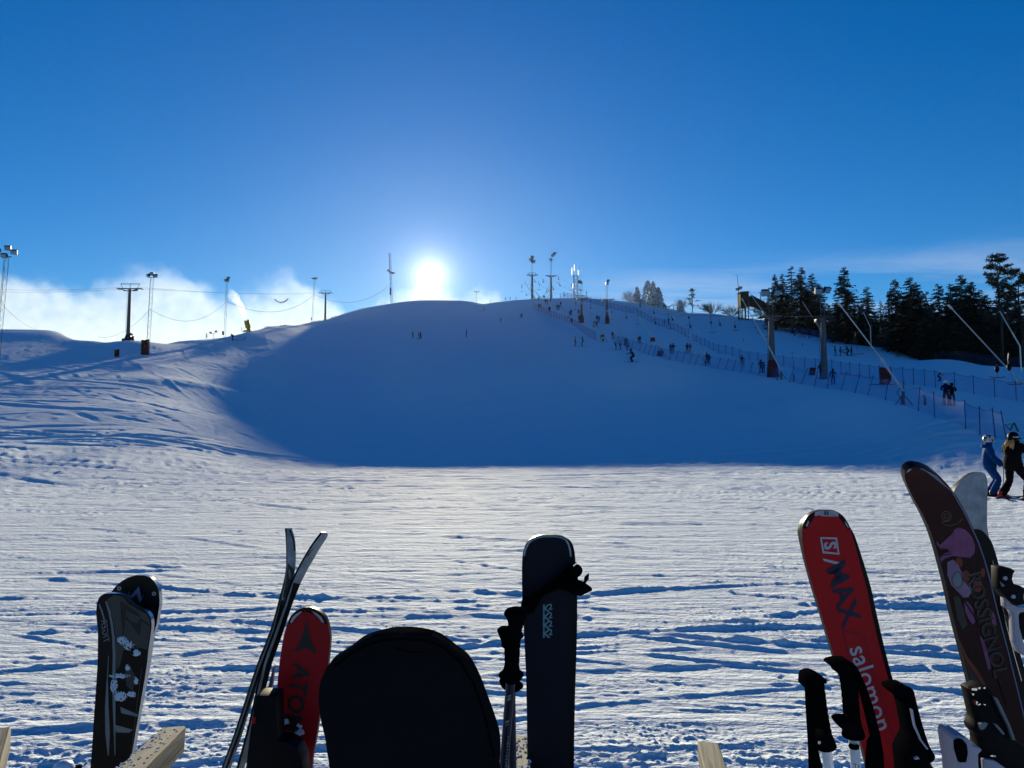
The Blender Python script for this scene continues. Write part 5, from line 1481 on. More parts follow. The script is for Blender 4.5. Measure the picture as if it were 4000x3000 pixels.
PP = [
 (802, 1320, 18, 'wide', -70, 'lone skier on the left skyline beside the small floodlights', 'black', 'black', 'black', 'ski', G2, True, 190),
 (1827, 1190, 9, 'stand', 0, 'tiny person on the crest just left of the small far mast', 'brown', 'black', 'black', None, G3, False, 312),
 (1847, 1189, 12, 'tow', -60, 'tiny person on the crest directly at the small far mast', 'black', 'black', 'black', None, G3, False, 306),
 (1914, 1183, 13, 'stand', -90, 'tiny person on the crest in front of the drifting snow', 'brown', 'black', 'black', None, G3, False, 276),
 (1975, 1175, 13, 'tow', -20, 'left of the two dark figures on the crest right of the sun', 'black', 'black', 'black', None, G3, False, 249),
 (1993, 1172, 12, 'tow', 20, 'right of the two dark figures on the crest right of the sun', 'black', 'black', 'black', None, G3, False, 246),
 (2016, 1171, 7, 'stand', 0, 'figure mostly sunk behind the crest left of the summit pylons', 'navy', 'black', 'black', None, G3, False, 250),
 (1887, 1217, 17, 'ski', 70, 'skier leaning hard into a turn below the crest', 'brown', 'black', 'black', 'ski', G2, False, None),
 (1957, 1259, 17, 'wide', 60, 'skier in a wide stance with a pale jacket below the crest', 'orange', 'black', 'black', 'ski', G2, False, None),
 (2037, 1246, 19, 'wide', 180, 'skier in a snowplough coming down left of the fence top', 'navy', 'black', 'black', 'ski', G2, True, None),
 (1611, 1323, 27, 'poles', -80, 'leftmost of the three skiers halted under the sun', 'black', 'black', 'black', 'ski', G2, True, None),
 (1635, 1324, 28, 'stand', -90, 'middle of the three skiers halted under the sun', 'black', 'black', 'black', 'ski', G2, True, None),
 (1642, 1323, 27, 'stand', -60, 'light-jacketed skier, right of the three halted under the sun', 'brown', 'black', 'black', 'ski', G2, False, None),
 (1823, 1316, 28, 'stand', 90, 'single snowboarder standing on the middle of the piste', 'black', 'black', 'black', 'board', G2, False, None),
 (2103, 1176, 17, 'ski', -40, 'hunched rider reaching the summit right of the left summit pylon', 'black', 'black', 'black', 'ski', G1, False, None),
 (2122, 1168, 15, 'tow', 0, 'left of two figures standing between the summit pylons', 'black', 'black', 'black', None, G3, False, 234),
 (2128, 1168, 14, 'tow', 0, 'right of two figures standing between the summit pylons', 'navy', 'black', 'black', None, G3, False, 234),
 (2151, 1181, 22, 'tow', 0, 'rider at the very foot of the dark summit pylon', 'black', 'pink', 'orange', 'ski', G1, False, None),
 (2130, 1191, 20, 'tow', 0, 'left of the two riders close under the summit', 'black', 'black', 'black', 'ski', G1, False, None),
 (2137, 1191, 19, 'tow', 0, 'right of the two riders close under the summit', 'navy', 'black', 'black', 'ski', G1, False, None),
 (2147, 1223, 18, 'tow', 0, 'rider half hidden by the fence top and an orange pad', 'brown', 'black', 'black', 'ski', G1, False, None),
 (2176, 1212, 21, 'tow', 0, 'left rider of the pair beside the crossing lance', 'brown', 'black', 'black', 'ski', G1, False, None),
 (2183, 1212, 21, 'tow', 0, 'right rider of the pair beside the crossing lance', 'black', 'black', 'black', 'ski', G1, False, None),
 (2190, 1201, 18, 'tow', 0, 'single rider just above the pair beside the crossing lance', 'navy', 'black', 'black', 'ski', G1, False, None),
 (2225, 1236, 20, 'tow', 0, 'shorter rider of the pair left of the padded pylon', 'grey', 'black', 'white', 'ski', G1, False, None),
 (2231, 1235, 24, 'tow', 0, 'taller rider of the pair left of the padded pylon', 'black', 'black', 'black', 'ski', G1, False, None),
 (2260, 1231, 21, 'stand', 0, 'rider standing just left of the padded pylon column', 'black', 'black', 'black', 'ski', G1, False, None),
 (2262, 1261, 28, 'tow', 0, 'rider overlapping the orange foot of the pylon', 'brown', 'black', 'black', 'ski', G1, False, None),
 (2332, 1258, 26, 'tow', 0, 'brown-jacketed rider of the pair between the two padded pylons', 'brown', 'brown', 'black', 'ski', G1, False, None),
 (2340, 1260, 24, 'tow', 0, 'dark rider of the pair between the two padded pylons', 'black', 'black', 'black', 'ski', G1, False, None),
 (2321, 1279, 26, 'poles', 0, 'left rider of the pair passing the top of a lance', 'black', 'black', 'black', 'ski', G1, True, None),
 (2331, 1278, 25, 'poles', 0, 'right rider of the pair passing the top of a lance', 'navy', 'black', 'white', 'ski', G1, False, None),
 (2393, 1326, 29, 'poles', -10, 'single rider above the three standing skiers', 'brown', 'brown', 'black', 'ski', G1, True, None),
 (2354, 1336, 22, 'tow', 0, 'person beside the padded foot of the lance at the fence gap', 'white', 'black', 'black', None, G1, False, None),
 (2246, 1352, 36, 'stand', -90, 'skier in an orange jacket and blue trousers on the open piste', 'orange', 'blue', 'orange', 'ski', G2, True, None),
 (2277, 1353, 38, 'point', 80, 'skier in dark green reaching out to the orange-jacketed one', 'green', 'black', 'grey', 'ski', G2, False, None),
 (2404, 1365, 33, 'stand', -80, 'blue-jacketed skier, left of the three standing in a row', 'blue', 'black', 'white', 'ski', G2, False, None),
 (2421, 1366, 33, 'poles', -80, 'olive-jacketed skier, middle of the three standing in a row', 'green', 'black', 'green', 'ski', G2, False, None),
 (2453, 1368, 32, 'ski', 80, 'skier in a pale blue jacket bending, right of the three in a row', 'grey', 'black', 'grey', 'ski', G2, True, None),
 (2442, 1350, 28, 'poles', 20, 'person behind the leaning fence at the lance', 'pink', 'navy', 'black', 'ski', G1, False, None),
 (2494, 1342, 25, 'poles', 0, 'left rider of the pair right behind the leaning fence', 'pink', 'denim', 'black', 'ski', G1, True, None),
 (2500, 1342, 29, 'tow', 0, 'tall dark rider of the pair right behind the leaning fence', 'black', 'brown', 'black', 'ski', G1, False, None),
 (2471, 1416, 50, 'ski', 60, 'skier in a navy jacket gliding alone in front of the fence', 'navy', 'black', 'navy', 'ski', G2, True, None),
 (2620, 1380, 35, 'tow', 0, 'grey-jacketed rider of the pair below the box-padded lance', 'denim', 'black', 'black', 'ski', G1, False, None),
 (2630, 1381, 38, 'tow', 0, 'black-jacketed rider of the pair below the box-padded lance', 'black', 'grey', 'black', 'ski', G1, False, None),
 (2685, 1381, 37, 'tow', 0, 'olive-jacketed rider beside the one in orange', 'green', 'black', 'black', 'ski', G1, False, None),
 (2696, 1381, 36, 'tow', 0, 'rider in an orange jacket and pale trousers', 'orange', 'grey', 'black', 'ski', G1, False, None),
 (2597, 1275, 25, 'stand', 90, 'left of the two snowboarders on the slope behind the upper fence', 'black', 'black', 'black', 'board', G4, False, None),
 (2610, 1273, 22, 'point', -90, 'right of the two snowboarders on the slope behind the upper fence', 'black', 'black', 'black', 'ski', G4, False, None),
 (2500, 1204, 19, 'wide', -60, 'dark skier on the skyline in front of the frosted clump', 'black', 'black', 'black', 'ski', G4, False, None),
 (2450, 1201, 15, 'ski', 60, 'skier with a white helmet high on the upper slope', 'white', 'red', 'white', 'ski', G4, False, None),
 (2762, 1424, 42, 'tow', 0, 'left rider of the pair beside the hook-headed lance', 'black', 'black', 'black', 'ski', G1, False, None),
 (2771, 1424, 36, 'tow', 0, 'shorter right rider of the pair beside the hook-headed lance', 'navy', 'black', 'black', 'ski', G1, False, None),
 (2899, 1434, 43, 'poles', 0, 'single rider with poles between the two nearer lances', 'black', 'grey', 'black', 'ski', G1, True, None),
 (2973, 1459, 50, 'tow', 0, 'taller rider of the pair left of the red-padded pylon', 'navy', 'navy', 'black', 'ski', G1, False, None),
 (2984, 1459, 42, 'tow', 0, 'shorter rider of the pair left of the red-padded pylon', 'teal', 'navy', 'black', 'ski', G1, False, None),
 (3103, 1314, 27, 'poles', -70, 'left of the two skiers below the spruces, white-banded helmet', 'black', 'black', 'white', 'ski', G4, True, None),
 (3163, 1322, 29, 'point', 90, 'right of the two skiers below the spruces, brown jacket', 'brown', 'brown', 'black', 'board', G4, False, None),
 (3262, 1391, 37, 'stand', -90, 'leftmost of the four skiers standing above the upper fence', 'black', 'black', 'black', 'ski', G4, False, None),
 (3282, 1392, 34, 'kick', -90, 'skier lifting one leg, second of the four above the upper fence', 'black', 'black', 'black', 'ski', G4, False, None),
 (3313, 1391, 36, 'ski', 60, 'blue-helmeted skier, third of the four above the upper fence', 'black', 'black', 'blue', 'ski', G4, True, None),
 (3328, 1391, 35, 'stand', 70, 'rightmost of the four skiers standing above the upper fence', 'black', 'black', 'brown', 'ski', G4, False, None),
 (3504, 1394, 37, 'stand', 0, 'snowboarder alone at the dark edge of the wood', 'black', 'brown', 'black', 'board', G4, False, None),
 (3209, 1481, 62, 'tow', -20, 'person with an orange helmet at the foot of the ladder pylon', 'black', 'brown', 'orange', 'ski', G1, True, None),
 (3255, 1505, 58, 'stand', 0, 'snowboarder in a blue-grey jacket right of the ladder pylon', 'denim', 'denim', 'black', 'board', G1, False, None),
 (3668, 1490, 38, 'ski', -70, 'crouching skier in a red jacket by the double post of the upper fence', 'red', 'black', 'white', 'ski', G4, True, None),
 (3698, 1592, 92, 'tow', 0, 'taller skier with pinkish trousers standing behind the nearest fence', 'navy', 'pink', 'white', 'ski', 'pair standing behind the nearest fence', True, None),
 (3721, 1592, 82, 'tow', 0, 'shorter skier in grey-blue trousers standing behind the nearest fence', 'black', 'denim', 'black', 'ski', 'pair standing behind the nearest fence', False, None),
]
for q in PP:
    person(q[0], q[1], q[2], q[3], q[4], q[5], q[6], q[7], q[8], q[9], q[10], q[11], q[12], tilt=(24 if 'leaning hard' in q[5] else 0))

# ------------------------------------------------------------------ the two skiers close by on the right
def shell(me, labels, off, name, material, puff=None, grow=None):
    """clothing: the labelled faces of a body mesh pushed outwards, closed at the hems"""
    bm = bmesh.new(); bm.from_mesh(me)
    bmesh.ops.delete(bm, geom=[f for f in bm.faces if f.material_index not in labels], context='FACES')
    bm.normal_update()
    for v in bm.verts:
        o = off
        if puff: o += puff * abs(math.sin(v.co.z * math.pi / 0.085))
        if grow: o += grow(v.co)
        v.co += v.normal * o
    bmesh.ops.solidify(bm, geom=bm.faces[:], thickness=0.012)
    for f in bm.faces: f.material_index = 0; f.smooth = True
    out = bpy.data.meshes.new(name); bm.to_mesh(out); bm.free(); out.materials.append(material); return out
def glove(parent, at, d):
    d = d.normalized(); s = d.cross(Vector((0.1, 0.2, 1))).normalized(); u = s.cross(d)
    m = MB(); m.tube([at - d * 0.07, at - d * 0.02, at + d * 0.05], [0.042, 0.05, 0.045], 8, flat=0.7)
    for k, L in enumerate((0.055, 0.07, 0.066, 0.05)):
        b0 = at + d * 0.045 + s * (k - 1.5) * 0.022
        m.tube([b0, b0 + d * L * 0.5 - u * 0.012, b0 + d * L * 0.7 - u * 0.045], [0.014, 0.013, 0.010], 6)
    m.tube([at + s * 0.04 - d * 0.02, at + s * 0.065 + d * 0.02 - u * 0.015, at + s * 0.05 + d * 0.045 - u * 0.04], [0.016, 0.014, 0.010], 6)
    m.build('glove', CM('black'), parent, smooth=True)
def near_person(px, py, hpx, pose, face, label, body_cols, jac, trs, puff, helcol, boots, hair=False, logo=False):
    g = on_ground(px, py); face = face - math.degrees(math.atan2(g.x, g.y))
    me, J, sg = body_mesh(pose, 2)
    nat = J['crown'][0].z + 0.09; s = hpx / F_PX * g.y / nat
    t = empty('person', g, R(face)); t.scale = (s, s, s); tag(t, label, 'person', 'two skiers standing on the flat at the right')
    b = link('body', me, t)
    for k, c in enumerate(body_cols): b.material_slots[k].link = 'OBJECT'; b.material_slots[k].material = CM(c)
    link('trousers', shell(me, (1,), 0.012, 'trousers', CM(trs), grow=lambda c: 0.026 * max(0, 1 - abs(c.z - 0.20) / 0.25) + 0.004 * math.sin(c.z * 60)), t)
    zp = J['pelvis'][0].z
    jm = bpy.data.meshes.new('j'); 
    bm = bmesh.new(); bm.from_mesh(me)
    for f in bm.faces:   # the jacket reaches over the hips
        if f.material_index == 1 and f.calc_center_median().z > zp - 0.14 and abs(f.calc_center_median().x) < 0.22: f.material_index = 0
    bm.to_mesh(jm); bm.free()
    jac_o = link('jacket', shell(jm, (0,), 0.026, 'jacket', CM(jac), puff=puff, grow=lambda c: 0.02 * max(0, 1 - abs(c.z - zp) / 0.25) + 0.005 * math.sin(c.z * 45 + c.x * 30)), t)
    # collar and hood
    nk = J['neck'][0]; m = MB(); m.lathe([(0.115, -0.08), (0.10, 0.0), (0.095, 0.055), (0.082, 0.05)], 12, at=nk); m.build('collar', CM(jac), t, smooth=True)
    if not puff:
        m = MB(); m.tube([nk + Vector((-0.11, -0.03, -0.02)), nk + Vector((-0.07, -0.12, -0.03)), nk + Vector((0.07, -0.12, -0.03)), nk + Vector((0.11, -0.03, -0.02))], [0.03, 0.055, 0.055, 0.03], 8); m.build('hood', CM(jac), t, smooth=True)
    hd = J['head'][0]
    # face: nose, brow, lips, ears as one continuous patch over the skin
    m = MB(); m.add([hd + Vector(q) for q in ((-0.012, 0.095, -0.035), (0.012, 0.095, -0.035), (0, 0.122, -0.030), (0, 0.098, 0.012))], [(0, 1, 2), (0, 2, 3), (1, 3, 2), (0, 3, 1)]); m.build('nose', CM('skin'), t)
    m = MB(); m.tube([hd + Vector((-0.026, 0.083, -0.062)), hd + Vector((0, 0.096, -0.060)), hd + Vector((0.026, 0.083, -0.062))], 0.007, 6); m.build('mouth', CM('pink'), t)
    h = link('helmet', HEL.copy(), t, hd + Vector((0, -0.012, 0.032))); h.scale = (1.0, 1.12, 1.02); h.data.materials[0] = helcol
    m = MB(); m.tube([Vector((-0.11, 0.05, -0.03)), Vector((0, 0.145, -0.012)), Vector((0.11, 0.05, -0.03))], [0.012, 0.016, 0.012], 6); m.build('visor_rim', M['black_plastic'], h)
    gg = link('goggles', GOG, t, hd + Vector((0, 0.022, 0.012)));
    m = MB(); m.lathe([(0.126, -0.014), (0.133, -0.014), (0.133, 0.016), (0.126, 0.016)], 14, at=hd + Vector((0, -0.012, 0.03))); m.build('goggle_strap', M['lamp_glass'], t)
    for n in 'LR':
        w, hnd, e = J['wr' + n][0], J['hand' + n][0], J['el' + n][0]
        glove(t, w.lerp(hnd, 0.55), hnd - w)
        a = J['ankle' + n][0]; hl = J['heel' + n][0]; to = J['toe' + n][0]
        m = MB(); m.tube([a + Vector((0, -0.01, 0.08)), a + Vector((0, -0.01, 0.05)), hl + Vector((0, 0, 0.03))], [0.085, 0.078, 0.066], 10)
        m.tube([hl + Vector((0, -0.04, 0.0)), hl.lerp(to, 0.5) + Z * 0.02, to + Vector((0, 0.05, -0.005))], [0.058, 0.066, 0.045], 10)
        for zz in (0.02, 0.06): m.box(a + Vector((0.085 if n == 'R' else -0.085, 0.01, zz - 0.04)), (0.02, 0.07, 0.018))
        bo = m.build('boot', boots, t, smooth=True, angle=50)
        o = link('ski', SKI, t, (hl.x, hl.y + 0.06, hl.z - 0.085))
        m = MB(); m.box((hl.x, hl.y - 0.06, hl.z - 0.03), (0.07, 0.12, 0.05)); m.box((hl.x, to.y + 0.08, hl.z - 0.035), (0.07, 0.10, 0.045)); m.build('binding', M['red_bar'] if boots is not M['dark_steel'] else M['black_plastic'], t)
    if hair:
        M['hair'] = mat('blond_hair', (0.42, 0.22, 0.08), rough=0.6, var=0.3, scale=30)
        m = MB(); rr = random.Random(2)
        for k in range(26):
            x = rr.uniform(-0.075, 0.075)
            m.tube([hd + Vector((x, -0.10, -0.03)), hd + Vector((x * 1.3 + rr.uniform(-.02, .02), -0.15, -0.14)), hd + Vector((x * 1.2 + rr.uniform(-.03, .03), -0.145 + rr.uniform(-.02, .02), -0.26 + rr.uniform(-.05, .03)))], [0.022, 0.020, 0.004], 5)
        m.build('hair', M['hair'], t, smooth=True)
    if logo:
        m = MB()
        for (x, z, w_, h_) in ((-0.01, 0.02, 0.05, 0.014), (0.012, 0.0, 0.014, 0.045), (0.0, -0.035, 0.045, 0.03)): m.box((x, 0, z), (w_, 0.004, h_), Matrix.Rotation(R(20), 3, 'Y'))
        o = m.build('chest_print', CM('white'), t); o.location = J['chest'][0] + Vector((0.09, 0.205, 0.02)); o.rotation_euler = (R(-8), 0, R(-20))
        m = MB(); m.box((0, 0, 0), (0.004, 0.05, 0.05)); o = m.build('sleeve_badge', mat('badge', (0.35, 0.30, 0.08), var=0.3, scale=50), t); o.location = J['shL'][0].lerp(J['elL'][0], 0.4) + Vector((-0.105, 0, 0))
    return t, J, s, g
def hel_mat():
    m, nt, bs, N, L = new_mat('patterned_helmet')
    tc = N('ShaderNodeTexCoord'); v = N('ShaderNodeTexVoronoi'); v.inputs['Scale'].default_value = 22
    L(tc.outputs['Object'], v.inputs['Vector'])
    cr = N('ShaderNodeValToRGB'); el = cr.color_ramp.elements; el[0].position = 0.35; el[0].color = (0.62, 0.62, 0.66, 1); el[1].position = 0.42; el[1].color = (0.015, 0.015, 0.02, 1)
    sp = N('ShaderNodeSeparateColor'); L(v.outputs['Color'], sp.inputs[0]); L(sp.outputs[0], cr.inputs[0]); L(cr.outputs[0], bs.inputs['Base Color']); bs.inputs['Roughness'].default_value = 0.3
    return m
PA = dict(pel=(-0.02, 0.91), lean=3, feet=((-0.12, 0.0), (0.12, 0.06)), hands=((-0.25, 0.13, 0.93), (0.20, 0.26, 0.92)))
PB = dict(pel=(0.0, 0.90), lean=6, feet=((-0.30, -0.04), (0.26, 0.12)), hands=((-0.14, 0.42, 1.22), (0.20, 0.44, 1.24)))
t1, J1, s1, g1 = near_person(3868, 1938, 238, PA, -82, 'skier in a bright blue suit with a patterned helmet, looking to the right', ('blue', 'blue', 'black', 'black', 'skin'), 'blue', 'blue', 0, hel_mat(), M['dark_steel'], logo=True)
M['red_boot'] = mat('red_ski_boot', (0.40, 0.03, 0.03), rough=0.35, var=0.2)
t2, J2, s2, g2 = near_person(3962, 1950, 262, PB, -38, 'skier in a black quilted jacket, blond hair and red boots, cut by right edge', ('black', 'black', 'black', 'black', 'skin'), 'black', 'black', 0.022, M['black_plastic'], M['red_boot'], hair=True)
bpy.context.view_layer.update()
for k, (px, py, lb) in enumerate(((3917, 1906, 'dark ski pole in the hand of the blue-suited skier, further one'), (3907, 1931, 'dark ski pole in the hand of the blue-suited skier, nearer one'))):
    n = 'RL'[k]
    hp = t1.matrix_world @ J1['hand' + n][0]
    e = PW(px, py, g1.y - 0.25 + 0.25 * k)
    e.z = gh(e.x, e.y)
    m = MB(); m.tube([(0, 0, 0.05), e - hp], [0.012, 0.008], 6); m.tube([Vector((0, 0, 0.12)), (hp - e).normalized() * -0.06], 0.019, 7); m.lathe([(0.012, 0.02), (0.045, 0.0), (0.045, -0.008)], 10, at=(e - hp) * 0.95)
    o = m.build('ski_pole', M['black_plastic']); o.location = hp; tag(o, lb, 'ski pole', 'poles of the blue-suited skier')

# ------------------------------------------------------------------ T-bars hanging from the haul ropes
def tbar_parts(top, box, bar, Yq, wide=1.0):
    return
TB = [ # px, top, box, (bar px, bar y) or None, line
 (2037, 1111, 1120, (2039, 1140)), (2054, 1144, 1152, None), (2089, 1091, 1100, None), (2104, 1098, 1112, (2105, 1131)), (2121, 1090, 1100, None), (2141, 1122, 1135, (2144, 1158)),
 (2135, 1128, 1139, None), (2159, 1117, 1129, None), (2181, 1078, 1090, (2179, 1106)), (2184, 1103, 1114, None), (2232, 1105, 1116, (2230, 1134)), (2240, 1133, 1144, None), (2290, 1131, 1145, None),
 (2203, 1141, 1153, None), (2189, 1145, 1160, (2191, 1182)), (2246, 1172, 1186, (2247, 1210)), (2306, 1160, 1203, (2311, 1229)), (2386, 1193, 1218, (2387, 1248)), (2446, 1223, 1240, None), (2488, 1215, 1232, (2490, 1267)),
 (2554, 1202, 1220, (2555, 1247)), (2557, 1244, 1260, None), (2611, 1225, 1248, (2619, 1284)), (2623, 1232, 1247, None), (2690, 1233, 1240, (2692, 1269)), (2693, 1256, 1275, None), (2776, 1232, 1259, (2783, 1299)),
 (2809, 1247, 1265, None), (2870, 1252, 1275, (2872, 1291)), (3000, 1240, 1268, (3004, 1316)), (3073, 1262, 1272, None), (3130, 1262, 1270, (3134, 1315)), (3342, 1300, 1320, (3351, 1383)), (3440, 1283, 1300, None), (3893, 1426, 1440, (3895, 1475)), (3938, 1380, 1432, (3963, 1502)),
]
for k, (px, ty, by, bar) in enumerate(TB):
    Yq = float(np.interp(px, [2030, 2079, 2272, 2600, 3018, 3350, 4000], [240, 232, 190, 128, 86, 68, 45]))
    top = PW(px, ty, Yq); bx = PW(px + (3 if k % 2 else 1) * 1.2, by, Yq)
    where = 'near the summit pylons' if px < 2240 else 'between the padded pylons' if px < 2400 else 'over the lower lift track' if px < 2700 else 'before the wooden tower' if px < 2900 else 'among the near pylons' if px < 3200 else 'before the dark wood'
    num = sum(1 for q in TB[:k] if (q[0] < 2240, q[0] < 2400, q[0] < 2700, q[0] < 2900, q[0] < 3200) == (px < 2240, px < 2400, px < 2700, px < 2900, px < 3200))
    order = ['first', 'second', 'third', 'fourth', 'fifth', 'sixth', 'seventh', 'eighth', 'ninth', 'tenth', 'eleventh', 'twelfth', 'thirteenth', 'fourteenth', 'fifteenth'][num]
    t = empty('t_bar', top); tag(t, f'{order} T-bar from the left {where}, ' + ('pulled out with its crossbar' if bar else 'drawn up to its spring box'), 'T-bar', 't-bars hanging from the haul ropes')
    s = Yq / F_PX
    h = bx - top
    m = MB(); m.tube([(0, 0, 0), (2.5 * s, 0, -1 * s), (-1.2 * s, 0, h.z * 0.45), (h.x, 0, h.z)], 0.032 + s * 0.25, 5); m.build('hanger', M['dark_steel'], t)
    m = MB(); m.lathe([(0.03, 0.2), (0.12, 0.12), (0.15, -0.1), (0.05, -0.28)], 8, at=h); m.build('spring_box', M['black_plastic'], t)
    if bar:
        q = PW(bar[0], bar[1], Yq) - top
        m = MB(); m.tube([h, q], 0.012 + s * 0.14, 4); m.build('rope', M['cable'], t)
        w = 0.55
        m = MB(); m.tube([q + Vector((-w, 0, 0.06)), q + Vector((-w * 0.5, 0, -0.01)), q, q + Vector((w * 0.5, 0, -0.01)), q + Vector((w, 0, 0.06))], 0.03 + s * 0.2, 5); m.build('crossbar', M['red_bar'], t)
    else:
        m = MB(); m.tube([h + Vector((-0.4, 0, -0.3)), h + Vector((0.4, 0, -0.3))], 0.03, 5); m.build('crossbar', M['red_bar'], t)
# ------------------------------------------------------------------ foreground: skis, poles and a bagged snowboard leaning on a wooden rack
from mathutils.bvhtree import BVHTree
def top_mat(name, col, rough=0.35, var=0.25, scale=14, scratch=0.3):
    m, nt, bs, N, L = new_mat(name)
    geo = N('ShaderNodeNewGeometry')
    nz = N('ShaderNodeTexNoise'); nz.inputs['Scale'].default_value = scale; nz.inputs['Detail'].default_value = 5; L(geo.outputs['Position'], nz.inputs['Vector'])
    mx = N('ShaderNodeMix'); mx.data_type = 'RGBA'
    mx.inputs[6].default_value = tuple(c * (1 - var) for c in col) + (1,); mx.inputs[7].default_value = tuple(min(1, c * (1 + var)) for c in col) + (1,)
    L(nz.outputs[0], mx.inputs[0])
    # fine scratches and dried droplets
    mp = N('ShaderNodeMapping'); mp.inputs['Scale'].default_value = (300, 60, 9); mp.inputs['Rotation'].default_value = (0, R(12), 0); L(geo.outputs['Position'], mp.inputs['Vector'])
    n2 = N('ShaderNodeTexNoise'); n2.inputs['Scale'].default_value = 1.0; n2.inputs['Detail'].default_value = 3; L(mp.outputs[0], n2.inputs['Vector'])
    mr = N('ShaderNodeMapRange'); mr.inputs[1].default_value = 0.66; mr.inputs[2].default_value = 0.75; mr.inputs[4].default_value = scratch; L(n2.outputs[0], mr.inputs[0])
    m2 = N('ShaderNodeMix'); m2.data_type = 'RGBA'; m2.inputs[7].default_value = tuple(min(1, c * 2.2 + 0.03) for c in col) + (1,)
    L(mr.outputs[0], m2.inputs[0]); L(mx.outputs[2], m2.inputs[6]); L(m2.outputs[2], bs.inputs['Base Color'])
    bs.inputs['Specular IOR Level'].default_value = 0.12
    r2 = N('ShaderNodeMapRange'); r2.inputs[3].default_value = rough * 0.8; r2.inputs[4].default_value = min(1, rough * 1.5); L(nz.outputs[0], r2.inputs[0]); L(r2.outputs[0], bs.inputs['Roughness'])
    return m
M['t_black'] = top_mat('black_topsheet', (0.004, 0.004, 0.005))
M['t_navy'] = top_mat('navy_topsheet', (0.003, 0.005, 0.013), rough=0.4)
M['t_red'] = top_mat('red_topsheet', (0.30, 0.004, 0.009), rough=0.4, var=0.18, scratch=0.15)
M['t_red2'] = top_mat('bright_red_topsheet', (0.38, 0.006, 0.010), rough=0.38, var=0.15, scratch=0.12)
M['t_grey'] = top_mat('grey_topsheet', (0.052, 0.050, 0.048), rough=0.4, scale=40)
M['t_plum'] = top_mat('dark_plum_topsheet', (0.022, 0.0045, 0.006), rough=0.4, var=0.5, scale=9)
M['t_silver'] = top_mat('scuffed_silver_topsheet', (0.27, 0.29, 0.31), rough=0.3, var=0.75, scale=34, scratch=0.6)
M['steel_edge'] = mat('steel_edge', (0.45, 0.46, 0.48), rough=0.25, metal=0.9, var=0.1)
M['white_print'] = mat('white_print', (0.36, 0.36, 0.42), rough=0.5, var=0.1)
M['pale_print'] = mat('pale_print', (0.14, 0.165, 0.185), rough=0.5, var=0.2)
M['teal_print'] = mat('teal_print', (0.12, 0.26, 0.30), rough=0.4, var=0.1)
M['navy_print'] = mat('navy_print', (0.005, 0.010, 0.038), rough=0.5, var=0.1)
M['black_print'] = mat('black_print', (0.010, 0.010, 0.011), rough=0.5, var=0.1)
M['purple_print'] = mat('purple_print', (0.16, 0.045, 0.12), rough=0.5, var=0.4, scale=30)
M['lilac_print'] = mat('lilac_print', (0.20, 0.12, 0.20), rough=0.5, var=0.4, scale=30)
M['orange_print'] = mat('orange_print', (0.16, 0.022, 0.008), rough=0.5, var=0.4, scale=40)
M['olive_print'] = mat('olive_print', (0.025, 0.025, 0.020), rough=0.5, var=0.3, scale=40)
M['gold_line'] = mat('gold_line', (0.08, 0.065, 0.055), rough=0.5)
M['blue_print'] = mat('slate_blue_print', (0.09, 0.13, 0.22), rough=0.4, var=0.3, scale=40)
M['rubber'] = mat('black_rubber', (0.004, 0.004, 0.005), spec=0.0, rough=0.6, var=0.2, scale=60)
M['strap'] = mat('black_webbing', (0.003, 0.003, 0.0035), spec=0.0, rough=0.9, var=0.2, scale=200, bump=0.5, bscale=900)
M['white_shaft'] = mat('white_pole_shaft', (0.62, 0.66, 0.74), rough=0.35, var=0.08)
M['navy_shaft'] = mat('navy_pole_shaft', (0.008, 0.012, 0.035), rough=0.3, var=0.2)
M['white_plastic'] = mat('white_plastic', (0.34, 0.32, 0.39), rough=0.45, var=0.08)
M['bright_metal'] = mat('bright_metal', (0.8, 0.8, 0.78), rough=0.15, metal=1.0, var=0.05)
M['bag'] = mat('black_nylon_bag', (0.008, 0.0085, 0.010), spec=0.0, rough=0.9, var=0.25, scale=12, bump=0.4, bscale=25)
M['snow_bits'] = mat('clinging_snow', (0.62, 0.68, 0.78), rough=0.8, var=0.1, scale=80)
def wood_mat():
    m, nt, bs, N, L = new_mat('weathered_wood')
    tc = N('ShaderNodeTexCoord'); mp = N('ShaderNodeMapping'); mp.inputs['Scale'].default_value = (60, 60, 3.0); L(tc.outputs['Object'], mp.inputs['Vector'])
    w = N('ShaderNodeTexNoise'); w.inputs['Scale'].default_value = 1.0; w.inputs['Detail'].default_value = 6; w.inputs['Distortion'].default_value = 0.8; L(mp.outputs[0], w.inputs['Vector'])
    cr = N('ShaderNodeValToRGB'); e = cr.color_ramp.elements; e[0].position = 0.35; e[0].color = (0.05, 0.046, 0.04, 1); e[1].position = 0.65; e[1].color = (0.16, 0.148, 0.13, 1)
    L(w.outputs[0], cr.inputs[0]); L(cr.outputs[0], bs.inputs['Base Color']); bs.inputs['Roughness'].default_value = 0.85
    b = N('ShaderNodeBump'); b.inputs['Distance'].default_value = 0.003; L(w.outputs[0], b.inputs['Height']); L(b.outputs[0], bs.inputs['Normal'])
    return m
M['wood'] = wood_mat()
CAM = Vector((0, 0, EYE))
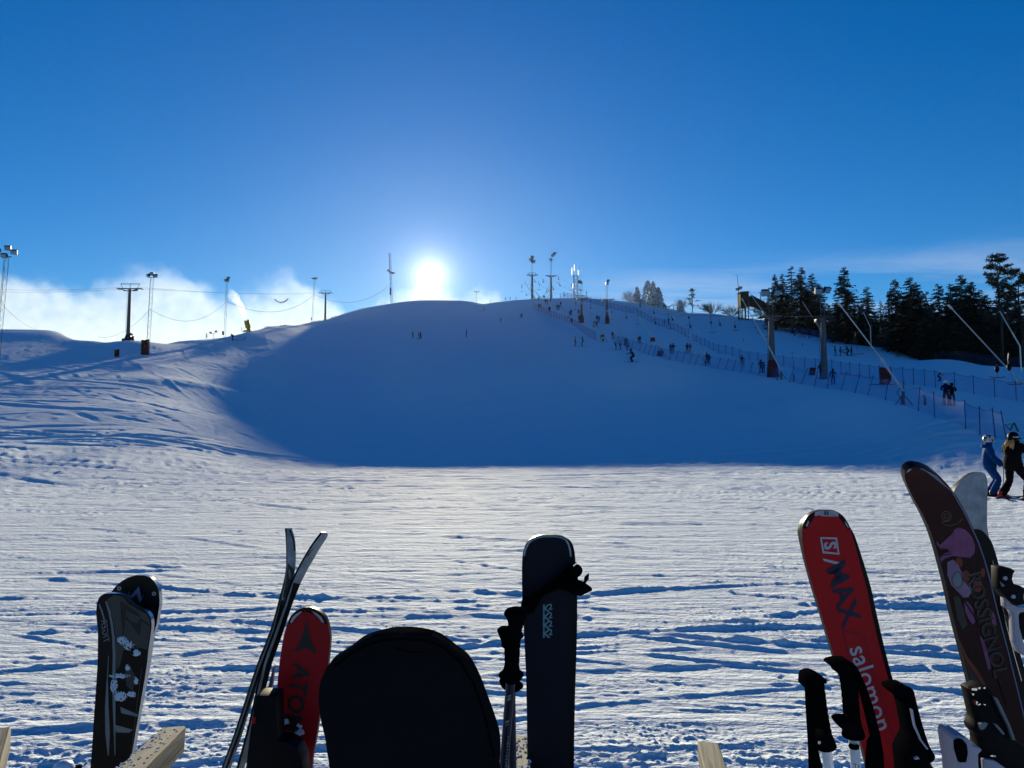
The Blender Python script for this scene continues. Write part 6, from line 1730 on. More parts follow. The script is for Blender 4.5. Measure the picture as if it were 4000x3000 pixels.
class Board:
    """a ski or board lofted through cross-sections given as left and right edge points, then run straight down into the snow"""
    def __init__(self, secs, name, label, cat, face, side, thick=0.014, bend=None, group=None, Y=1.7, down=True, dY=0.0, crown=0.0, nu=5):
        P = []
        for k, s in enumerate(secs):
            lx, ly, rx, ry = s[:4]
            y = s[4] if len(s) > 4 else Y
            P.append((PW(lx, ly, y), PW(rx, ry, y + dY)))
        if down:
            a0, b0 = P[-3]; a, b = P[-1]
            da = ((a - a0) + (b - b0)) / 2; da.normalize()
            L = (a.z + b.z) / 2 / max(-da.z, 0.2) + 0.04
            for f_ in (0.3, 0.7, 1.0): P.append((a + da * L * f_, b + da * L * f_))
        self.P = P
        Q = []
        nP = len(P)
        for i in range(nP - 1):      # smooth curve through the given sections
            p0, p1, p2, p3 = P[max(i - 1, 0)], P[i], P[i + 1], P[min(i + 2, nP - 1)]
            for u in (0.0, 0.34, 0.67):
                row = []
                for e in (0, 1):
                    a, b, c, d = p0[e], p1[e], p2[e], p3[e]
                    t1_ = (c - a); t2_ = (d - b); ln = (c - b).length
                    if t1_.length > 1e-9: t1_ = t1_.normalized() * ln
                    if t2_.length > 1e-9: t2_ = t2_.normalized() * ln
                    row.append(b * (2 * u ** 3 - 3 * u ** 2 + 1) + t1_ * (u ** 3 - 2 * u ** 2 + u) + c * (-2 * u ** 3 + 3 * u ** 2) + t2_ * (u ** 3 - u ** 2))
                Q.append(tuple(row))
        Q.append(P[-1]); P = Q; self.P = P
        n = len(P)
        g = Vector(((P[-1][0].x + P[-1][1].x) / 2, (P[-1][0].y + P[-1][1].y) / 2, 0)) if down else Vector(((P[-1][0] + P[-1][1]) / 2))
        self.o = g
        nrm = []
        for i in range(n):
            a = P[min(i + 1, n - 1)]; c = P[max(i - 1, 0)]
            t_ = ((c[0] + c[1]) - (a[0] + a[1])) / 2; u_ = P[i][1] - P[i][0]
            if u_.length < 1e-4: u_ = Vector((1, 0, 0))
            q = t_.cross(u_); q = -q if q.y > 0 else q
            nrm.append(q.normalized())
        self.nrm = nrm
        v = []; f = []; mi = []
        fr = []; bk = []
        for i, (l, r) in enumerate(P):
            for j in range(nu):
                u = j / (nu - 1); p = l.lerp(r, u) + nrm[i] * crown * (1 - (2 * u - 1) ** 2)
                fr.append(p); bk.append(l.lerp(r, u) - nrm[i] * thick)
        self.front = fr
        v = [p - g for p in fr] + [p - g for p in bk]; N_ = len(fr)
        F2 = []
        for i in range(n - 1):
            for j in range(nu - 1):
                a = i * nu + j; q = (a, a + nu, a + nu + 1, a + 1)
                F2.append(q); f.append(q); mi.append(0); f.append(tuple(reversed([N_ + k for k in q]))); mi.append(2)
            for a, b in ((i * nu, (i + 1) * nu), ((i + 1) * nu + nu - 1, i * nu + nu - 1)):
                f.append((a, N_ + a, N_ + b, b)); mi.append(1)
        for i in (0, n - 1):
            for j in range(nu - 1):
                a = i * nu + j
                q = (a, a + 1, N_ + a + 1, N_ + a)
                f.append(q if i == 0 else tuple(reversed(q))); mi.append(1)
        self.bvh = BVHTree.FromPolygons(fr, F2)
        self.t = empty(name, g); tag(self.t, label, cat, group)
        m = MB(); m.add(v, f); m.m = mi
        me = m.mesh('body', [face, side, side], smooth=True, angle=35)
        link('body', me, self.t)
    def hit(self, px, py, off=0.0009):
        q = (1500 - py) / F_PX
        d = Vector(((px - 2000) / F_PX, CT - q * ST, ST + q * CT)).normalized()
        p, nn, _, _ = self.bvh.ray_cast(CAM, d)
        if p is None:
            p, nn, _, _ = self.bvh.find_nearest(CAM + d * 1.7)
            p, nn, _, _ = self.bvh.find_nearest(CAM + d * (p - CAM).length)
        if nn.dot(d) > 0: nn = -nn
        return p + nn * off
    def poly(self, pts, material, name='graphic', off=0.0009):
        # dense border so it follows the surface
        out = []
        for a, b in zip(pts, pts[1:] + pts[:1]):
            n = max(1, int(math.hypot(b[0] - a[0], b[1] - a[1]) / 60))
            out += [(a[0] + (b[0] - a[0]) * k / n, a[1] + (b[1] - a[1]) * k / n) for k in range(n)]
        bm = bmesh.new()
        vs = [bm.verts.new(self.hit(x, y, off) - self.o) for x, y in out]
        try: bm.faces.new(vs)
        except ValueError: pass
        bmesh.ops.triangulate(bm, faces=bm.faces[:])
        me = bpy.data.meshes.new(name); bm.to_mesh(me); bm.free(); me.materials.append(material)
        return link(name, me, self.t)
    def stroke(self, pts, w, material, name='line', off=0.0009, closed=False):
        L_, R_ = [], []
        P_ = pts
        n = len(P_)
        for i in range(n):
            a = P_[(i - 1) % n] if closed else P_[max(i - 1, 0)]; b = P_[(i + 1) % n] if closed else P_[min(i + 1, n - 1)]
            dx, dy = b[0] - a[0], b[1] - a[1]; l = math.hypot(dx, dy) or 1
            ww = w[i] if isinstance(w, (list, tuple)) else w
            L_.append((P_[i][0] - dy / l * ww / 2, P_[i][1] + dx / l * ww / 2)); R_.append((P_[i][0] + dy / l * ww / 2, P_[i][1] - dx / l * ww / 2))
        v = [self.hit(*q, off) - self.o for q in L_] + [self.hit(*q, off) - self.o for q in R_]
        f = [(i, i + 1, n + i + 1, n + i) for i in range(n - 1)]
        if closed: f.append((n - 1, 0, n, 2 * n - 1))
        me = bpy.data.meshes.new(name); me.from_pydata([tuple(x) for x in v], [], f); me.materials.append(material)
        return link(name, me, self.t)
    def text(self, s, center, ex, ey, size, material, shear=0.0, name='lettering', offset=0.0, spacing=1.0, off=0.0012):
        cu = bpy.data.curves.new('t', 'FONT'); cu.body = s; cu.align_x = 'CENTER'; cu.align_y = 'CENTER'; cu.size = 1; cu.shear = shear; cu.offset = offset; cu.space_character = spacing; cu.resolution_u = 3
        o = bpy.data.objects.new('t', cu); COL.objects.link(o)
        me = bpy.data.meshes.new_from_object(o.evaluated_get(bpy.context.evaluated_depsgraph_get()))
        bpy.data.objects.remove(o)
        for v in me.vertices:
            x, y = v.co.x * size, v.co.y * size
            v.co = self.hit(center[0] + ex[0] * x + ey[0] * y, center[1] + ex[1] * x + ey[1] * y, off) - self.o
        me.materials.clear(); me.materials.append(material); me.name = name
        return link(name, me, self.t)
    def crumbs(self, spots, seed=1, name='clinging_snow'):
        rr = random.Random(seed); m = MB()
        for (cx, cy, rx, ry, n) in spots:
            for k in range(n):
                a = rr.random() * 6.28; d = rr.random() ** 0.6
                c = self.hit(cx + math.cos(a) * d * rx, cy + math.sin(a) * d * ry, 0.0) - self.o
                r_ = rr.uniform(0.0012, 0.0040) * (1.3 - 0.6 * d)
                pts = [c + Vector((rr.uniform(.6, 1.2) * r_ * x, rr.uniform(.5, 1) * r_ * y, rr.uniform(.6, 1.2) * r_ * z)) for x, y, z in ((1, 0, 0), (-1, 0, 0), (0, 1, 0), (0, -1, 0), (0, 0, 1), (0, 0, -1))]
                m.add(pts, [(0, 2, 4), (2, 1, 4), (1, 3, 4), (3, 0, 4), (2, 0, 5), (1, 2, 5), (3, 1, 5), (0, 3, 5)])
        o = m.build(name, M['snow_bits'], self.t); o['kind'] = 'stuff'; return o
def flat(secs): return [(l, y, r, y) + tuple(e) for (y, l, r, *e) in secs]
def circ(cx, cy, r, n=12, ry=None): return [(cx + r * math.cos(2 * math.pi * k / n), cy + (ry or r) * math.sin(2 * math.pi * k / n)) for k in range(n)]

def plate(pts, Y, thick, material, parent, name, Y2=None, bevel=0.0, origin=None):
    """solid piece whose outline is seen at the given pixels; Y for the top of the piece, Y2 for its bottom"""
    ys = [p[1] for p in pts]; y0, y1 = min(ys), max(ys)
    V_ = [PW(x, y, Y + ((Y2 - Y) * (y - y0) / (y1 - y0) if Y2 else 0)) for x, y in pts]
    g = origin if origin is not None else Vector((0, 0, 0))
    c = sum(V_, Vector()) / len(V_)
    n = len(V_); back = Vector((0, thick, 0))
    bm = bmesh.new()
    a = [bm.verts.new(v - g) for v in V_]; b = [bm.verts.new(v + back - g) for v in V_]
    ff = bm.faces.new(a); bm.faces.new(b[::-1])
    for i in range(n): bm.faces.new((a[i], b[i], b[(i + 1) % n], a[(i + 1) % n]))
    bmesh.ops.recalc_face_normals(bm, faces=bm.faces)
    if bevel: bmesh.ops.bevel(bm, geom=[e for e in bm.edges], offset=bevel, segments=2, profile=0.5, affect='EDGES', clamp_overlap=True)
    me = bpy.data.meshes.new(name); bm.to_mesh(me); bm.free(); me.materials.append(material)
    me.polygons.foreach_set('use_smooth', [True] * len(me.polygons)); me.set_sharp_from_angle(angle=R(40))
    return link(name, me, parent)

# ---- pair of skis at the far left
GS = 'skis leaning on the rack in the foreground'
A2 = Board([(530, 2247, 560, 2247), (500, 2256, 588, 2256), (468, 2276, 606, 2276), (444, 2300, 618, 2300), (430, 2325, 622, 2325), (426, 2360, 623, 2360), (424, 2400, 617, 2400), (420, 2440, 611, 2440), (412, 2500, 593, 2500), (405, 2610, 576, 2610), (392, 2800, 540, 2800), (380, 3000, 512, 3000)],
          'ski', 'black ski with a rounded tip and two rivets, behind the grey one at the left', 'ski', M['t_black'], M['steel_edge'], Y=1.76, group=GS)
A2.poly([(507, 2332), (544, 2290), (551, 2325), (551, 2350), (546, 2352), (534, 2320), (520, 2335)], M['blue_print'], 'tip_logo')
A2.poly([(505, 2308), (508, 2330), (503, 2332)], M['blue_print'], 'tip_logo'); A2.poly([(564, 2320), (552, 2345), (549, 2340)], M['blue_print'], 'tip_logo')
for cx, cy in ((466, 2298), (602, 2319)):
    A2.stroke(circ(cx, cy, 6), 4, M['white_print'], 'rivet', closed=True)
A1 = Board([(410, 2318, 455, 2318), (397, 2325, 484, 2325), (387, 2335, 494, 2337), (381, 2351, 507, 2352), (377, 2372, 534, 2373), (376, 2386, 566, 2386), (376, 2400, 582, 2400), (378, 2425, 591, 2425), (382, 2459, 591, 2459), (382, 2539, 580, 2539), (380, 2610, 572, 2610), (367, 2800, 540, 2800), (353, 3000, 508, 3000)],
          'ski', 'black ski with grey tip panel and clinging snow, front of the leftmost pair', 'ski', M['t_black'], M['steel_edge'], Y=1.71, group=GS)
A1.poly([(418, 2342), (446, 2323), (482, 2330), (500, 2356), (536, 2378), (574, 2398), (587, 2425), (587, 2459), (577, 2538), (548, 2530), (500, 2515), (482, 2545), (470, 2600), (455, 2620), (452, 2480), (441, 2420)], M['t_grey'], 'grey_panel')
A1.stroke([(414, 2348), (428, 2390), (438, 2440), (444, 2490), (447, 2560), (445, 2660), (447, 2780), (450, 2950)], [6, 8, 9, 10, 11, 12, 10, 3], M['pale_print'], 'stripe')
A1.stroke([(388, 2360), (398, 2385), (406, 2412), (410, 2440)], [5, 7, 6, 2], M['pale_print'], 'stripe')
A1.stroke([(425, 2560), (420, 2650), (418, 2760), (421, 2860), (424, 2950)], [2, 4, 14, 18, 4], M['pale_print'], 'stripe')
A1.poly([(470, 2350), (482, 2352), (494, 2385), (488, 2440), (483, 2490), (478, 2420)], M['black_print'], 'emblem', 0.0016)
A1.poly([(480, 2352), (545, 2398), (550, 2412), (495, 2383)], M['black_print'], 'emblem', 0.0018)
A1.poly([(487, 2414), (505, 2428), (545, 2482), (553, 2440), (550, 2412), (538, 2435), (510, 2425), (492, 2405)], M['black_print'], 'emblem', 0.0018)
A1.poly([(548, 2412), (590, 2443), (590, 2450), (552, 2425)], M['black_print'], 'emblem', 0.0017)
A1.poly([(490, 2620), (505, 2590), (530, 2640), (520, 2700), (495, 2680)], M['t_grey'], 'grey_diamond'); A1.poly([(470, 2760), (540, 2790), (538, 2800), (475, 2785)], M['pale_print'], 'stripe')
A1.poly([(448, 2830), (520, 2850), (505, 2862), (455, 2860)], M['pale_print'], 'stripe')
A1.stroke([(555, 2610), (535, 2760), (512, 2960)], 2, M['gold_line'], 'pinstripe')
A1.text('TIGER', (411, 2468), (-0.12, -1), (1, -0.12), 34, M['pale_print'], shear=0.35)
A1.crumbs([(478, 2500, 20, 16, 190), (500, 2520, 28, 20, 90), (534, 2552, 14, 14, 60), (500, 2610, 10, 12, 60), (468, 2640, 40, 8, 90), (446, 2680, 14, 30, 110), (470, 2720, 24, 20, 120), (515, 2712, 18, 10, 60), (530, 2660, 8, 14, 30)])

# ---- pair of skis seen edge-on with curling tips
bL = [(1121, 2063, 1139, 2063), (1121, 2090, 1149, 2092), (1121, 2121, 1154, 2124), (1122, 2170, 1156, 2176), (1122, 2215, 1153, 2222), (1116, 2258, 1145, 2266), (1102, 2326, 1120, 2334), (1065, 2458, 1084, 2464), (1005, 2615, 1024, 2621), (921, 2868, 945, 2872), (872, 3000, 900, 3004)]
B1 = Board([q + (1.60,) for k, q in enumerate(bL)], 'ski', 'edge-on ski with its tip standing straight up, left one of the thin pair', 'ski', M['t_silver'], M['t_black'], dY=0.012, group=GS, thick=0.007)
bR = [(1262, 2081, 1276, 2079), (1250, 2095, 1281, 2090), (1233, 2117, 1266, 2117), (1216, 2141, 1249, 2143), (1190, 2184, 1222, 2190), (1172, 2216, 1200, 2228), (1145, 2272, 1174, 2280), (1115, 2360, 1140, 2366), (1071, 2482, 1100, 2488), (1032, 2591, 1062, 2596), (975, 2844, 1000, 2850), (933, 3000, 953, 3004)]
B2 = Board([q + (1.60,) for q in bR], 'ski', 'edge-on ski curling to the right at its tip, right one of the thin pair', 'ski', M['t_silver'], M['t_black'], dY=0.015, group=GS, thick=0.007)
B1.stroke([(1131, 2070), (1147, 2110), (1150, 2150)], 6, M['black_print'], 'tip_edge'); B1.stroke([(1102, 2345), (1073, 2460), (1014, 2618), (932, 2868), (884, 3000)], 9, M['black_print'], 'sidewall'); 
B1.poly([(1124, 2200), (1150, 2225), (1135, 2280), (1112, 2335), (1104, 2335), (1118, 2262)], M['t_grey'], 'lower_grey_panel')  # darker grey field below the silver tip
B2.poly([(1146, 2275), (1172, 2282), (1138, 2366), (1098, 2488), (1060, 2594), (998, 2848), (984, 2846), (1040, 2593), (1080, 2484), (1122, 2362)], M['t_black'], 'black_panel')
B2.stroke([(1262, 2084), (1228, 2128), (1200, 2172)], [8, 9, 4], M['t_black'], 'tip_edge')
plate([(1038, 2722), (1058, 2640), (1068, 2600), (1072, 2600), (1058, 2722)], 1.63, 0.01, M['lilac_print'], B2.t, 'lilac_panel', origin=B2.o)
bind = plate([(998, 2722), (1005, 2718), (1078, 2720), (1080, 2800), (1083, 2895), (1120, 2900), (1160, 2925), (1180, 2975), (1186, 3040), (955, 3040), (975, 2870)], 1.50, 0.05, M['black_plastic'], B2.t, 'binding', bevel=0.006, origin=B2.o)
plate([(984, 2805), (998, 2800), (998, 2825), (984, 2832)], 1.495, 0.01, M['t_red'], B2.t, 'release_mark', origin=B2.o)

# ---- red ski with the arrowhead logo
C1 = Board([(1186, 2373, 1214, 2373), (1166, 2381, 1234, 2380), (1148, 2393, 1254, 2393), (1133, 2411, 1269, 2409), (1122, 2438, 1281, 2438), (1112, 2470, 1288, 2470), (1105, 2500, 1290, 2498), (1090, 2603, 1281, 2600), (1081, 2724, 1259, 2722), (1081, 2875, 1237, 2872), (1085, 3000, 1216, 2998)],
          'ski', 'red ski with a black arrowhead logo, between the thin pair and the snowboard bag', 'ski', M['t_red'], M['t_black'], Y=1.6, group=GS)
C1.poly([(1198, 2416), (1207, 2470), (1220, 2515), (1241, 2553), (1228, 2551), (1212, 2538), (1192, 2533), (1168, 2539), (1141, 2554), (1165, 2520), (1184, 2475)], M['black_print'], 'arrow_logo')
C1.poly([(1123, 2436), (1134, 2412), (1150, 2394), (1168, 2382), (1188, 2374), (1214, 2374), (1234, 2382), (1254, 2395), (1268, 2411), (1281, 2438), (1272, 2440), (1256, 2412), (1240, 2398), (1222, 2388), (1190, 2388), (1168, 2398), (1148, 2414), (1136, 2436)], M['t_black'], 'tip_guard')
C1.poly([(1134, 2430), (1142, 2413), (1156, 2398), (1176, 2387), (1180, 2390), (1162, 2404), (1148, 2420), (1140, 2434)], M['white_print'], 'tip_insert', 0.0018)
C1.poly([(1216, 2385), (1240, 2396), (1256, 2410), (1268, 2432), (1258, 2430), (1246, 2412), (1232, 2399)], M['white_print'], 'tip_insert', 0.0018)
C1.text('ATOMIC', (1150, 2768), (-0.15, 1), (1, 0.15), 92, M['black_print'], shear=0.1, offset=0.02, spacing=1.0)
C1.crumbs([(1118, 2820, 9, 10, 50), (1150, 2890, 22, 26, 230), (1170, 2860, 18, 14, 90), (1168, 2838, 12, 8, 30)], 4)

# ---- snowboard in a black bag
D1 = Board(flat([(2467, 1545, 1592), (2470, 1520, 1625), (2478, 1484, 1672), (2489, 1444, 1704), (2502, 1412, 1728), (2519, 1387, 1751), (2538, 1362, 1775), (2560, 1330, 1806), (2582, 1296, 1829), (2604, 1278, 1843), (2628, 1266, 1856), (2668, 1250, 1875), (2737, 1245, 1901), (2806, 1252, 1926), (2880, 1269, 1949), (2940, 1278, 1955), (3000, 1287, 1950)]),
          'snowboard', 'snowboard in a plain black bag, the widest thing in the foreground', 'snowboard', M['bag'], M['bag'], thick=0.03, Y=1.16, crown=0.012, nu=9)
D1.stroke([(1310, 2600), (1360, 2562), (1420, 2525), (1500, 2500), (1570, 2494), (1660, 2502), (1730, 2528), (1800, 2590), (1850, 2670), (1895, 2800), (1930, 2960)], 7, M['strap'], 'seam_piping', 0.0022)
D1.stroke([(1545, 2530), (1600, 2545), (1650, 2548)], 5, M['strap'], 'fold', 0.002)

# ---- navy ski with teal tip trim, its twin behind
E2 = Board([(2100, 2098, 2190, 2097), (2072, 2112, 2222, 2108), (2056, 2140, 2238, 2130), (2052, 2175, 2246, 2170), (2052, 2250, 2251, 2250), (2054, 2340, 2255, 2336), (2058, 2508, 2253, 2508), (2064, 2737, 2246, 2737), (2070, 3000, 2242, 3000)],
          'ski', 'plain dark ski just visible along the right side of the navy one', 'ski', M['t_black'], M['t_black'], Y=1.70, group=GS)
E1 = Board([(2120, 2090, 2170, 2090), (2093, 2096, 2197, 2095), (2072, 2107, 2214, 2106), (2057, 2122, 2226, 2121), (2045, 2153, 2233, 2153), (2040, 2190, 2235, 2190), (2039, 2240, 2237, 2240), (2040, 2325, 2239, 2325), (2047, 2479, 2237, 2479), (2056, 2680, 2231, 2680), (2060, 3000, 2225, 3000)],
          'ski', 'navy ski with a teal rim on its square tip and a column of small letters', 'ski', M['t_navy'], M['t_black'], Y=1.64, group=GS)
E1.stroke([(2047, 2172), (2052, 2146), (2064, 2122), (2078, 2110)], [5, 7, 7, 6], M['white_print'], 'tip_rim'); E1.stroke([(2078, 2110), (2098, 2101), (2122, 2096), (2168, 2096), (2193, 2100), (2210, 2109)], [6, 6, 5, 5, 6, 6], M['teal_print'], 'tip_rim')
E1.stroke([(2210, 2109), (2220, 2124), (2227, 2148), (2230, 2174)], [6, 7, 7, 5], M['white_print'], 'tip_rim')
for k in range(4):
    E1.text('K', (2133, 2378 + 33 * k), (1, 0), (0, -1), 42, M['teal_print'], name='lettering', offset=0.03); E1.text('2', (2150, 2371 + 33 * k), (1, 0), (0, -1), 32, M['teal_print'], name='lettering', offset=0.03)
# ---- two navy poles with disc-topped grips in front of it
def grip_pole(top, low, Yp, label, shaft_mat, gw=30, sw=17, knurl=8, discs=(46, 46), group=None, grip_len=0.22, gripmat='rubber', end=None, shaft_r=None, tilt=-12):
    """top pixel of the grip, low pixel further down the same pole"""
    a = PW(top[0], top[1], Yp); b = PW(low[0], low[1], Yp + 0.02)
    d = (b - a).normalized(); L = a.z / max(-d.z, .2); g = a + d * L
    t = empty('ski_pole', Vector((g.x, g.y, 0))); o = Vector((g.x, g.y, 0)); tag(t, label, 'ski pole', group)
    s = Yp / F_PX; rt = (-d).to_track_quat('Z', 'Y').to_matrix()
    m = MB(); r_ = (shaft_r or sw * s)
    m.tube([a + d * (grip_len * 0.8) - o, g - d * 0.12 - o, g - o], [r_, r_ * 0.8, 0.004], 14); m.build('shaft', shaft_mat, t, smooth=True, angle=50)
    m = MB(); gr = gw * s; prof = []
    n = 22
    for k in range(n + 1):
        u = k / n; z = -u * grip_len
        rr_ = gr * (1 - 0.12 * math.sin(u * 3.1)) * (1 + 0.045 * math.cos(u * knurl * 6.283))
        if u > 0.86: rr_ = gr * (1 + (u - 0.86) / 0.14 * 0.25)
        prof.append((rr_, z))
    m.lathe(prof[::-1] + [(gr * 0.9, 0.004)], 18, at=a - o, rot=rt); m.build('grip', M[gripmat], t, smooth=True, angle=60)
    tl = rt @ Matrix.Rotation(R(tilt), 3, 'Y')
    if discs[0]:
        m = MB(); R0 = discs[0] * s; m.lathe([(gr * 0.8, -0.03), (gr * 1.0, -0.02), (R0 * 0.85, -0.006), (R0, 0.0), (R0 * 0.9, 0.005), (R0 * 0.4, 0.008)], 22, at=a - o, rot=tl); m.build('grip_cap', M[gripmat], t, smooth=True, angle=60)
    if discs[1]:
        m = MB(); R0 = discs[1] * s; m.lathe([(gr * 0.8, -0.012), (R0 * 0.8, -0.006), (R0, 0.002), (R0 * 0.5, 0.008), (gr * 0.9, 0.012)], 22, at=a + d * grip_len - o, rot=tl); m.build('finger_stop', M[gripmat], t, smooth=True, angle=60)
    m = MB(); m.lathe([(0.006, -0.005), (0.045, 0.0), (0.045, 0.005), (0.02, 0.015)], 16, at=g - d * 0.09 - o, rot=rt); m.build('basket', M['black_plastic'], t)
    return t, a, d, o, s, rt
GP = 'poles standing in the foreground'
grip_pole((1993, 2474), (2002, 2990), 1.50, 'navy ski pole tucked behind its twin, left of the navy ski', M['navy_shaft'], gw=27, sw=16, discs=(52, 48), group=GP, grip_len=0.105, tilt=14)
tp, a_, d_, o_, s_, rt_ = grip_pole((2016, 2396), (1968, 3000), 1.42, 'front navy ski pole with printed marks, left of the navy ski', M['navy_shaft'], gw=30, sw=18, discs=(47, 49), group=GP, grip_len=0.122, tilt=-10)
m = MB()
rp = random.Random(5)
for k in range(44):
    u = 0.145 + k * 0.0062; hgt_ = rp.uniform(0.001, 0.0045)
    if k in (2, 3, 10, 11): w_ = 0.016
    elif k > 14: w_ = rp.uniform(0.002, 0.006)
    else: continue
    p = a_ + d_ * u - o_ + Vector((0.001 if k < 14 else 0.0035, -18 * s_ * 1.01 - 0.0006 * (k < 14), 0)); m.box(p, (w_, 0.0012, hgt_), rt_)
m.build('print', M['pale_print'], tp)
# strap and the second grip across the navy ski
t = empty('pole_strap', PW(2150, 2330, 1.58)); o0 = t.location.copy(); tag(t, 'wide black strap slanting across the navy ski up to a round knob', 'strap')
plate([(2030, 2396), (2042, 2330), (2060, 2335), (2160, 2268), (2232, 2204), (2252, 2196), (2262, 2300), (2240, 2318), (2180, 2300), (2120, 2330), (2085, 2392), (2060, 2402)], 1.60, 0.006, M['strap'], t, 'webbing', bevel=0.001, origin=o0)
m = MB(); m.lathe([(0.002, -0.012), (0.010, -0.010), (0.0145, 0), (0.010, 0.010), (0.002, 0.012)], 16, at=PW(2250, 2229, 1.585) - o0, rot=Matrix.Rotation(R(90), 3, 'X')); m.build('knob', M['rubber'], t, smooth=True)
m = MB(); m.lathe([(0.012, -0.018), (0.018, -0.012), (0.032, 0.000), (0.030, 0.004), (0.010, 0.012)], 20, at=PW(2258, 2290, 1.585) - o0, rot=Matrix.Rotation(R(14), 3, 'Y')); m.build('basket', M['rubber'], t, smooth=True)
plate([(2278, 2284), (2284, 2255), (2301, 2240), (2300, 2262), (2282, 2286)], 1.58, 0.006, M['rubber'], t, 'strap_end', origin=o0)
plate([(2238, 2208), (2252, 2198), (2254, 2203), (2241, 2213)], 1.575, 0.004, M['bright_metal'], t, 'buckle', origin=o0)

# ---- big red ski with white and navy lettering
F2 = Board([(3170, 2008, 3250, 2003), (3140, 2030, 3290, 2020), (3127, 2060, 3330, 2075), (3124, 2085, 3345, 2110), (3150, 2200, 3376, 2205), (3185, 2310, 3405, 2305), (3215, 2400, 3424, 2396), (3275, 2594, 3470, 2590), (3360, 2870, 3552, 2880), (3400, 3000, 3580, 2990)],
          'ski', 'black ski edge showing behind the big red one with white lettering', 'ski', M['t_black'], M['t_black'], Y=1.76, group=GS)
F1 = Board([(3205, 1993, 3255, 1993), (3181, 1999, 3276, 2002), (3160, 2011, 3296, 2018), (3144, 2032, 3311, 2040), (3135, 2055, 3320, 2060), (3133, 2085, 3327, 2088), (3134, 2110, 3335, 2112), (3139, 2155, 3346, 2150), (3155, 2222, 3363, 2218), (3181, 2313, 3388, 2308), (3208, 2400, 3405, 2396), (3267, 2594, 3452, 2588), (3355, 2870, 3533, 2866), (3389, 3000, 3562, 2996)],
          'ski', 'big red ski with a white tip cap and white and navy lettering, right of centre', 'ski', M['t_red2'], M['t_black'], Y=1.70, group=GS)
F1.poly([(3183, 2000), (3206, 1994), (3254, 1994), (3274, 2002), (3274, 2019), (3264, 2014), (3254, 2010), (3246, 2017), (3208, 2016), (3198, 2009), (3182, 2016)], M['white_plastic'], 'tip_cap')
F1.poly([(3182, 2000), (3161, 2012), (3145, 2033), (3136, 2056), (3135, 2062), (3149, 2068), (3163, 2040), (3168, 2028), (3182, 2017)], M['t_black'], 'tip_guard')
F1.poly([(3275, 2002), (3295, 2018), (3310, 2040), (3319, 2060), (3320, 2072), (3306, 2063), (3292, 2040), (3290, 2028), (3275, 2018)], M['t_black'], 'tip_guard')
F1.poly([(3147, 2053), (3156, 2032), (3159, 2040), (3152, 2058)], M['white_print'], 'guard_slot', 0.0016); F1.poly([(3300, 2034), (3314, 2058), (3312, 2062), (3302, 2048)], M['white_print'], 'guard_slot', 0.0016)
F1.poly([(3219, 1996), (3235, 1996), (3236, 2012), (3220, 2012)], M['black_print'], 'cap_badge', 0.0016); F1.text('S', (3227.5, 2004), (1, 0), (0, -1), 17, M['white_plastic'], offset=0.02, off=0.0022)
F1.stroke([(3206, 2101), (3266, 2103), (3275, 2163), (3216, 2157)], 10, M['white_print'], 'badge_frame', closed=True)
F1.text('S', (3240, 2131), (0.13, 0.99), (0.99, -0.13), 66, M['white_print'], offset=0.03, name='badge_letter')
F1.poly([(3213, 2181), (3218, 2191), (3289, 2210), (3290, 2199)], M['white_print'], 'slash')
F1.text('MAX', (3293, 2327), (0.27, 0.96), (0.96, -0.27), 112, M['navy_print'], shear=-0.25, offset=0.02, spacing=1.02)
F1.text('salomon', (3398, 2688), (0.31, 0.95), (0.95, -0.31), 100, M['white_print'], offset=0.008, spacing=1.03)
F1.stroke([(3291, 2462), (3375, 2484), (3392, 2560), (3430, 2690), (3490, 2880), (3505, 2950)], 2.5, M['navy_print'], 'label_outline'); F1.stroke([(3291, 2462), (3316, 2555), (3372, 2750), (3440, 2970)], 2.5, M['navy_print'], 'label_outline')
F1.text('24', (3508, 2985), (0.3, 0.95), (0.95, -0.3), 34, M['navy_print'])
# ---- poles with black grips beside it
t, a_, d_, o_, s_, rt_ = grip_pole((3182, 2655), (3238, 3000), 1.18, 'white ski pole with black grip, leftmost of three by the big red ski', M['white_shaft'], gw=33, sw=19, discs=(0, 0), group=GP, grip_len=0.113, knurl=9)
plate([(3152, 2662), (3158, 2643), (3185, 2636), (3205, 2641), (3230, 2655), (3234, 2666), (3228, 2674), (3214, 2672), (3200, 2690), (3150, 2695)], 1.135, 0.035, M['rubber'], t, 'grip_cap', bevel=0.003, origin=o_)
plate([(3195, 2895), (3222, 2880), (3243, 2880), (3263, 2903), (3248, 2925), (3212, 2925)], 1.135, 0.035, M['rubber'], t, 'grip_base', bevel=0.003, origin=o_)
plate([(3148, 2690), (3152, 2662), (3184, 2680), (3182, 2800), (3190, 2900), (3212, 2990), (3225, 3080), (3165, 3080), (3160, 2900), (3152, 2780)], 1.13, 0.006, M['strap'], t, 'wrist_strap', bevel=0.001, origin=o_)
m = MB(); m.box(PW(3199, 2899, 1.128) - o_, (0.004, 0.003, 0.004)); m.build('strap_pin', M['bright_metal'], t)
t, a_, d_, o_, s_, rt_ = grip_pole((3312, 2612), (3344, 3000), 1.15, 'white ski pole with a tall black grip, middle one, marked near its band', M['white_shaft'], gw=34, sw=18.5, discs=(0, 0), group=GP, grip_len=0.108, knurl=10)
plate([(3249, 2605), (3262, 2593), (3290, 2587), (3330, 2588), (3342, 2600), (3346, 2620), (3338, 2640), (3290, 2645), (3276, 2622), (3264, 2614)], 1.105, 0.035, M['rubber'], t, 'grip_cap', bevel=0.003, origin=o_)
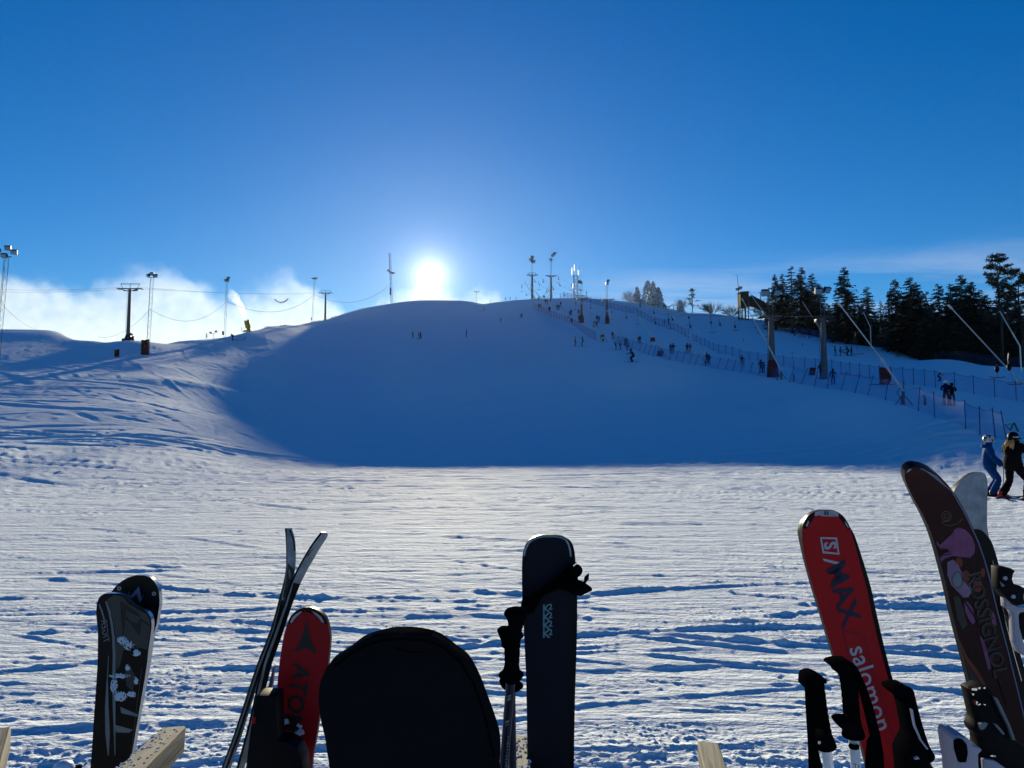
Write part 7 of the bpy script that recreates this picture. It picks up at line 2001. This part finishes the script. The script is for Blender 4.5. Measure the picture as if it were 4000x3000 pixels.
plate([(3280, 2830), (3300, 2820), (3345, 2820), (3370, 2852), (3352, 2872), (3318, 2874), (3300, 2858)], 1.105, 0.035, M['rubber'], t, 'grip_base', bevel=0.003, origin=o_)
plate([(3332, 2606), (3350, 2606), (3385, 2680), (3415, 2770), (3440, 2870), (3452, 2940), (3460, 3060), (3385, 3060), (3386, 2960), (3392, 2900), (3404, 2880), (3378, 2770), (3356, 2690), (3340, 2650)], 1.10, 0.006, M['strap'], t, 'wrist_strap', bevel=0.001, origin=o_)
m = MB(); m.lathe([(18.8 * s_, -0.0015), (19.2 * s_, 0), (18.8 * s_, 0.0015)], 18, at=PW(3336, 2916, 1.155) - o_, rot=rt_); m.build('band', M['rubber'], t)
cu = bpy.data.curves.new('t', 'FONT'); cu.body = 'T6'; cu.align_x = 'CENTER'; cu.size = 0.0105; ob = bpy.data.objects.new('t', cu); COL.objects.link(ob)
me = bpy.data.meshes.new_from_object(ob.evaluated_get(bpy.context.evaluated_depsgraph_get())); bpy.data.objects.remove(ob)
p0 = PW(3338, 2993, 1.155)
for v in me.vertices: v.co = p0 + Vector((v.co.x, -math.sqrt(max((18.6 * s_) ** 2 - v.co.x ** 2, 0)) - 0.0008, v.co.y)) - o_
me.materials.clear(); me.materials.append(M['black_print']); link('lettering', me, t)
t, a_, d_, o_, s_, rt_ = grip_pole((3528, 2705), (3612, 2990), 1.22, 'black ski pole with a white line down its grip, right of the big red ski', M['navy_shaft'], gw=36, sw=24, discs=(0, 0), group=GP, grip_len=0.118, knurl=0)
plate([(3487, 2703), (3497, 2692), (3520, 2686), (3550, 2686), (3566, 2695), (3563, 2708), (3552, 2716), (3512, 2728), (3500, 2716)], 1.165, 0.04, M['rubber'], t, 'grip_cap', bevel=0.004, origin=o_)
plate([(3558, 2770), (3568, 2775), (3576, 2830), (3600, 2890), (3627, 2925), (3622, 2950), (3632, 2985), (3660, 3010), (3660, 3080), (3560, 3080), (3548, 2960), (3580, 2890)], 1.16, 0.05, M['rubber'], t, 'grip_housing', bevel=0.003, origin=o_)
plate([(3558, 2770), (3566, 2773), (3576, 2832), (3600, 2890), (3627, 2926), (3621, 2928), (3594, 2892), (3571, 2836)], 1.157, 0.004, M['white_print'], t, 'grip_line', origin=o_)
plate([(3572, 2962), (3585, 2955), (3592, 2965), (3574, 2968)], 1.155, 0.004, M['white_plastic'], t, 'clip', origin=o_)

# ---- dark plum ski with painted swirls, a silver ski behind, bindings at the right edge
H3 = Board([(3812, 1845, 3834, 1844), (3790, 1853, 3848, 1851), (3766, 1872, 3855, 1868), (3744, 1892, 3858, 1892), (3730, 1912, 3858, 1915), (3724, 1935, 3857, 1940), (3726, 1990, 3856, 1990), (3736, 2060, 3857, 2060), (3750, 2120, 3866, 2110), (3790, 2300, 3905, 2290), (3850, 2560, 3965, 2550), (3920, 2850, 4035, 2840), (3960, 3000, 4070, 2990)],
          'ski', 'scuffed silver ski tip behind the dark plum ski at the right', 'ski', M['t_silver'], M['t_navy'], Y=1.82, group=GS)
H2 = Board([(3790, 2068, 3818, 2066), (3795, 2076, 3838, 2074), (3802, 2092, 3856, 2092), (3812, 2116, 3873, 2116), (3826, 2165, 3890, 2163), (3838, 2220, 3904, 2218), (3866, 2350, 3935, 2346), (3910, 2530, 3978, 2526), (3975, 2760, 4043, 2755), (4035, 3000, 4105, 2995)],
          'ski', 'slim black ski directly behind the dark plum one', 'ski', M['t_black'], M['steel_edge'], Y=1.74, group=GS)
H2.stroke([(3877, 2190), (3882, 2216)], 3, M['white_print'], 'mark'); H2.stroke([(3908, 2330), (3930, 2440), (3962, 2560), (3990, 2660)], 3, M['steel_edge'], 'edge_line')
H1 = Board([(3552, 1828, 3572, 1823, 1.56), (3538, 1841, 3602, 1827, 1.57), (3534, 1855, 3630, 1835, 1.58), (3535, 1870, 3656, 1850, 1.59), (3545, 1899, 3690, 1880, 1.605), (3568, 1946, 3728, 1926, 1.625), (3604, 2009, 3766, 1990, 1.64), (3631, 2067, 3793, 2045, 1.65), (3655, 2134, 3822, 2105, 1.66), (3674, 2201, 3846, 2172, 1.66), (3694, 2279, 3868, 2255, 1.66), (3721, 2400, 3895, 2370, 1.66), (3767, 2578, 3940, 2540, 1.66), (3832, 2838, 4005, 2800, 1.66), (3870, 3000, 4045, 2960, 1.66)],
          'ski', 'dark plum ski with purple swirls and curly lettering, tallest at the right', 'ski', M['t_plum'], M['t_navy'], group=GS, thick=0.016)
H1.poly([(3540, 1846), (3546, 1834), (3556, 1829), (3560, 1832), (3548, 1842)], M['white_plastic'], 'tip_cap')
sp = []
for k in range(40):
    a = k / 39 * 4 * math.pi; r_ = 4 + 17 * k / 39
    sp.append((3694 + r_ * math.cos(a + 0.6), 2018 + r_ * 1.15 * math.sin(a + 0.6)))
H1.stroke(sp + [(3676, 2040), (3690, 2050), (3712, 2053), (3738, 2045), (3760, 2025)], 2.5, M['gold_line'], 'scroll_line')
H1.poly([(3717, 2085), (3728, 2066), (3748, 2060), (3772, 2070), (3795, 2095), (3808, 2130), (3806, 2160), (3790, 2178), (3760, 2176), (3720, 2172), (3690, 2182), (3676, 2196), (3670, 2180), (3690, 2160), (3720, 2155), (3700, 2146), (3675, 2146), (3660, 2128), (3656, 2110), (3670, 2128), (3700, 2132), (3735, 2118), (3724, 2104)], M['purple_print'], 'swirl')
sp = []
for k in range(46):
    a = k / 45 * 4.6 * math.pi; r_ = 2 + 27 * k / 45
    sp.append((3755 + r_ * 0.9 * math.cos(a), 2100 + r_ * math.sin(a)))
H1.stroke(sp, 2.6, M['t_plum'], 'swirl_line', 0.0016)
for dy in (0, 14, 28): H1.stroke([(3672, 2140 + dy), (3700, 2146 + dy * 0.7), (3740, 2142 + dy * 0.6), (3772, 2126 + dy * 0.6), (3790, 2098 + dy)], 3, M['t_plum'], 'swirl_line', 0.0016)
H1.poly(circ(3745, 2197, 15, 14, 20), M['orange_print'], 'dot'); H1.poly(circ(3772, 2252, 17, 14, 24), M['orange_print'], 'dot'); H1.poly(circ(3819, 2288, 18, 14, 25), M['orange_print'], 'dot', 0.0008); H1.poly(circ(3838, 2236, 10, 12, 18), M['orange_print'], 'dot', 0.0008)
H1.poly([(3700, 2195), (3722, 2186), (3738, 2200), (3745, 2230), (3762, 2262), (3790, 2286), (3795, 2310), (3782, 2332), (3762, 2334), (3742, 2312), (3715, 2285), (3700, 2245)], M['lilac_print'], 'swirl')
H1.poly(circ(3738, 2265, 17, 14, 26), M['pale_print'], 'oval', 0.0016); H1.stroke(circ(3738, 2265, 21, 18, 32), 2, M['gold_line'], 'scroll_line', 0.0018, closed=True)
H1.poly([(3764, 2346), (3782, 2352), (3800, 2380), (3808, 2430), (3800, 2440), (3784, 2420), (3770, 2390)], M['purple_print'], 'swirl'); H1.poly([(3868, 2380), (3884, 2400), (3892, 2440), (3880, 2450), (3872, 2425)], M['purple_print'], 'swirl')
H1.poly([(3722, 2330), (3745, 2330), (3762, 2380), (3778, 2440), (3760, 2460), (3740, 2420)], M['olive_print'], 'swirl')
H1.poly([(3825, 2480), (3842, 2500), (3862, 2560), (3870, 2610), (3860, 2620), (3845, 2560)], M['purple_print'], 'swirl')
H1.poly([(3745, 2510), (3775, 2560), (3820, 2620), (3852, 2680), (3846, 2690), (3812, 2640), (3770, 2590), (3752, 2550)], M['orange_print'], 'streak')
H1.stroke([(3765, 2346), (3800, 2400), (3840, 2470), (3862, 2560), (3900, 2660), (3935, 2760)], 5, M['t_black'], 'streak', 0.0018)
H1.poly([(3770, 2595), (3812, 2645), (3845, 2700), (3800, 2695)], M['olive_print'], 'swirl')
H1.text('ROSSIGNOL', (3854, 2440), (0.268, 0.963), (0.963, -0.268), 78, M['black_print'], spacing=0.98, off=0.0024); H1.text('ROSSIGNOL', (3852, 2439), (0.268, 0.963), (0.963, -0.268), 79, M['gold_line'], spacing=0.98, off=0.0020, offset=0.012, name='lettering_outline')
H1.stroke([(3596, 1829), (3660, 1856), (3716, 1916), (3762, 1994), (3790, 2050), (3820, 2116), (3844, 2184), (3866, 2264), (3892, 2374), (3938, 2548), (4002, 2808)], 5, M['blue_print'], 'edge_line')
# front binding on the plum ski
o0 = H1.o
plate([(3797, 2697), (3848, 2680), (3870, 2690), (3893, 2726), (3932, 2782), (3966, 2892), (4010, 2920), (4040, 3060), (3835, 3060), (3826, 2945), (3838, 2921), (3834, 2881), (3818, 2871), (3811, 2849), (3824, 2815), (3804, 2722)], 1.56, 0.045, M['black_plastic'], H1.t, 'binding', bevel=0.005, origin=o0)
for q in (((3796, 2688), (3818, 2690), (3816, 2698), (3797, 2697)), ((3822, 2685), (3830, 2684), (3829, 2692), (3822, 2692)), ((3843, 2684), (3850, 2684), (3849, 2691), (3842, 2691)), ((3797, 2708), (3806, 2710), (3804, 2717), (3799, 2716)),
          ((3813, 2738), (3821, 2742), (3814, 2754)), ((3820, 2752), (3829, 2748), (3832, 2752), (3823, 2756)), ((3840, 2750), (3852, 2752), (3848, 2756)), ((3868, 2951), (3882, 2950), (3880, 2957), (3870, 2955)), ((3884, 2951), (3891, 2953), (3886, 2958))):
    plate(list(q), 1.545, 0.012, M['bright_metal'], H1.t, 'screw', origin=o0)
plate([(3885, 2724), (3896, 2728), (3915, 2765), (3945, 2830), (3966, 2888), (3960, 2894), (3936, 2832), (3905, 2768)], 1.55, 0.008, M['pale_print'], H1.t, 'binding_trim', origin=o0)
plate([(3828, 2830), (3846, 2822), (3860, 2826), (3848, 2846), (3834, 2852)], 1.55, 0.008, M['pale_print'], H1.t, 'binding_trim', origin=o0)
plate([(3884, 2828), (3895, 2830), (3925, 2866), (3920, 2872)], 1.55, 0.008, M['pale_print'], H1.t, 'binding_trim', origin=o0)
wh = plate([(3728, 2892), (3731, 2880), (3738, 2871), (3752, 2876), (3762, 2882), (3771, 2876), (3788, 2891), (3801, 2914), (3831, 2922), (3838, 2932), (3823, 2947), (3824, 2990), (3834, 3060), (3750, 3060), (3745, 3000), (3735, 2947)], 1.50, 0.06, M['white_plastic'], H1.t, 'heel_lever', bevel=0.004, origin=o0)
plate([(3731, 2895), (3760, 2888), (3778, 2908), (3783, 2940), (3776, 2980), (3748, 2980), (3733, 2930)], 1.49, 0.008, M['rubber'], wh, 'lever_pad', bevel=0.002, origin=o0)
plate([(3841, 2967), (3860, 2967), (3891, 2974), (3930, 3002), (3960, 3060), (3850, 3060)], 1.545, 0.01, M['white_plastic'], H1.t, 'binding_shell', bevel=0.002, origin=o0)
# rear binding on the ski behind
o0 = H2.o
wg = plate([(3904, 2216), (3928, 2214), (3950, 2220), (3967, 2230), (3958, 2244), (3955, 2264), (3963, 2284), (3983, 2287), (4008, 2300), (4000, 2330), (4006, 2360), (3970, 2368), (3928, 2330), (3904, 2300)], 1.66, 0.03, M['black_plastic'], H2.t, 'brake_wing', bevel=0.002, origin=o0)
for cx, cy in ((3928, 2259), (3960, 2331)): plate(circ(cx, cy, 8, 12), 1.656, 0.006, M['white_plastic'], wg, 'wing_dot', origin=o0)
plate([(3908, 2272), (3926, 2288), (3914, 2292)], 1.657, 0.004, M['pale_print'], wg, 'wing_mark', origin=o0)
plate([(3928, 2330), (3950, 2352), (3970, 2369), (4020, 2374), (4020, 2386), (3985, 2394), (3980, 2405), (3983, 2451), (4000, 2510), (4040, 2560), (4010, 2566), (3986, 2552), (3966, 2508), (3961, 2406), (3953, 2386), (3931, 2373)], 1.67, 0.02, M['white_plastic'], H2.t, 'brake_frame', bevel=0.002, origin=o0)
plate([(3934, 2376), (3953, 2388), (3960, 2410), (3966, 2508), (3952, 2470), (3938, 2420)], 1.69, 0.01, M['black_plastic'], H2.t, 'brake_inner', origin=o0)
plate([(3990, 2394), (4030, 2390), (4030, 2520), (4004, 2500), (3986, 2450)], 1.69, 0.01, M['black_plastic'], H2.t, 'brake_inner', origin=o0)

# ---- wooden rack: a rail below the frame with pegs that reach out from it
rk = empty('ski_rack', (0, 1.30, 0)); tag(rk, 'weathered wooden ski rack whose pegs poke up at the bottom edge', 'ski rack'); o0 = Vector((0, 1.30, 0))
def beam(a, b, w, h, name):
    a, b = Vector(a), Vector(b); d = (b - a); L = d.length; rt = d.to_track_quat('Z', 'Y').to_matrix()
    m = MB(); m.box((0, 0, 0), (w, h, L)); me = m.mesh(name, M['wood'])
    bm = bmesh.new(); bm.from_mesh(me); bmesh.ops.bevel(bm, geom=bm.edges[:], offset=0.003, segments=1, affect='EDGES'); bm.to_mesh(me); bm.free()
    o = link(name, me, rk, (a + b) / 2 - o0); o.rotation_euler = rt.to_euler(); return o
beam((-1.9, 1.50, 0.86), (1.9, 1.50, 0.86), 0.045, 0.095, 'rail'); beam((-1.9, 1.52, 0.25), (1.9, 1.52, 0.25), 0.045, 0.095, 'rail')
for x in (-1.75, -0.35, 1.3):
    beam((x, 1.56, -0.05), (x, 1.56, 0.92), 0.07, 0.07, 'post'); beam((x, 1.58, 0.85), (x, 2.3, -0.03), 0.045, 0.09, 'brace')
def peg(end, start, Ye, Ys, w=0.045, h=0.06, snow=False):
    a = PW(start[0], start[1], Ys); b = PW(end[0], end[1], Ye); p = beam(a, b, w, h, 'peg')
    if snow:
        rr = random.Random(7); m = MB()
        for k in range(150):
            u = rr.random(); c = a.lerp(b, u) - o0 + Vector((rr.uniform(-w, w) * 0.45, -0.02, h * 0.5)); r_ = rr.uniform(0.002, 0.006)
            m.lathe([(0.001, -r_), (r_, 0), (0.001, r_)], 5, at=c)
        q = m.build('snow_crust', M['snow_bits'], rk); q['kind'] = 'stuff'
peg((676, 2890), (480, 3090), 1.62, 1.30, 0.05, 0.055, snow=True)
peg((-12, 2895), (-70, 3090), 1.62, 1.40, 0.05, 0.055)
peg((2030, 2905), (2034, 3100), 1.80, 1.50, 0.045, 0.04, snow=True)
peg((2766, 2935), (2812, 3100), 1.62, 1.36, 0.045, 0.04)
peg((1330, 2990), (1300, 3120), 1.75, 1.45, 0.045, 0.04, snow=True)
# pale rounded grip top peeping in at the bottom left
t = empty('ski_pole', PW(247, 3010, 1.30)); tag(t, 'pale grey rounded pole top cut by the bottom edge at the left', 'ski pole')
tz = t.location.z
m = MB(); m.lathe([(0.019, -0.10), (0.020, -0.03), (0.0195, 0.0), (0.015, 0.011), (0.007, 0.016), (0.001, 0.0175)], 20); m.build('grip', M['white_shaft'], t, smooth=True, angle=60)
m = MB(); m.tube([(0, 0, -0.08), (0, 0, -tz)], 0.009, 10); m.build('shaft', M['navy_shaft'], t)
m = MB(); m.box((0.018, 0.0, -0.012), (0.012, 0.03, 0.03)); m.build('strap_clip', M['rubber'], t)
